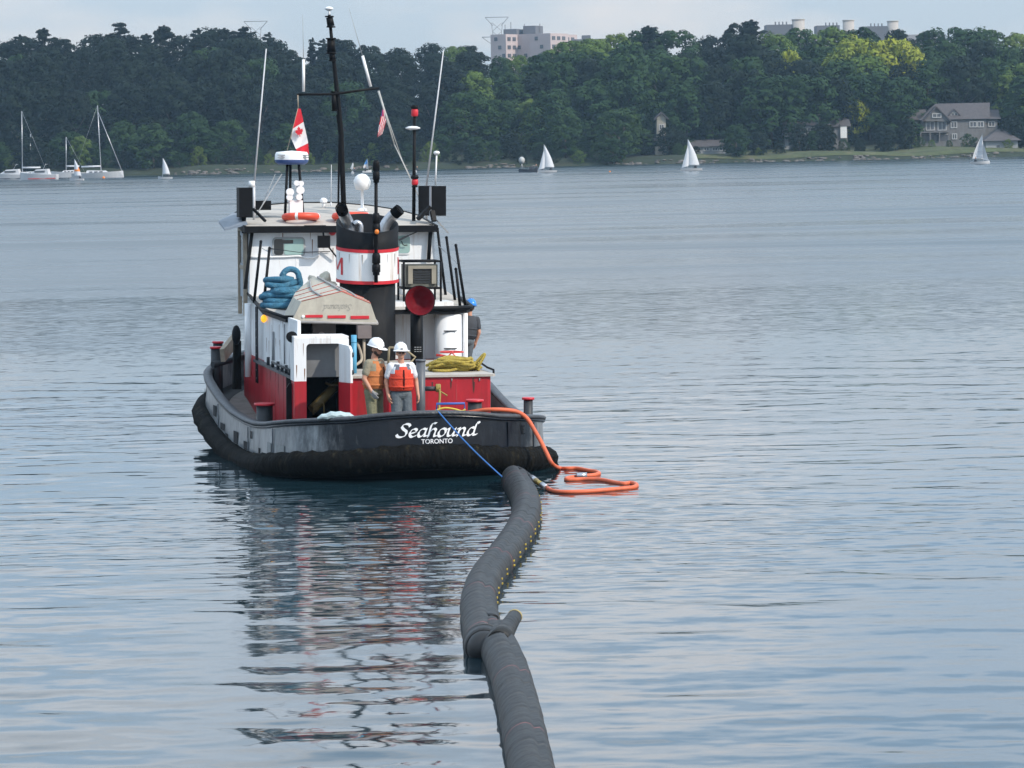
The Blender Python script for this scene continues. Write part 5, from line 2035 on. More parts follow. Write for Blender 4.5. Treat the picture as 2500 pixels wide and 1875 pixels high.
# hinged visor panels at the roof corners
b = B()
v = [A(534, 545, 10.6), A(549, 564, 10.2), A(604, 549, 9.9), A(586, 524, 10.8), A(566, 527, 11.2)]
b.prism([p for p in v], (0, .03, .05))
part(b, 'visor', mat('grey visor panel', (0.22, 0.245, 0.28), 0.5, var=0.15), wh)
b = B()
b.bar(A(1066, 538, 10.2), A(1095, 569, 10.2), .05, .03)
part(b, 'visor', m_gry, wh)

# ---- stanchions on the boat deck
for (a, c, Y) in [((637, 590), (620, 730), 9.1), ((658, 606), (642, 748), 8.0), ((1068, 559), (1088, 697), 9.9), ((1090, 580), (1111, 718), 9.1), ((1113, 599), (1136, 738), 8.3), ((1113, 657), (1124, 746), 7.7)]:
    q = A(c[0], c[1], Y)
    p = A(a[0], a[1], Y)
    b = B()
    b.cyl((q.x, Y, bd_z(Y) - .02), p, .033, .030, 8)
    b.ell(p, .036, .036, .036, 8, 6)
    st = part(b, 'stanchion', m_blk)
b = B()
b.tube([A(1070, 600, 9.9), A(1100, 625, 9.1), A(1118, 645, 8.4), A(1125, 632, 8.3)], .010, 5)
b.tube([A(640, 606, 9.0), A(655, 615, 8.1)], .008, 5)
part(b, 'lifeline', m_gry)

# ---- roof equipment
RZ = lambda x, y: roof_z(x - rcx, y)
# radar on a tripod
RYY = 11.4
r0, r1 = A(671, 402, RYY), A(753, 371, RYY)
rcx_, rr_ = (r0.x + r1.x) / 2, (r1.x - r0.x) / 2
b = B()
for (dx, dy) in ((-.12, -.15), (.14, -.15), (.0, .2)):
    b.cyl((rcx_ + dx * 1.6, RYY + dy * 1.6, RZ(rcx_, RYY)), (rcx_ + dx, RYY + dy, r0.z + .02), .032, n=8)
rad_ = part(b, 'radar_tripod', m_blk)
b = B()
b.lathe([(0, r0.z), (rr_ * .78, r0.z), (rr_ * .95, r0.z + .05), (rr_, r0.z + .11)], (rcx_, RYY, 0), 28)
part(b, 'radome_base', m_blue, rad_)
b = B()
b.lathe([(rr_, r0.z + .11), (rr_ * .985, r1.z - .06), (rr_ * .9, r1.z), (0, r1.z + .03)], (rcx_, RYY, 0), 28)
part(b, 'radome', m_wpl, rad_)
b = B()
for sgn in (-1, 1):
    for k in range(2):
        b.box(rcx_ + sgn * rr_ * .62 - .12, rcx_ + sgn * rr_ * .62 + .10, RYY - rr_ * .80 - .012, RYY - rr_ * .70, r0.z + .15 + k * .05, r0.z + .175 + k * .05)
part(b, 'radome_print', m_gry, rad_)
# searchlights on a white stand
b = B()
b.box(A(706, 500, 11.0).x, A(738, 500, 11.0).x, 10.9, 11.1, RZ(-.6, 11), A(720, 489, 11.0).z)
sl = part(b, 'searchlight_stand', m_wpl)
for (px, py, r) in [(708, 469, .085), (733, 464, .09), (724, 447, .06), (735, 448, .06), (707, 482, .07), (730, 481, .07)]:
    c = A(px, py, 10.9)
    b = B()
    b.ell((c.x, 10.98, c.z), r, r * 1.2, r, 14, 8)
    b.cyl((c.x, 10.93, c.z), (c.x, 10.85, c.z), r * .96, r * 1.02, 14)
    b.cyl((c.x, 10.98, c.z - r), (c.x, 10.98, c.z - r - .06), .025, n=8)
    part(b, 'searchlight', m_wpl, sl)
# satellite dome
SYY = 12.4
c = A(884, 445, SYY)
b = B()
b.lathe([(.12, RZ(c.x, SYY)), (.10, RZ(c.x, SYY) + .05), (.035, RZ(c.x, SYY) + .08), (.03, c.z - .18), (.12, c.z - .16)], (c.x, SYY, 0), 16)
sat = part(b, 'dome_stand', m_wpl)
b = B()
b.lathe([(.0, c.z - .19), (.14, c.z - .17), (.19, c.z - .05), (.195, c.z + .03), (.16, c.z + .12), (.09, c.z + .18), (0, c.z + .20)], (c.x, SYY, 0), 24)
part(b, 'satellite_dome', m_wpl, sat)
b = B()
c = A(790, 488, 13.0)
b.lathe([(.08, c.z - .06), (.09, c.z), (.05, c.z + .04), (0, c.z + .05)], (c.x, 13.0, 0), 14)
b.cyl((c.x, 13, RZ(c.x, 13) - .02), (c.x, 13, c.z), .04, n=8)
part(b, 'beacon_dome', m_wpl)
# mast, yard, antennas
MY = 11.6
b = B()
mp_ = [A(839, 503, MY), A(836, 420, MY), A(833, 331, MY), A(828, 270, MY), A(822, 217, MY), A(815, 150, MY), A(810, 99, MY), A(804, 36, MY)]
b.tube(mp_, [.062, .06, .058, .056, .054, .045, .04, .034], 12)
mast = part(b, 'mast', m_blk)
b = B()
b.tube([A(826, 503, MY), A(827, 420, MY), A(829, 331, MY), A(823, 280, MY)], .024, 8)
part(b, 'mast_brace', m_blk, mast)
def mast_gear(px, py0, py1, r):
    b = B()
    p, q = A(px[0], py0, MY - .06), A(px[1], py1, MY - .06)
    b.cyl(p, q, r, r * .9, 12)
    b.cyl(q, q + Vector((0, 0, .03)), r * 1.2, n=12)
    b.cyl(p, p - Vector((0, 0, .03)), r * 1.2, n=12)
    part(b, 'mast_lamp', m_blk, mast)
mast_gear((808, 804), 64, 42, .085)
mast_gear((809, 808), 128, 96, .10)
mast_gear((812, 810), 146, 130, .075)
mast_gear((817, 814), 268, 226, .06)
b = B()
c = A(803, 22, MY)
b.cyl(A(804, 40, MY), c, .025, n=8)
b.lathe([(0, c.z - .04), (.05, c.z - .035), (.10, c.z), (.10, c.z + .02), (.05, c.z + .05), (0, c.z + .055)], (c.x, MY, 0), 16)
part(b, 'mast_head_dome', m_wpl, mast)
b = B()
b.tube([A(724, 231, MY - .1), A(770, 230, MY - .1), A(814, 230, MY - .1), A(870, 222, MY - .1), A(926, 215, MY - .1)], .028, 8)
yard = part(b, 'yard', m_blk, mast)
for (x0_, y0_, x1_, y1_, x2_, y2_) in [(741, 224, 741, 145, 739, 35), (905, 212, 885, 136, 852, 20)]:
    b = B()
    b.cyl(A(x0_, y0_, MY - .1), A(x1_, y1_, MY - .1), .034, n=10)
    an = part(b, 'antenna', m_wpl, mast)
    b = B()
    b.cyl(A(x1_, y1_, MY - .1), A(x2_, y2_, MY - .1), .008, .004, 5)
    part(b, 'antenna_tip', m_gry, mast)
# whip antennas at the roof edges
for (x0_, y0_, x1_, y1_, Y, lo_) in [(620, 452, 650, 119, 11.0, 500), (1041, 455, 1083, 121, 11.0, 500), (808, 494, 809, 402, 13.4, 494)]:
    b = B()
    k = 1 if x0_ != 808 else .55
    p0 = A(x0_, y0_, Y)
    b.cyl((p0.x, Y, RZ(p0.x, Y) - .05), p0, .03 * k, n=8)
    b.cyl(p0, A(x1_, y1_, Y), .022 * k, .013 * k, 8)
    part(b, 'whip_antenna', mat('pale whip antenna', (0.55, 0.56, 0.58), 0.5))
# dark box speakers at roof corners
def boxy(px0, px1, pt, pb, Y, dep, name, m=m_blk, skew=0):
    p, q = A(px0, pb, Y), A(px1, pt, Y)
    b = B()
    b.hexa([(p.x, Y, p.z), (q.x, Y, p.z), (q.x + skew, Y + dep, p.z), (p.x + skew, Y + dep, p.z), (p.x, Y, q.z), (q.x, Y, q.z), (q.x + skew, Y + dep, q.z), (p.x + skew, Y + dep, q.z)])
    return part(b, name, m)
o = boxy(584, 617, 458, 531, 10.0, .45, 'screen_box')
b = B()
p = A(596, 531, 10.1)
b.cyl((p.x, 10.15, p.z - .35), (p.x, 10.15, p.z), .05, n=8)
b.bar(A(618, 510, 10.2), A(648, 540, 9.9), .05, .05)
part(b, 'box_bracket', m_blk, o)
boxy(617, 662, 490, 513, 11.2, .4, 'roof_box')
o = boxy(1055, 1089, 454, 527, 10.0, .5, 'screen_box', m_blk, skew=-.22)
b = B()
q0, q1 = A(1036, 505, 10.45), A(1053, 454, 10.45)
p0, p1 = A(1053, 527, 10.0), A(1053, 455, 10.0)
b.prism([(p0.x, 9.99, p0.z), (p1.x, 9.99, p1.z), (q0.x, 10.5, p1.z), (q0.x, 10.5, p0.z)], (-.012, 0, 0))
part(b, 'box_lit_side', mat('lit box side', (0.34, 0.36, 0.39), 0.5), o)  # light on the black box's left face, painted in as lighter grey
b = B()
b.bar(A(1020, 535, 9.9), A(1050, 505, 10.0), .10, .08)
b.bar(A(1060, 540, 9.9), A(1055, 515, 10.0), .10, .08)
part(b, 'box_bracket', m_blk, o)
c = A(617, 446, 10.2)
b = B()
b.cyl((c.x - .02, 10.2, c.z - .1), (c.x - .02, 10.2, c.z + .04), .07, n=12)
part(b, 'camera_housing', m_wpl)
c = A(1066, 373, 10.3)
b = B()
b.lathe([(.0, c.z - .05), (.05, c.z - .04), (.075, c.z), (.06, c.z + .03), (0, c.z + .045)], (c.x, 10.3, 0), 14)
b.cyl(A(1063, 452, 10.3), (c.x, 10.3, c.z - .04), .018, n=8)
part(b, 'navigation_receiver', m_wpl)
# lamp pole with red lights
LY = 10.6
b = B()
l0, l1 = A(1010, 536, LY), A(1012, 275, LY)
b.cyl((l0.x, LY, RZ(l0.x, LY) - .03), l1, .042, .036, 10)
lp = part(b, 'lamp_pole', m_blk)
def lampd(px0, px1, pt, pb, name, m):
    p, q = A(px0, pb, LY), A(px1, pt, LY)
    b = B()
    r = (q.x - p.x) / 2
    cx = (p.x + q.x) / 2
    b.lathe([(0, p.z), (r * .85, p.z), (r, p.z + .03), (r, q.z - .04), (r * .8, q.z), (0, q.z)], (cx, LY, 0), 16)
    part(b, name, m, lp)
lampd(1004, 1021, 266, 284, 'red_lamp', m_cr)
lampd(1003, 1022, 257, 266, 'lamp_cap', m_blk)
lampd(1005, 1021, 437, 452, 'red_lamp', m_cr)
lampd(1003, 1022, 427, 437, 'lamp_cap', m_blk)
lampd(1005, 1020, 452, 457, 'lamp_base', m_blk)
c = A(1008, 313, LY)
b = B()
b.lathe([(0, c.z - .035), (.06, c.z - .04), (.165, c.z - .01), (.17, c.z + .01), (.10, c.z + .04), (0, c.z + .05)], (c.x, LY, 0), 20)
part(b, 'disc_antenna', m_wpl, lp)
# rigging
b = B()
b.cyl(A(924, 222, MY - .1), A(963, 353, MY - .3), .028, .016, 6)
b.cyl(A(963, 353, MY - .3), A(1000, 430, MY - .6), .014, n=5)
b.cyl(A(963, 353, MY - .3), A(1030, 497, MY - 1.0), .010, n=5)
b.cyl(A(924, 222, MY - .1), A(985, 400, MY - .4), .010, n=5)
part(b, 'stay', mat('pale rope', (0.42, 0.42, 0.40), 0.8))
b = B()
b.cyl(A(688, 425, RYY - .2), A(619, 535, 10.0), .014, n=5)
b.cyl(A(672, 425, RYY - .2), A(640, 500, 10.8), .008, n=5)
part(b, 'stay', m_gry)
b = B()
b.cyl(A(727, 232, MY - .12), A(728, 262, MY - .14), .012, n=5)
b.cyl(A(728, 262, MY - .14), A(700, 371, RYY), .006, n=5)
part(b, 'halyard', m_tan2)
# planks stowed on the port side deck and hanging side fender
b = B()
b.bar(A(543, 868, 10.4), A(572, 832, 11.2), .10, .30)
part(b, 'stowed_plank', m_tan2)
b = B()
x_, z0_, z1_ = A(583, 900, 9.3).x, A(583, 950, 9.3).z, A(583, 832, 9.3).z
b.prism([(x_ - .13, 9.25, z0_), (x_ + .05, 9.25, z0_), (x_ + .05, 9.25, z1_), (x_ - .1, 9.25, z1_)], (0, .22, 0))
part(b, 'hanging_fender', m_rub)
b = B()
c = A(577, 818, 9.0)
b.ell((c.x, 9.0, c.z), .10, .10, .22, 10, 8)
part(b, 'hanging_fender', m_blk)
# step platform on the starboard side deck
b = B()
b.box(2.12, 2.75, 8.6, 10.2, .2, 1.12)
part(b, 'side_step', m_deck)
# blue pipe frame at the stern
b = B()
q = [A(1066, 1004, .75), A(1066, 986, .75), A(1134, 985, .75), A(1134, 1004, .75)]
b.tube(q, .024, 8)
b.cyl(q[0], q[0] - Vector((0, 0, .45)), .024, n=8)
b.cyl(q[3], q[3] - Vector((0, 0, .45)), .024, n=8)
part(b, 'pipe_frame', mat('blue paint', (0.03, 0.10, 0.38), 0.5))

# rust runs and weld seams on the working tug's plating
m_rust = mat('rust', (0.20, 0.085, 0.035), 0.9, var=0.4, scale=12)
rs_ = random.Random(17)
def streak(p, L_, w_, nrm_, parent, m=m_rust):
    """thin tapered run of rust lying on a plate"""
    p, nrm_ = Vector(p), Vector(nrm_).normalized()
    t_ = nrm_.cross(Vector((0, 0, 1))).normalized()
    b = B()
    b.prism([p + t_ * w_ / 2, p - t_ * w_ / 2, p - t_ * w_ * .35 - Vector((0, 0, L_ * .5)), p + t_ * w_ * .05 - Vector((0, 0, L_)), p + t_ * w_ * .4 - Vector((0, 0, L_ * .45))], nrm_ * .003)
    part(b, 'rust_streak', m, parent)
for k in range(9):
    streak((PX - .001, rs_.uniform(3.5, 8.0), rs_.uniform(2.2, 2.85)), rs_.uniform(.15, .45), rs_.uniform(.015, .035), (-1, 0, 0), wing)
for k in range(6):
    streak((PX - .006, rs_.uniform(3.5, 8.0), rs_.uniform(1.2, 1.7)), rs_.uniform(.2, .5), rs_.uniform(.02, .05), (-1, 0, 0), wingred, mat('dark grime', (0.09, 0.03, 0.025), 0.9))
for k in range(7):
    streak((rs_.uniform(rx0 + .2, rx1 - .15), RY - .001, rtop - rs_.uniform(.03, .3)), rs_.uniform(.15, .45), rs_.uniform(.015, .04), (0, -1, 0), cas, MATS['dark grime'])
for k in range(5):
    streak((rs_.uniform(cl + .03, ol - .02) if k < 3 else rs_.uniform(orr + .02, cr2 - .02), CY - .001, rs_.uniform(zbr + .2, ctop - .05)), rs_.uniform(.1, .3), rs_.uniform(.01, .025), (0, -1, 0), comp)
for k in range(7):
    streak((rs_.uniform(wl + .1, wr - .1), WY - .001, wz1 - rs_.uniform(.0, .5)), rs_.uniform(.15, .4), rs_.uniform(.012, .03), (0, -1, 0), wh)
for k in range(6):
    a = rad(200 + 25 * k + rs_.uniform(-8, 8))
    streak((fx + (FR + .002) * math.cos(a), fy + (FR + .002) * math.sin(a), z_r2 + .02 + .1 * (math.sin(a) + 1) * FR), rs_.uniform(.1, .3), rs_.uniform(.012, .03), (math.cos(a), math.sin(a), 0), fun, mat('soot run', (0.30, 0.28, 0.26), 0.9))
def seam(p, q, m, parent):
    b = B()
    b.cyl(p, q, .007, n=5)
    part(b, 'weld_seam', m, parent)
for Y in (4.4, 5.6, 6.8):
    seam((PX - .002, Y, ZRED + .02), (PX - .002, Y, ZBD - .03), m_wht, wing)
for Y in (4.0, 5.2, 6.4, 7.4):
    seam((PX - .006, Y, .3), (PX - .006, Y, ZRED - .06), m_red, wingred)
for k in (1, 2, 3):
    xx = rx0 + (rx1 - rx0) * k / 4
    seam((xx, RY - .002, .4), (xx, RY - .002, rtop - .06), m_red, cas)
    xx = wl + (wr - wl) * k / 4
    seam((xx, WY - .001, wz0), (xx, WY - .001, wz1 - .03), m_wht, wh)

# ================================================================== THINGS ON BOARD
def onboard(b, name, m, label, cat, origin, group=None):
    o = b.build(name, m, frame=TF(origin), off=origin)
    return tag(o, label, cat, group)

# ---- upturned dinghy on the boat deck
m_ding = mat('weathered fibreglass', (0.45, 0.42, 0.35), 0.7, var=0.12, scale=4, stain=(0.31, 0.28, 0.24), stain_amt=0.35)
m_dinr = mat('faded red line', (0.48, 0.10, 0.07), 0.6)
m_dins = mat('grey keel strip', (0.33, 0.32, 0.31), 0.6)
DY0, DY1 = 4.5, 7.1
gl, cl_, kk, cr_, gr_ = A(713, 784, DY0), A(736, 736, DY0), A(834, 712, DY0), A(905, 741, DY0), A(921, 789, DY0)
bow = A(766, 673, DY1)
dorig = Vector(((gl.x + gr_.x) / 2, 5.6, 2.95))
dcx = (gl.x + gr_.x) / 2
def dsec(t):
    y = DY0 + (DY1 - DY0) * t
    wv = (1 + .10 * math.sin(math.pi * min(1, t * 1.4))) * (1 - .80 * t ** 2.4)
    cx = dcx + (bow.x - dcx) * t ** 1.5
    up = .20 * t + .12 * t * t
    out_ = []
    for p, fac in ((gl, 1), (cl_, 1 - .1 * t), (kk, 0), (cr_, 1 - .1 * t), (gr_, 1)):
        z = p.z + up
        if p is kk:
            z = kk.z + (bow.z - kk.z) * t
            out_.append(Vector((cx + (kk.x - dcx) * (1 - t), y, z)))
        elif p in (cl_, cr_):
            z = p.z + (bow.z - .10 - p.z) * t * t * .9 + .1 * t * (1 - t)
            out_.append(Vector((cx + (p.x - dcx) * wv, y, z)))
        else:
            out_.append(Vector((cx + (p.x - dcx) * wv, y, z)))
    return out_
droot = empty('dinghy', TF(dorig))
tag(droot, 'beige upturned dinghy with red bars lying on the tug boat deck', 'dinghy')
b = B()
NS = 14
secs = [dsec(i / NS) for i in range(NS + 1)]
V = [p for s in secs for p in s]
b.add(V, [(i * 5 + k, i * 5 + k + 1, (i + 1) * 5 + k + 1, (i + 1) * 5 + k) for i in range(NS) for k in range(4)], 0)
b.add(secs[0], [(0, 1, 2, 3, 4)], 0)
b.add(secs[-1], [(4, 3, 2, 1, 0)], 0)
b.build('hull', m_ding, droot, off=dorig)
b = B()
b.tube([s[0] + Vector((0, 0, -.01)) for s in secs], .028, 8)
b.tube([s[4] + Vector((0, 0, -.01)) for s in secs], .028, 8)
b.tube([secs[0][0] + Vector((0, -.01, -.01)), secs[0][4] + Vector((0, -.01, -.01))], .028, 8)
b.build('gunwale', m_dins, droot, off=dorig)
for f in (.5, 1.0, 1.5):
    b = B()
    pts = []
    for s in secs[:13]:
        p = s[1].lerp(s[2], f) if f <= 1 else s[2].lerp(s[3], f - 1)
        pts.append(p + Vector((0, 0, .018)))
    b.tube(pts, .022, 6)
    b.build('keel_strip', m_dins, droot, off=dorig)
for i in (2, 5, 8):
    b = B()
    b.tube([secs[i][k] + Vector((0, 0, .006)) for k in (1, 2, 3)], .009, 5)
    b.build('red_line', m_dinr, droot, off=dorig)
b = B()
b.tube([secs[0][k] + Vector((0, 0, .006)) for k in (1, 2, 3)], .010, 5)
b.build('red_line', m_dinr, droot, off=dorig)
def dtr(px, py):
    return A(px, py, DY0 - .006)
for (a, c_) in ((746, 788), (800, 844), (856, 901)):
    b = B()
    t0, t1 = dtr(a, 769 + (a - 746) * .02), dtr(c_, 775 + (a - 746) * .03)
    b.box(t0.x, t1.x, DY0 - .018, DY0 + .002, t1.z, t0.z)
    b.build('red_bar', m_cr, droot, off=dorig)
b = B()
c = dtr(740, 773)
b.ell(c, .035, .03, .035, 10, 6)
b.build('drain_plug', m_wpl, droot, off=dorig)
qs, tw_ = script_word('Seahound', .075, 1.2, nib=.13)
x1_ = dtr(858, 752).x
sxx = (x1_ - dtr(790, 752).x) / tw_
zz_ = dtr(820, 744).z
b = B()
for i, q in enumerate(qs):
    b.add([Vector((x1_ - u * sxx, DY0 - .006 - .0003 * (i % 9), zz_ - v)) for u, v in q], [(0, 1, 2, 3)])
b.build('name_lettering', mat('faded grey lettering', (0.25, 0.24, 0.22), 0.7), droot, off=dorig)

# ---- life rings on the wheelhouse roof
m_ring = mat('orange red lifebuoy', (0.72, 0.075, 0.035), 0.45, var=0.06)
m_rngw = mat('white lifebuoy band', (0.80, 0.78, 0.76), 0.5)
for px, py, lab in [(735, 531, 'orange-red life ring with white bands on the wheelhouse roof beside the radar'), (857, 528, 'orange-red life ring partly hidden by the funnel pipes')]:
    c = A(px, py, 10.35)
    c.z = RZ(c.x, 10.35) + .085
    b = B()
    n1, n2, R_, r_ = 40, 12, .35, .085
    vs = [((R_ + r_ * math.cos(2 * math.pi * j / n2)) * math.cos(2 * math.pi * i / n1), (R_ + r_ * math.cos(2 * math.pi * j / n2)) * math.sin(2 * math.pi * i / n1), r_ * .95 * math.sin(2 * math.pi * j / n2)) for i in range(n1) for j in range(n2)]
    for i in range(n1):
        mi = 1 if (i + 3) % 10 in (0,) else 0
        b.add(vs, [(i * n2 + j, i * n2 + (j + 1) % n2, ((i + 1) % n1) * n2 + (j + 1) % n2, ((i + 1) % n1) * n2 + j) for j in range(n2)], mi, True)
    o = b.build('life_ring', [m_ring, m_rngw], frame=TF(c) @ Matrix.Rotation(rad(-4), 4, 'X'))
    tag(o, lab, 'life ring')

# ---- blue hawser coil
m_bro = mat('blue rope', (0.05, 0.19, 0.30), 0.9, var=0.35, scale=9, stain=(0.15, 0.29, 0.37), stain_amt=0.4, bump=1.0, bscale=45)
cb = A(692, 735, 7.9)
bo_ = Vector((cb.x, 7.9, bd_z(7.9)))
pts = []
rr = random.Random(5)
zc = bo_.z + .06
turns = 7
for k in range(turns * 16):
    t = k / 16
    a = 2 * math.pi * t
    lay = int(t)
    R_ = .45 - .030 * lay + .045 * math.sin(a * 2 + lay * 1.3) + .03 * math.sin(a * 3 + lay * 2.1)
    pts.append((bo_.x + .06 * math.sin(lay * 1.9) + R_ * math.cos(a), bo_.y + R_ * .9 * math.sin(a), zc + .086 * t + (.015 + .018 * (lay > 1)) * math.sin(a * (1 + lay % 2) + lay * 1.7)))
top = Vector(pts[-1])
e0, e1 = A(690, 665, 7.8), A(728, 667, 7.8)
for k in range(9):
    a = math.pi * (1 - k / 8)
    m_ = (e0 + e1) / 2
    pts.append((m_.x + (e1.x - e0.x) / 2 * 1.05 * math.cos(a), 7.75, m_.z - .09 + .17 * math.sin(a)))
q_ = Vector(pts[-1])
pts += [(q_.x + .03, 7.76, q_.z - .12), (q_.x + .02, 7.85, q_.z - .26)]
b = B()
b.tube(catmull(pts, 2), .066, 9)
onboard(b, 'rope_coil', m_bro, 'thick blue hawser coiled in a tall heap on the boat deck', 'rope', bo_)

# ---- crumpled canvas beside the coil
m_canv = mat('beige canvas', (0.52, 0.48, 0.39), 0.9, var=0.15, scale=5)
ct = A(784, 668, 8.5)
b = B()
b.ell((ct.x, 8.5, bd_z(8.5) + .32), .40, .32, .36, 26, 16)
rr = random.Random(9)
ph_ = [rr.uniform(0, 6.28) for _ in range(8)]
nv_ = []
for (x, y, z) in b.v:
    dx, dy, dz = x - ct.x, y - 8.5, z - bd_z(8.5) - .32
    k = 1 + .14 * math.sin(dx * 19 + dz * 11 + ph_[0]) + .12 * math.sin(dz * 23 - dx * 14 + ph_[1]) + .10 * math.sin(dx * 33 + dy * 20 + ph_[2])
    nv_.append((ct.x + dx * k, 8.5 + dy * k, max(bd_z(8.5), bd_z(8.5) + .32 + dz * k)))
b.v = nv_
b.s = [False] * len(b.s)
onboard(b, 'canvas_bundle', m_canv, 'crumpled beige canvas bundle between blue rope and funnel', 'canvas', Vector((ct.x, 8.5, bd_z(8.5))))

# ---- yellow rope heap on the engine casing
m_yro = mat('yellow rope', (0.50, 0.38, 0.07), 0.8, var=0.25, scale=12, stain=(0.34, 0.25, 0.05), stain_amt=0.4, bump=1.0, bscale=60)
yc = A(1108, 905, 3.7)
zt_ = rtop + .045
rr = random.Random(21)
pts = []
for k in range(18):
    a_ = .54 * rr.uniform(.62, 1.05)
    b_ = .30 * rr.uniform(.6, 1.0)
    ox, oy = rr.uniform(-.08, .08), rr.uniform(-.12, .12)
    tl = rr.uniform(-.6, .6)
    lz = .03 + .0135 * k
    for j in range(9):
        t = 2 * math.pi * j / 9
        x, y = a_ * math.cos(t), b_ * math.sin(t)
        x, y = x * math.cos(tl) - y * math.sin(tl), x * math.sin(tl) + y * math.cos(tl)
        edge_ = (abs(x) / .55) ** 2
        pts.append((yc.x + x + ox, 3.7 + y + oy, zt_ + max(.03, lz * (1 - .55 * edge_) + rr.uniform(-.045, .045))))
for k in range(10):
    t = k / 9
    q = A(1150 + 32 * math.sin(t * math.pi * .9), 900 - 36 * math.sin(t * math.pi), 3.6)
    pts.append((q.x, 3.6 - .1 * t, q.z))
b = B()
b.tube(catmull(pts, 3), .030, 7)
onboard(b, 'rope_coil', m_yro, 'yellow rope heaped on the red engine casing', 'rope', Vector((yc.x, 3.7, zt_)))
# rope hitch on the post arm
h0 = A(1072, 944, 1.9)
b = B()
for k in range(3):
    q = [(h0.x - .04 + .03 * k + .01 * math.cos(t), 1.95 + .065 * math.cos(t), h0.z - .03 + .065 * math.sin(t)) for t in np.linspace(0, 6.0, 10)]
    b.tube(q, .022, 6)
b.tube(catmull([(h0.x, 1.88, h0.z - .05), A(1074, 965, 1.85), A(1072, 990, 1.8), A(1074, 1004, 1.6)], 4), .025, 6)
b.tube([(h0.x, 1.88, h0.z - .08), A(1092, 966, 1.85)], .015, 5)
onboard(b, 'rope_end', mat('olive rope', (0.30, 0.24, 0.07), 0.85, var=0.3, scale=15), 'olive rope hitched round the arm of the towing post', 'rope', h0)
# yellow hose loops behind the stern rail
b = B()
b.tube(catmull([A(1062, 1003, .6), A(1085, 996, .6), A(1110, 999, .6), A(1128, 1004, .6), A(1136, 999, .6)], 5), .022, 6)
b.tube(catmull([A(1070, 1008, .55), A(1095, 1004, .5), A(1125, 1010, .5)], 5), .02, 6)
onboard(b, 'yellow_hose', m_ylw, 'yellow hose under the blue pipe frame at the stern', 'hose', A(1100, 1004, .6))
# pale teal sheet bundled on the stern rail
b = B()
ps = [A(775 + k * 11, 1022 - 7 * math.sin(math.pi * k / 9) - (3 if k % 2 else 0), .55) for k in range(10)]
b.tube(ps, [.02, .05, .065, .075, .08, .07, .075, .06, .04, .02], 9)
b.s = [False] * len(b.s)
onboard(b, 'plastic_sheet', mat('pale teal sheet', (0.38, 0.48, 0.50), 0.4, var=0.2, scale=9), 'pale teal plastic sheet bundled on the bulwark below the companionway', 'sheet', ps[4])
# blue drum and control box by the companionway
c = A(864, 872, 3.4)
b = B()
b.cyl((c.x, 3.4, c.z - .5), (c.x, 3.4, A(864, 818, 3.4).z), .058, n=12)
b.cyl((c.x, 3.4, A(864, 836, 3.4).z), (c.x, 3.4, A(864, 834, 3.4).z), .063, n=12)
onboard(b, 'blue_cylinder', mat('light blue paint', (0.08, 0.32, 0.50), 0.5), 'slim light blue cylinder standing right of the open companionway door', 'cylinder', Vector((c.x, 3.4, c.z - .5)))
p0, p1 = A(873, 826, 3.8), A(906, 795, 3.8)
co = Vector(((p0.x + p1.x) / 2, 3.8, rtop))
cr_root = empty('control_box', TF(co))
tag(cr_root, 'grey control box on a tan post between dinghy and workmen', 'control box')
b = B()
b.box(p0.x, p1.x, 3.75, 3.95, p0.z, p1.z)
b.build('case', mat('box grey red', (0.16, 0.13, 0.125), 0.6, var=0.2, scale=4, stain=(0.30, 0.05, 0.05), stain_amt=0.3), cr_root, off=co)
b = B()
b.cyl((co.x, 3.85, rtop), (co.x, 3.85, p0.z), .03, n=8)
b.build('post', m_tan2, cr_root, off=co)
# tan hoses behind the men
b = B()
b.tube(catmull([A(872, 838, 3.9), A(880, 858, 3.8), A(882, 880, 3.7), A(862, 895, 3.5)], 5), .03, 6)
onboard(b, 'tan_hose', m_tan2, 'tan hose hanging behind the workman in the brown-orange vest', 'hose', A(880, 880, 3.7))
b = B()
q = [A(950, 848, 3.4), A(985, 850, 3.4), A(1014, 872, 3.4), A(1000, 888, 3.3), A(975, 895, 3.3)]
b.tube(q, .024, 7)
b.tube([A(950, 848, 3.4), A(948, 890, 3.4)], .024, 7)
onboard(b, 'bent_pipe_frame', mat('brown pipe', (0.25, 0.20, 0.12), 0.6), 'bent brown pipe frame behind the workman in the red vest', 'frame', A(985, 890, 3.4))

# ---- flags
def flag(rows, cols_mat, name, label, mats, Y, leaf=None, th=.006):
    """rows: list of (left px, right px) pairs from hoist to fly; mapped to a rippled sheet"""
    b = B()
    n, mcols = len(rows), 8
    P = []
    for i, (l_, r_) in enumerate(rows):
        for k in range(mcols + 1):
            t = k / mcols
            px, py = l_[0] + (r_[0] - l_[0]) * t, l_[1] + (r_[1] - l_[1]) * t
            P.append(A(px, py, Y + .05 * math.sin(t * 7 + i * .9) * (i / n)))
    for side in (0, 1):
        V = [p + Vector((0, th * side, 0)) for p in P]
        for i in range(n - 1):
            for k in range(mcols):
                a = i * (mcols + 1) + k
                b.add(V, [(a, a + 1, a + mcols + 2, a + mcols + 1)], cols_mat(i / (n - 1), k / mcols), True)
    o0 = P[0]
    o = b.build(name, mats, frame=TF(o0), off=o0)
    tag(o, label, 'flag')
    return o, o0
f5 = lambda u, v: (560 + u / 3.318, v / 3.318)
def interp_rows(keys, n):
    out_ = []
    ts = [k[0] for k in keys]
    for i in range(n):
        t = i / (n - 1)
        out_.append(((np.interp(t, ts, [k[1][0] for k in keys]), np.interp(t, ts, [k[1][1] for k in keys])), (np.interp(t, ts, [k[2][0] for k in keys]), np.interp(t, ts, [k[2][1] for k in keys]))))
    return out_
m_flr = mat('flag red', (0.58, 0.018, 0.035), 0.8, var=0.1)
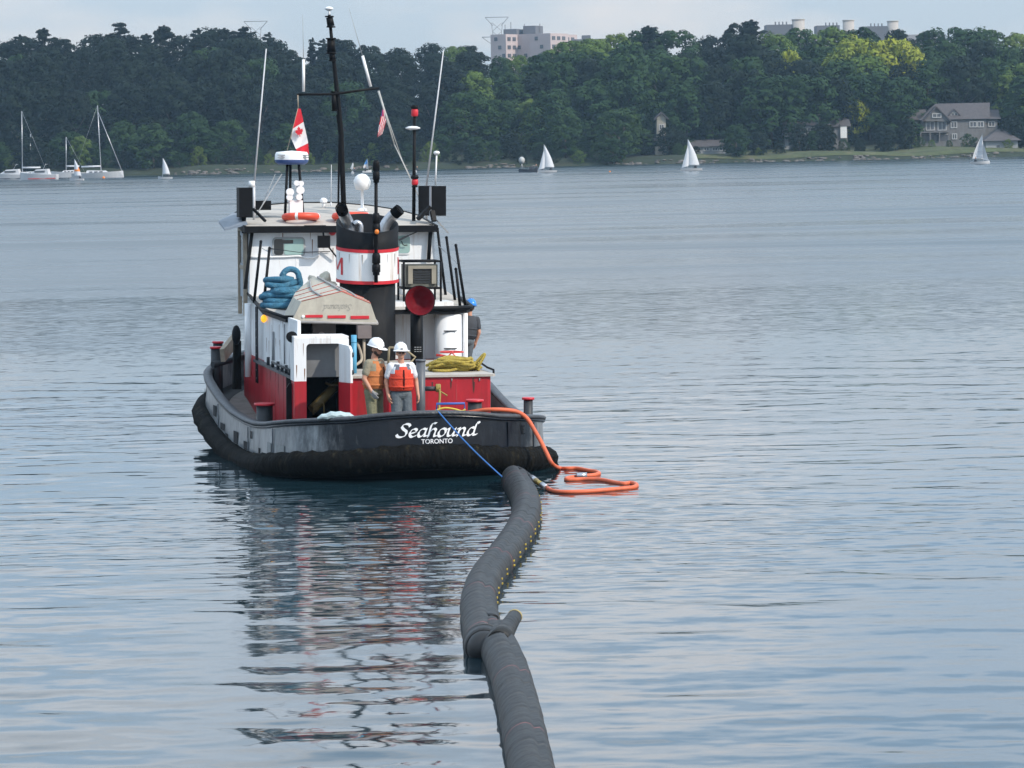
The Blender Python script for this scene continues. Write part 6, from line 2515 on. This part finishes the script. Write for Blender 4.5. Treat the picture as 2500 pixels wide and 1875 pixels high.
m_flw = mat('flag white', (0.72, 0.70, 0.70), 0.8, var=0.06)
m_flb = mat('flag blue', (0.04, 0.06, 0.22), 0.8)
rows = interp_rows([(0, f5(555, 880), f5(578, 880)), (.28, f5(515, 1040), f5(600, 985)), (.5, f5(500, 1120), f5(620, 1070)), (.72, f5(535, 1200), f5(637, 1150)), (1, f5(575, 1270), f5(645, 1248))], 29)
fo, f0 = flag(rows, lambda t, k: 0 if (t < .27 or t > .72) else 1, 'canadian_flag', 'red and white maple leaf flag hanging limp from the yard', [m_flr, m_flw], MY - .14)
ml = [(0, 1), (.13, .74), (.28, .82), (.22, .42), (.42, .60), (.46, .48), (.72, .52), (.62, .30), (.72, .22), (.40, -.08), (.44, -.24), (.06, -.18), (.06, -.55), (-.06, -.55), (-.06, -.18), (-.44, -.24), (-.40, -.08), (-.72, .22), (-.62, .30), (-.72, .52), (-.46, .48), (-.42, .60), (-.22, .42), (-.28, .82), (-.13, .74)]
cx_, cy_ = f5(568, 1078)
b = B()
poly = []
for (x, y) in ml:
    x, y = x * math.cos(.2) - y * math.sin(.2), x * math.sin(.2) + y * math.cos(.2)
    poly.append(A(cx_ + x * 13.5, cy_ - y * 17, MY - .235))
b.prism(poly, (0, .012, 0))
b.build('maple_leaf', m_flr, fo, off=f0)
rows = interp_rows([(0, f5(1238, 885), f5(1258, 895)), (.35, f5(1225, 960), f5(1288, 960)), (.6, f5(1210, 1030), f5(1262, 1010)), (1, f5(1200, 1112), f5(1240, 1085))], 16)
fo2, _ = flag(rows, lambda t, k: 0 if int(k * 8 + t * 4) % 2 else (2 if t < .25 and k < .3 else 1), 'american_flag', 'small faded red and white striped flag behind the rigging stay', [m_flr, m_flw, m_flb], MY - .2)

# ================================================================== PEOPLE
def seg_dist(P, a, b_, r0, r1):
    a, b_ = np.array(a), np.array(b_)
    ab = b_ - a
    t = np.clip(((P - a) @ ab) / (ab @ ab + 1e-12), 0, 1)
    return np.linalg.norm(P - (a + t[:, None] * ab), axis=1) - (r0 + (r1 - r0) * t)
def make_body(prims, mats_, name, frame, label, voxel=.0095):
    b = B()
    for pr in prims:
        if pr[0] == 'c':
            _, p, q, r0, r1, m_ = pr
            b.cyl(p, q, r0, r1, 12)
            b.ell(p, r0, nu=12, nv=8)
            b.ell(q, r1, nu=12, nv=8)
        else:
            _, c_, rx, ry, rz, m_ = pr
            b.ell(c_, rx, ry, rz, 16, 10)
    tmp = b.build('tmp_body', m_skin)
    md = tmp.modifiers.new('r', 'REMESH')
    md.mode = 'VOXEL'
    md.voxel_size = voxel
    ms = tmp.modifiers.new('s', 'SMOOTH')
    ms.factor = .5
    ms.iterations = 2
    bpy.context.view_layer.update()
    me = bpy.data.meshes.new_from_object(tmp.evaluated_get(bpy.context.evaluated_depsgraph_get()))
    bpy.data.objects.remove(tmp)
    nF = len(me.polygons)
    P = np.empty(nF * 3)
    me.polygons.foreach_get('center', P)
    P = P.reshape(-1, 3)
    best = np.full(nF, 1e9)
    idx = np.zeros(nF, np.int32)
    for pr in prims:
        if pr[0] == 'c':
            d = seg_dist(P, pr[1], pr[2], pr[3], pr[4])
        else:
            q = (P - np.array(pr[1])) / np.array(pr[2:5])
            d = (np.linalg.norm(q, axis=1) - 1) * min(pr[2:5])
        d = np.abs(d)
        w_ = d < best
        best[w_] = d[w_]
        idx[w_] = pr[-1]
    me.materials.clear()
    for m_ in mats_:
        me.materials.append(m_)
    me.polygons.foreach_set('material_index', idx)
    me.polygons.foreach_set('use_smooth', np.ones(nF, bool))
    me.update()
    o = link(name, me, frame=frame)
    tag(o, label, 'person')
    return o
SK, SHIRT, TROU, BOOT, GLOVE, HAIR = 0, 1, 2, 3, 4, 5
def figure(pose, bulk=1.0):
    """prims for a standing adult 1.83 m tall facing -y; pose gives elbows, wrists, hand directions, knees, head turn"""
    pr = []
    S = lambda s: s
    for s, side in ((-1, 'r'), (1, 'l')):
        hip = Vector((s * .09, 0, .94))
        kn = Vector(pose.get('knee_' + side, (s * .115, -.03, .50)))
        an = Vector(pose.get('ankle_' + side, (s * .13, .02, .09)))
        pr.append(('c', hip, kn, .100 * bulk, .078 * bulk, TROU))
        pr.append(('c', kn, an, .078 * bulk, .066 * bulk, TROU))
        pr.append(('c', an + Vector((0, .03, -.03)), an + Vector((s * .03, -.17, -.045)), .052, .042, BOOT))
        sh = Vector((s * .185, .0, 1.455))
        el = Vector(pose['elbow_' + side])
        wr = Vector(pose['wrist_' + side])
        up = sh.lerp(el, .62)
        pr.append(('c', sh, up, .074, .068, SHIRT))
        pr.append(('c', up.lerp(sh, .2), el, .050, .043, SK))
        pr.append(('c', el, wr, .043, .030, SK))
        d = (wr - el).normalized()
        # hand: palm, four unequal bent fingers, thumb from the side of the palm near its base
        side_v = Vector((-s, 0, 0)) - d * Vector((-s, 0, 0)).dot(d)
        fwd = d.cross(Vector((s, 0, 0))).normalized()
        if fwd.y > 0:
            fwd = -fwd
        hm = GLOVE if pose.get('gloves') else SK
        pc = wr + d * .055
        pr.append(('c', wr + fwd * .018, pc + fwd * .022, .026, .020, hm))
        pr.append(('c', wr - fwd * .018, pc - fwd * .022, .026, .020, hm))
        inw = Vector((-s, 0, 0))
        inw = (inw - d * inw.dot(d)).normalized()
        for k, (o_, L_) in enumerate(((.034, .072), (.012, .082), (-.011, .076), (-.033, .060))):
            r0_ = pc + fwd * o_ * 1.05 + d * .015
            m1 = r0_ + d * L_ * .5 + inw * .010
            m2 = m1 + d * L_ * .42 + inw * .028
            pr.append(('c', r0_, m1, .0105, .0098, hm))
            pr.append(('c', m1, m2, .0098, .0088, hm))
        t0 = wr + d * .025 + fwd * .035
        t1 = t0 + fwd * .028 + d * .035 + inw * .012
        t2 = t1 + d * .030 + inw * .016
        pr.append(('c', t0, t1, .0125, .0115, hm))
        pr.append(('c', t1, t2, .0115, .0095, hm))
    pr.append(('e', (0, .01, .97), .175 * bulk, .130 * bulk, .13, TROU))
    pr.append(('e', (0, -.01, 1.13), .170 * bulk, .130 * bulk, .16, SHIRT))
    pr.append(('e', (0, 0, 1.32), .190, .130, .20, SHIRT))
    pr.append(('c', (-.15, .005, 1.455), (.15, .005, 1.455), .068, .068, SHIRT))
    pr.append(('c', (0, .01, 1.47), (0, -.005, 1.60), .062, .055, SK))
    return pr
def head_prims(M, beard):
    f = lambda x, y, z: M @ Vector((x, y, z))
    pr = [('e', f(0, .012, 1.705), .074, .092, .105, SK), ('e', f(0, -.030, 1.655), .058, .062, .075, SK), ('e', f(0, -.052, 1.612), .036, .034, .028, HAIR if beard else SK),
          ('c', f(0, -.083, 1.700), f(0, -.108, 1.668), .010, .015, SK), ('c', f(-.024, -.078, 1.632), f(.024, -.078, 1.632), .010, .010, HAIR if beard else SK),
          ('c', f(-.03, -.074, 1.708), f(.03, -.074, 1.708), .014, .014, SK),
          ('e', f(-.077, .02, 1.68), .012, .022, .032, SK), ('e', f(.077, .02, 1.68), .012, .022, .032, SK), ('e', f(0, .035, 1.70), .076, .078, .095, HAIR)]
    if beard:
        pr += [('c', f(-.058, -.02, 1.645), f(-.02, -.062, 1.612), .026, .026, HAIR), ('c', f(.058, -.02, 1.645), f(.02, -.062, 1.612), .026, .026, HAIR)]
    return pr
m_hair = mat('dark brown hair', (0.045, 0.028, 0.018), 0.8)
m_grhr = mat('greying hair', (0.22, 0.19, 0.17), 0.8)
m_khak = mat('khaki shirt', (0.26, 0.23, 0.165), 0.9, var=0.15, scale=9, bump=0.4, bscale=14)
m_camo = mat('olive work trousers', (0.17, 0.165, 0.10), 0.9, var=0.40, scale=9, bump=0.6, bscale=12)
m_tee = mat('white T-shirt', (0.66, 0.67, 0.70), 0.9, var=0.08, scale=8, bump=0.4, bscale=14)
m_jean = mat('grey work trousers', (0.105, 0.125, 0.14), 0.9, var=0.25, scale=10, bump=0.6, bscale=12)
m_boot = mat('dark boots', (0.03, 0.027, 0.025), 0.7)
m_glov = mat('grey gloves', (0.30, 0.30, 0.30), 0.9)
m_hel = mat('white helmet shell', (0.84, 0.84, 0.85), 0.3, var=0.03)
m_helb = mat('blue helmet shell', (0.04, 0.25, 0.72), 0.3, var=0.05)
m_vor = mat('faded orange brown vest', (0.50, 0.17, 0.055), 0.85, var=0.14, scale=7, bump=0.4, bscale=12)
m_vrd = mat('red orange life vest', (0.66, 0.055, 0.022), 0.75, var=0.10, scale=7, bump=0.4, bscale=12)
m_vgr = mat('slate vest shoulder', (0.13, 0.14, 0.17), 0.85)
m_dkl = mat('dark lens', (0.01, 0.01, 0.012), 0.2)
m_hiv = mat('hi-vis yellow', (0.62, 0.70, 0.05), 0.7)
def helmet(parent, M, m, name='helmet'):
    b = B()
    prof = [(.128, 1.728), (.131, 1.742), (.124, 1.775), (.108, 1.815), (.080, 1.845), (.045, 1.860), (0, 1.864)]
    b.lathe(prof, (0, .012, 0), 24, sx=.93, sy=1.10)
    b.lathe([(.110, 1.722), (.128, 1.728)], (0, .012, 0), 24, sx=.93, sy=1.10)
    b.lathe([(.128, 1.730), (.150, 1.722), (.150, 1.716), (.126, 1.722)], (0, .012, 0), 24, sx=.92, sy=1.08)
    # peak
    V = []
    for (r_, z) in ((.13, 1.734), (.195, 1.716), (.195, 1.708), (.13, 1.724)):
        for k in range(11):
            a = rad(-145 + 110 * k / 10)
            f = math.cos((k / 10 - .5) * math.pi) * .75 + .25 if r_ > .2 else 1
            rr_ = .13 + (r_ - .13) * f
            V.append((math.cos(a) * rr_ * .93, math.sin(a) * rr_ * 1.08 + .012, z))
    b.add(V, [(j * 11 + k, j * 11 + k + 1, (j + 1) * 11 + k + 1, (j + 1) * 11 + k) for j in range(3) for k in range(10)], 0, True)
    for k in (-1, 0, 1):
        b.tube([Vector((k * .03, .012 + y, z)) for y, z in ((-.115, 1.80), (-.06, 1.852), (0, 1.868), (.06, 1.855), (.12, 1.80))], .010, 6)
    b.v = [tuple(M @ (Vector(v) + Vector((0, .004, .016)))) for v in b.v]
    o = b.build(name, m, parent)
    b = B()
    b.box(-.022, .022, -.142, -.128, 1.758, 1.776)
    b.v = [tuple(M @ Vector(v)) for v in b.v]
    b.build('helmet_badge', m_gdk, o)
    return o
def vest(parent, m, trim, shoulder=None, white=None):
    secs_ = [(1.02, .190, .148), (1.03, .212, .170), (1.10, .226, .184), (1.22, .226, .190), (1.33, .222, .184), (1.40, .205, .170), (1.455, .175, .142), (1.495, .150, .118), (1.52, .118, .098), (1.515, .098, .085)]
    b = B()
    n = 32
    V, mi = [], []
    for (z, rx, ry) in secs_:
        for i in range(n):
            a = 2 * math.pi * i / n
            x, y = rx * math.cos(a), ry * math.sin(a) - .005
            # arm holes: pull the sides in at shoulder height
            if z > 1.28:
                x *= 1 - .10 * max(0, abs(math.cos(a)) - .7)
            puff = 1 + .02 * math.sin(z * 60)
            dz = .05 * max(0, -math.sin(a)) * (z > 1.5)      # lower neckline at the front
            V.append((x * puff, y * puff, z - dz))
    for j in range(len(secs_) - 1):
        for i in range(n):
            z = (secs_[j][0] + secs_[j + 1][0]) / 2
            a = 2 * math.pi * (i + .5) / n
            k = 0
            if z < 1.035:
                k = 1
            if z > 1.28 and abs(math.cos(a)) > .80 - .9 * (z - 1.28):
                k = 3
            if z > 1.43:
                k = 2 if abs(math.cos(a)) > .35 else 3
            elif shoulder and z > 1.37 and abs(math.cos(a)) > .30 and k == 0:
                k = 2
            b.add(V, [(j * n + i, j * n + (i + 1) % n, (j + 1) * n + (i + 1) % n, (j + 1) * n + i)], k, True)
    o = b.build('vest', [m, trim, shoulder or m, white or m], parent)
    b = B()
    b.tube([(0, -.162, 1.04), (0, -.196, 1.12), (0, -.202, 1.22), (0, -.196, 1.33), (0, -.178, 1.40)], .012, 6)
    b.build('zip', m_blk, o)
    b = B()
    for z in (1.10, 1.25):
        b.lathe([(.999, z - .016), (1.012, z - .014), (1.012, z + .014), (.999, z + .016)], (0, -.005, 0), 32, sx=.229, sy=.192)
    b.build('strap', m if shoulder is None else m_vrd, o)
    return o
def worker(name, label, foot, rz, k, pose, mats_, beard, helm, vest_args, head_rot, lens=False, tilt=0.0):
    fr = TF(foot) @ Matrix.Rotation(rad(tilt), 4, 'Y') @ Matrix.Rotation(rz, 4, 'Z') @ Matrix.Diagonal((k, k, k, 1))
    piv = Vector((0, 0, 1.58))
    M = Matrix.Translation(piv) @ head_rot.to_4x4() @ Matrix.Translation(-piv)
    pr = figure(pose, 1.12) + head_prims(M, beard)
    o = make_body(pr, mats_, name, fr, label)
    helmet(o, M, helm)
    if vest_args:
        vest(o, *vest_args)
    b = B()
    for s in (-1, 1):
        if lens:
            b.ell(M @ Vector((s * .033, -.088, 1.692)), .026, .010, .016, 10, 6)
        else:
            b.ell(M @ Vector((s * .031, -.084, 1.690)), .013, .008, .008, 8, 6)
    if lens:
        b.cyl(M @ Vector((-.075, 0, 1.70)), M @ Vector((-.05, -.08, 1.695)), .005, n=5)
        b.cyl(M @ Vector((.075, 0, 1.70)), M @ Vector((.05, -.08, 1.695)), .005, n=5)
    b.build('sunglasses' if lens else 'eye', m_dkl, o)
    return o
Hrot = lambda yaw, pitch, roll=0: (Matrix.Rotation(rad(yaw), 3, 'Z') @ Matrix.Rotation(rad(roll), 3, 'Y') @ Matrix.Rotation(rad(pitch), 3, 'X'))
p1 = A(924, 829, 1.45)
f1 = Vector((A(909, 900, 1.45).x, 1.45, deck_z(1.45) + .03))
k1 = (p1.z - f1.z) / 1.85
worker('person', 'workman in faded orange-brown vest, khaki shirt and white helmet looking down', f1, rad(48), k1,
       dict(elbow_r=(-.27, .03, 1.20), wrist_r=(-.22, -.10, .98), elbow_l=(.27, .02, 1.20), wrist_l=(.20, -.16, 1.02), gloves=True, knee_r=(-.12, -.07, .50), ankle_r=(-.14, .0, .09)),
       [m_skin, m_khak, m_camo, m_boot, m_glov, m_hair], True, m_hel, (m_vor, mat('pale vest hem', (0.62, 0.42, 0.28), 0.8), None, m_khak), Hrot(8, 13), tilt=1.5)
p2 = A(981, 838, 1.15)
f2 = Vector((A(979, 930, 1.15).x, 1.15, deck_z(1.15) + .03))
k2 = (p2.z - f2.z) / 1.864
worker('person', 'workman in bright red vest, white T-shirt and sunglasses facing the camera', f2, rad(6), k2,
       dict(elbow_r=(-.26, .05, 1.19), wrist_r=(-.24, -.02, .93), elbow_l=(.285, .03, 1.19), wrist_l=(.30, -.05, .93), knee_r=(-.10, -.06, .50), ankle_r=(-.17, -.06, .09)),
       [m_skin, m_tee, m_jean, m_boot, m_glov, m_grhr], False, m_hel, (m_vrd, m_vrd, m_vgr, m_tee), Hrot(-8, -2), lens=True)
p3 = A(1156, 729, 9.2)
f3 = Vector((p3.x - .33, 9.2, 1.14))
k3 = (p3.z - f3.z) / 1.864
worker('person', 'man in bright blue helmet half hidden at the starboard side of the tug', f3, rad(190), k3,
       dict(elbow_r=(-.26, .05, 1.19), wrist_r=(-.24, -.02, .93), elbow_l=(.24, .02, 1.20), wrist_l=(.22, -.06, .95)),
       [m_skin, m_jack, m_jean, m_boot, m_glov, m_hair], False, m_helb, (m_jack, m_jack), Hrot(0, 6), tilt=8.5)
# yellow bucket by the red-vested man
c = A(1006, 1003, 1.0)
b = B()
z0_ = deck_z(1.0) + .03
b.lathe([(0, z0_), (.085, z0_), (.115, z0_ + .26), (.12, z0_ + .27), (.11, z0_ + .27), (.08, z0_ + .02), (0, z0_ + .02)], (c.x + .03, 1.0, 0), 18)
b.tube([(c.x + .03 + .118 * math.cos(a), 1.0, z0_ + .26 + .11 * math.sin(a)) for a in np.linspace(0, math.pi, 9)], .006, 5)
onboard(b, 'bucket', mat('bright yellow plastic', (0.70, 0.58, 0.04), 0.45), 'yellow bucket at the feet of the red-vested workman', 'bucket', Vector((c.x + .03, 1.0, z0_)))

# ================================================================== BOOM, HOSE AND LINE ASTERN
m_boom = mat('dark grey boom fabric', (0.016, 0.0165, 0.0165), 0.5, spec=0.25, var=0.4, scale=2.5, stain=(0.042, 0.039, 0.034), stain_amt=0.32, bump=0.6, bscale=5)
m_band = mat('pale seam band', (0.105, 0.098, 0.088), 0.8, var=0.3, scale=10)
m_pink = mat('faded pink cord', (0.33, 0.13, 0.13), 0.8)
S22 = 2500 / 2212
def wpts(lst, z):
    return [on_water(x * S22, y * S22, z) for x, y in lst]
def lobes(a):
    a = (a + math.pi) % (2 * math.pi) - math.pi
    q = 1 - .20 * math.exp(-((a + rad(66)) / .17) ** 2)
    return q * (1 + .03 * math.cos(2 * (a + rad(68))))
def boom(lst, label, r, z, ends, name='boom_section', bands=True):
    P = catmull(wpts(lst, z), 12)
    # even resample
    Ls = [0]
    for p, q in zip(P[:-1], P[1:]):
        Ls.append(Ls[-1] + (q - p).length)
    n = int(Ls[-1] / .07)
    Q = []
    for i in range(n + 1):
        s = Ls[-1] * i / n
        j = min(max(np.searchsorted(Ls, s) - 1, 0), len(P) - 2)
        Q.append(P[j].lerp(P[j + 1], (s - Ls[j]) / (Ls[j + 1] - Ls[j] + 1e-9)))
    rs = []
    for i in range(n + 1):
        s = Ls[-1] * i / n
        pinch = .04 * math.exp(-((s % .95 - .475) / .06) ** 2)
        w_ = .006 * math.sin(s * 17 + 2 * math.sin(s * 1.7)) + .004 * math.sin(s * 31 + 3 * math.sin(s * 2.3)) + .010 * math.sin(s * 5.3 + 2)
        e0_ = min(1, s / ends[0]) if ends[0] else 1
        e1_ = min(1, (Ls[-1] - s) / ends[1]) if ends[1] else 1
        k = math.sqrt(max(.02, 1 - (1 - e0_) ** 2)) * math.sqrt(max(.02, 1 - (1 - e1_) ** 2))
        rs.append(r * (1 - pinch + w_) * k)
    b = B()
    b.tube(Q, rs, 28, sect=lobes)
    o0 = Q[len(Q) // 2].copy()
    root = b.build(name, m_boom, frame=WF(o0), off=o0)
    tag(root, label, 'boom')
    if bands:
        k = 0
        for i in range(6, n - 4):
            s = Ls[-1] * i / n
            if abs((s % .95) - .475) < .036:
                b = B()
                seg = [Q[i] + (Q[i + 1] - Q[i]) * t for t in (-.18, .18)]
                b.tube(seg, rs[i] * 1.012, 28, sect=lobes, caps=False)
                b.build('seam_band', m_band if k % 4 else m_pink, root, off=o0)
                k += 1
    return root, Q, rs, o0
near_pts = [(1172, 1790), (1160, 1725), (1147, 1659), (1135, 1600), (1125, 1550), (1113, 1500), (1099, 1450), (1080, 1405), (1064, 1372), (1056, 1360)]
far_pts = [(1046, 1398), (1040, 1350), (1034, 1300), (1050, 1250), (1088, 1200), (1122, 1150), (1137, 1110), (1133, 1075), (1116, 1045), (1108, 1030)]
bn, Qn, rn, on_ = boom(near_pts, 'near section of the dark grey floating boom running out of the picture', .248, .10, (0, .55))
bf, Qf, rf_, of_ = boom(far_pts, 'far section of the dark grey floating boom curving to the tug stern', .265, .10, (.18, .5))
# dark open collar where the far section ends
b = B()
d = (Qf[3] - Qf[0]).normalized()
b.cyl(Qf[0] - d * .06, Qf[0] + d * .18, .235, .272, 24)
b.ell(Qf[0] - d * .06, .225, .225, .225, 20, 12)
b.build('end_collar', mat('black rubber', (0.012, 0.012, 0.013), 0.5), bf, off=of_)
b = B()
b.cyl(Qf[0] + d * .17, Qf[0] + d * .21, .275, .275, 24, caps=False)
b.build('end_band', m_band, bf, off=of_)
# filling arm at the head of the near section
a0, a1 = on_water(1076 * S22, 1388 * S22, .22), on_water(1112 * S22, 1332 * S22, .34)
b = B()
P = [a0.lerp(a1, t) for t in (0, .25, .5, .75, 1)]
b.tube(P, [.15, .14, .12, .105, .095], 18)
b.build('side_arm', m_boom, bn, off=on_)
dd_ = (a1 - a0).normalized()
b = B()
b.cyl(a1 - dd_ * .04, a1 + dd_ * .015, .100, n=18)
b.build('arm_rim', mat('pale yellow rim', (0.34, 0.27, 0.12), 0.7, var=0.2), bn, off=on_)
b = B()
b.cyl(Qn[-1] - Vector((.12, -.1, -.08)), Qn[-1] + Vector((.12, .12, .10)), .06, n=10)
b.tube([Qn[-6] + Vector((.05, 0, .2)), Qn[-2] + Vector((0, 0, .2)), Qn[-1] + Vector((-.03, .2, .12))], .05, 8)
b.build('coupling', mat('black rubber'  , (0.012, 0.012, 0.013), 0.5), bn, off=on_)
# yellow tag pairs along the water-side edge of the far section
LF = len(Qf)
for k in range(15):
    i = int(LF * (.20 + .66 * k / 14))
    d = (Qf[i + 1] - Qf[i]).normalized()
    rt = d.cross(Vector((0, 0, 1))).normalized()
    for dz in (-.02, .05):
        c = Qf[i] + rt * (math.sqrt(max(.01, rf_[i] ** 2 - dz * dz)) * 1.005) + Vector((0, 0, dz))
        b = B()
        b.bar(c - d * .032, c + d * .032, .022, .022, up=(0, 0, 1))
        b.build('yellow_tag', m_ylw, bf, off=of_)
# orange discharge hose
m_hose = mat('orange hose', (0.66, 0.13, 0.05), 0.55, var=0.16, scale=5, stain=(0.42, 0.10, 0.05), stain_amt=0.35)
TW = lambda px, py, Y: T @ A(px, py, Y)
hp = [TW(1130, 1010, 1.0), TW(1175, 1002, .75), TW(1205, 1000, .62), TW(1236, 1001, .62), TW(1264, 1006, .62), TW(1286, 1021, .52), TW(1303, 1047, .36), TW(1321, 1079, .16), TW(1336, 1109, .0), TW(1349, 1133, -.05)]
hp += [on_water(x, y, .022) for x, y in [(1366, 1143), (1385, 1144), (1410, 1144), (1436, 1149), (1455, 1152), (1462, 1156), (1450, 1160), (1425, 1162), (1398, 1165), (1384, 1168), (1384, 1171), (1400, 1171), (1430, 1170), (1470, 1172), (1500, 1178), (1522, 1181), (1540, 1179), (1552, 1182), (1553, 1187), (1540, 1191), (1505, 1194), (1460, 1198), (1410, 1201), (1370, 1201), (1348, 1198), (1334, 1191)]]
hc = catmull(hp, 6)
b = B()
b.tube(hc, .042, 12)
ho = hp[14].copy()
hose = b.build('orange_hose', m_hose, frame=WF(ho), off=ho)
tag(hose, 'orange hose looping from the tug stern into the water', 'hose')
k_ = on_water(1420, 1161, .05)
b = B()
b.cyl(k_ - Vector((.10, 0, 0)), k_ + Vector((.10, .02, 0)), .058, n=12)
b.build('hose_coupling', m_chr, hose, off=ho)
q0, q1, q2, q3 = on_water(1334, 1191, .04), on_water(1322, 1183, .09), on_water(1308, 1174, .12), on_water(1298, 1167, .14)
b = B()
b.cyl(q0, q1, .058, n=12)
b.cyl(q2, q3, .062, n=12)
b.build('hose_coupling', m_chr, hose, off=ho)
b = B()
b.cyl(q1, q2, .05, n=12)
b.build('brass_valve', mat('brass', (0.45, 0.33, 0.10), 0.4, metal=0.7), hose, off=ho)
b = B()
bh_ = [q3, on_water(1285, 1157, .20), on_water(1272, 1148, .28), on_water(1258, 1144, .30), on_water(1250, 1152, .25)]
b.tube(catmull(bh_, 5), .05, 10)
b.build('black_hose', MATS['black rubber'], hose, off=ho)
# blue tow line
l0 = TW(1066, 1000, .55)
l1 = TW(1070, 1005, -.02)
l2 = on_water(1226, 1164, .22)
b = B()
pts = [l0, TW(1067, 1003, .2), l1]
for t in np.linspace(.1, 1, 10):
    p = l1.lerp(l2, float(t))
    p.z -= .05 * math.sin(math.pi * t)
    pts.append(p)
b.tube(pts, .014, 7)
tag(b.build('tow_line', mat('blue line', (0.035, 0.15, 0.42), 0.7), frame=WF(l1), off=l1), 'thin blue line from the tug stern rail to the boom end', 'rope')

# ================================================================== HAZE OVER THE LAKE
b = B()
b.box(-378, 378, -19, 1228, -2.5, 75)
hz = b.build('haze', [])
hz.data.materials.clear()
hm_ = bpy.data.materials.new('haze')
hm_.use_nodes = True
n, l = hm_.node_tree.nodes, hm_.node_tree.links
n.remove(n['Principled BSDF'])
pv = n.new('ShaderNodeVolumePrincipled')
pv.inputs['Color'].default_value = (0.45, 0.68, 0.90, 1)
pv.inputs['Density'].default_value = 0.00014
pv.inputs['Anisotropy'].default_value = 0.1
l.new(pv.outputs['Volume'], n['Material Output'].inputs['Volume'])
hz.data.materials.append(hm_)
tag(hz, 'thin bluish haze over the lake', kind='stuff')
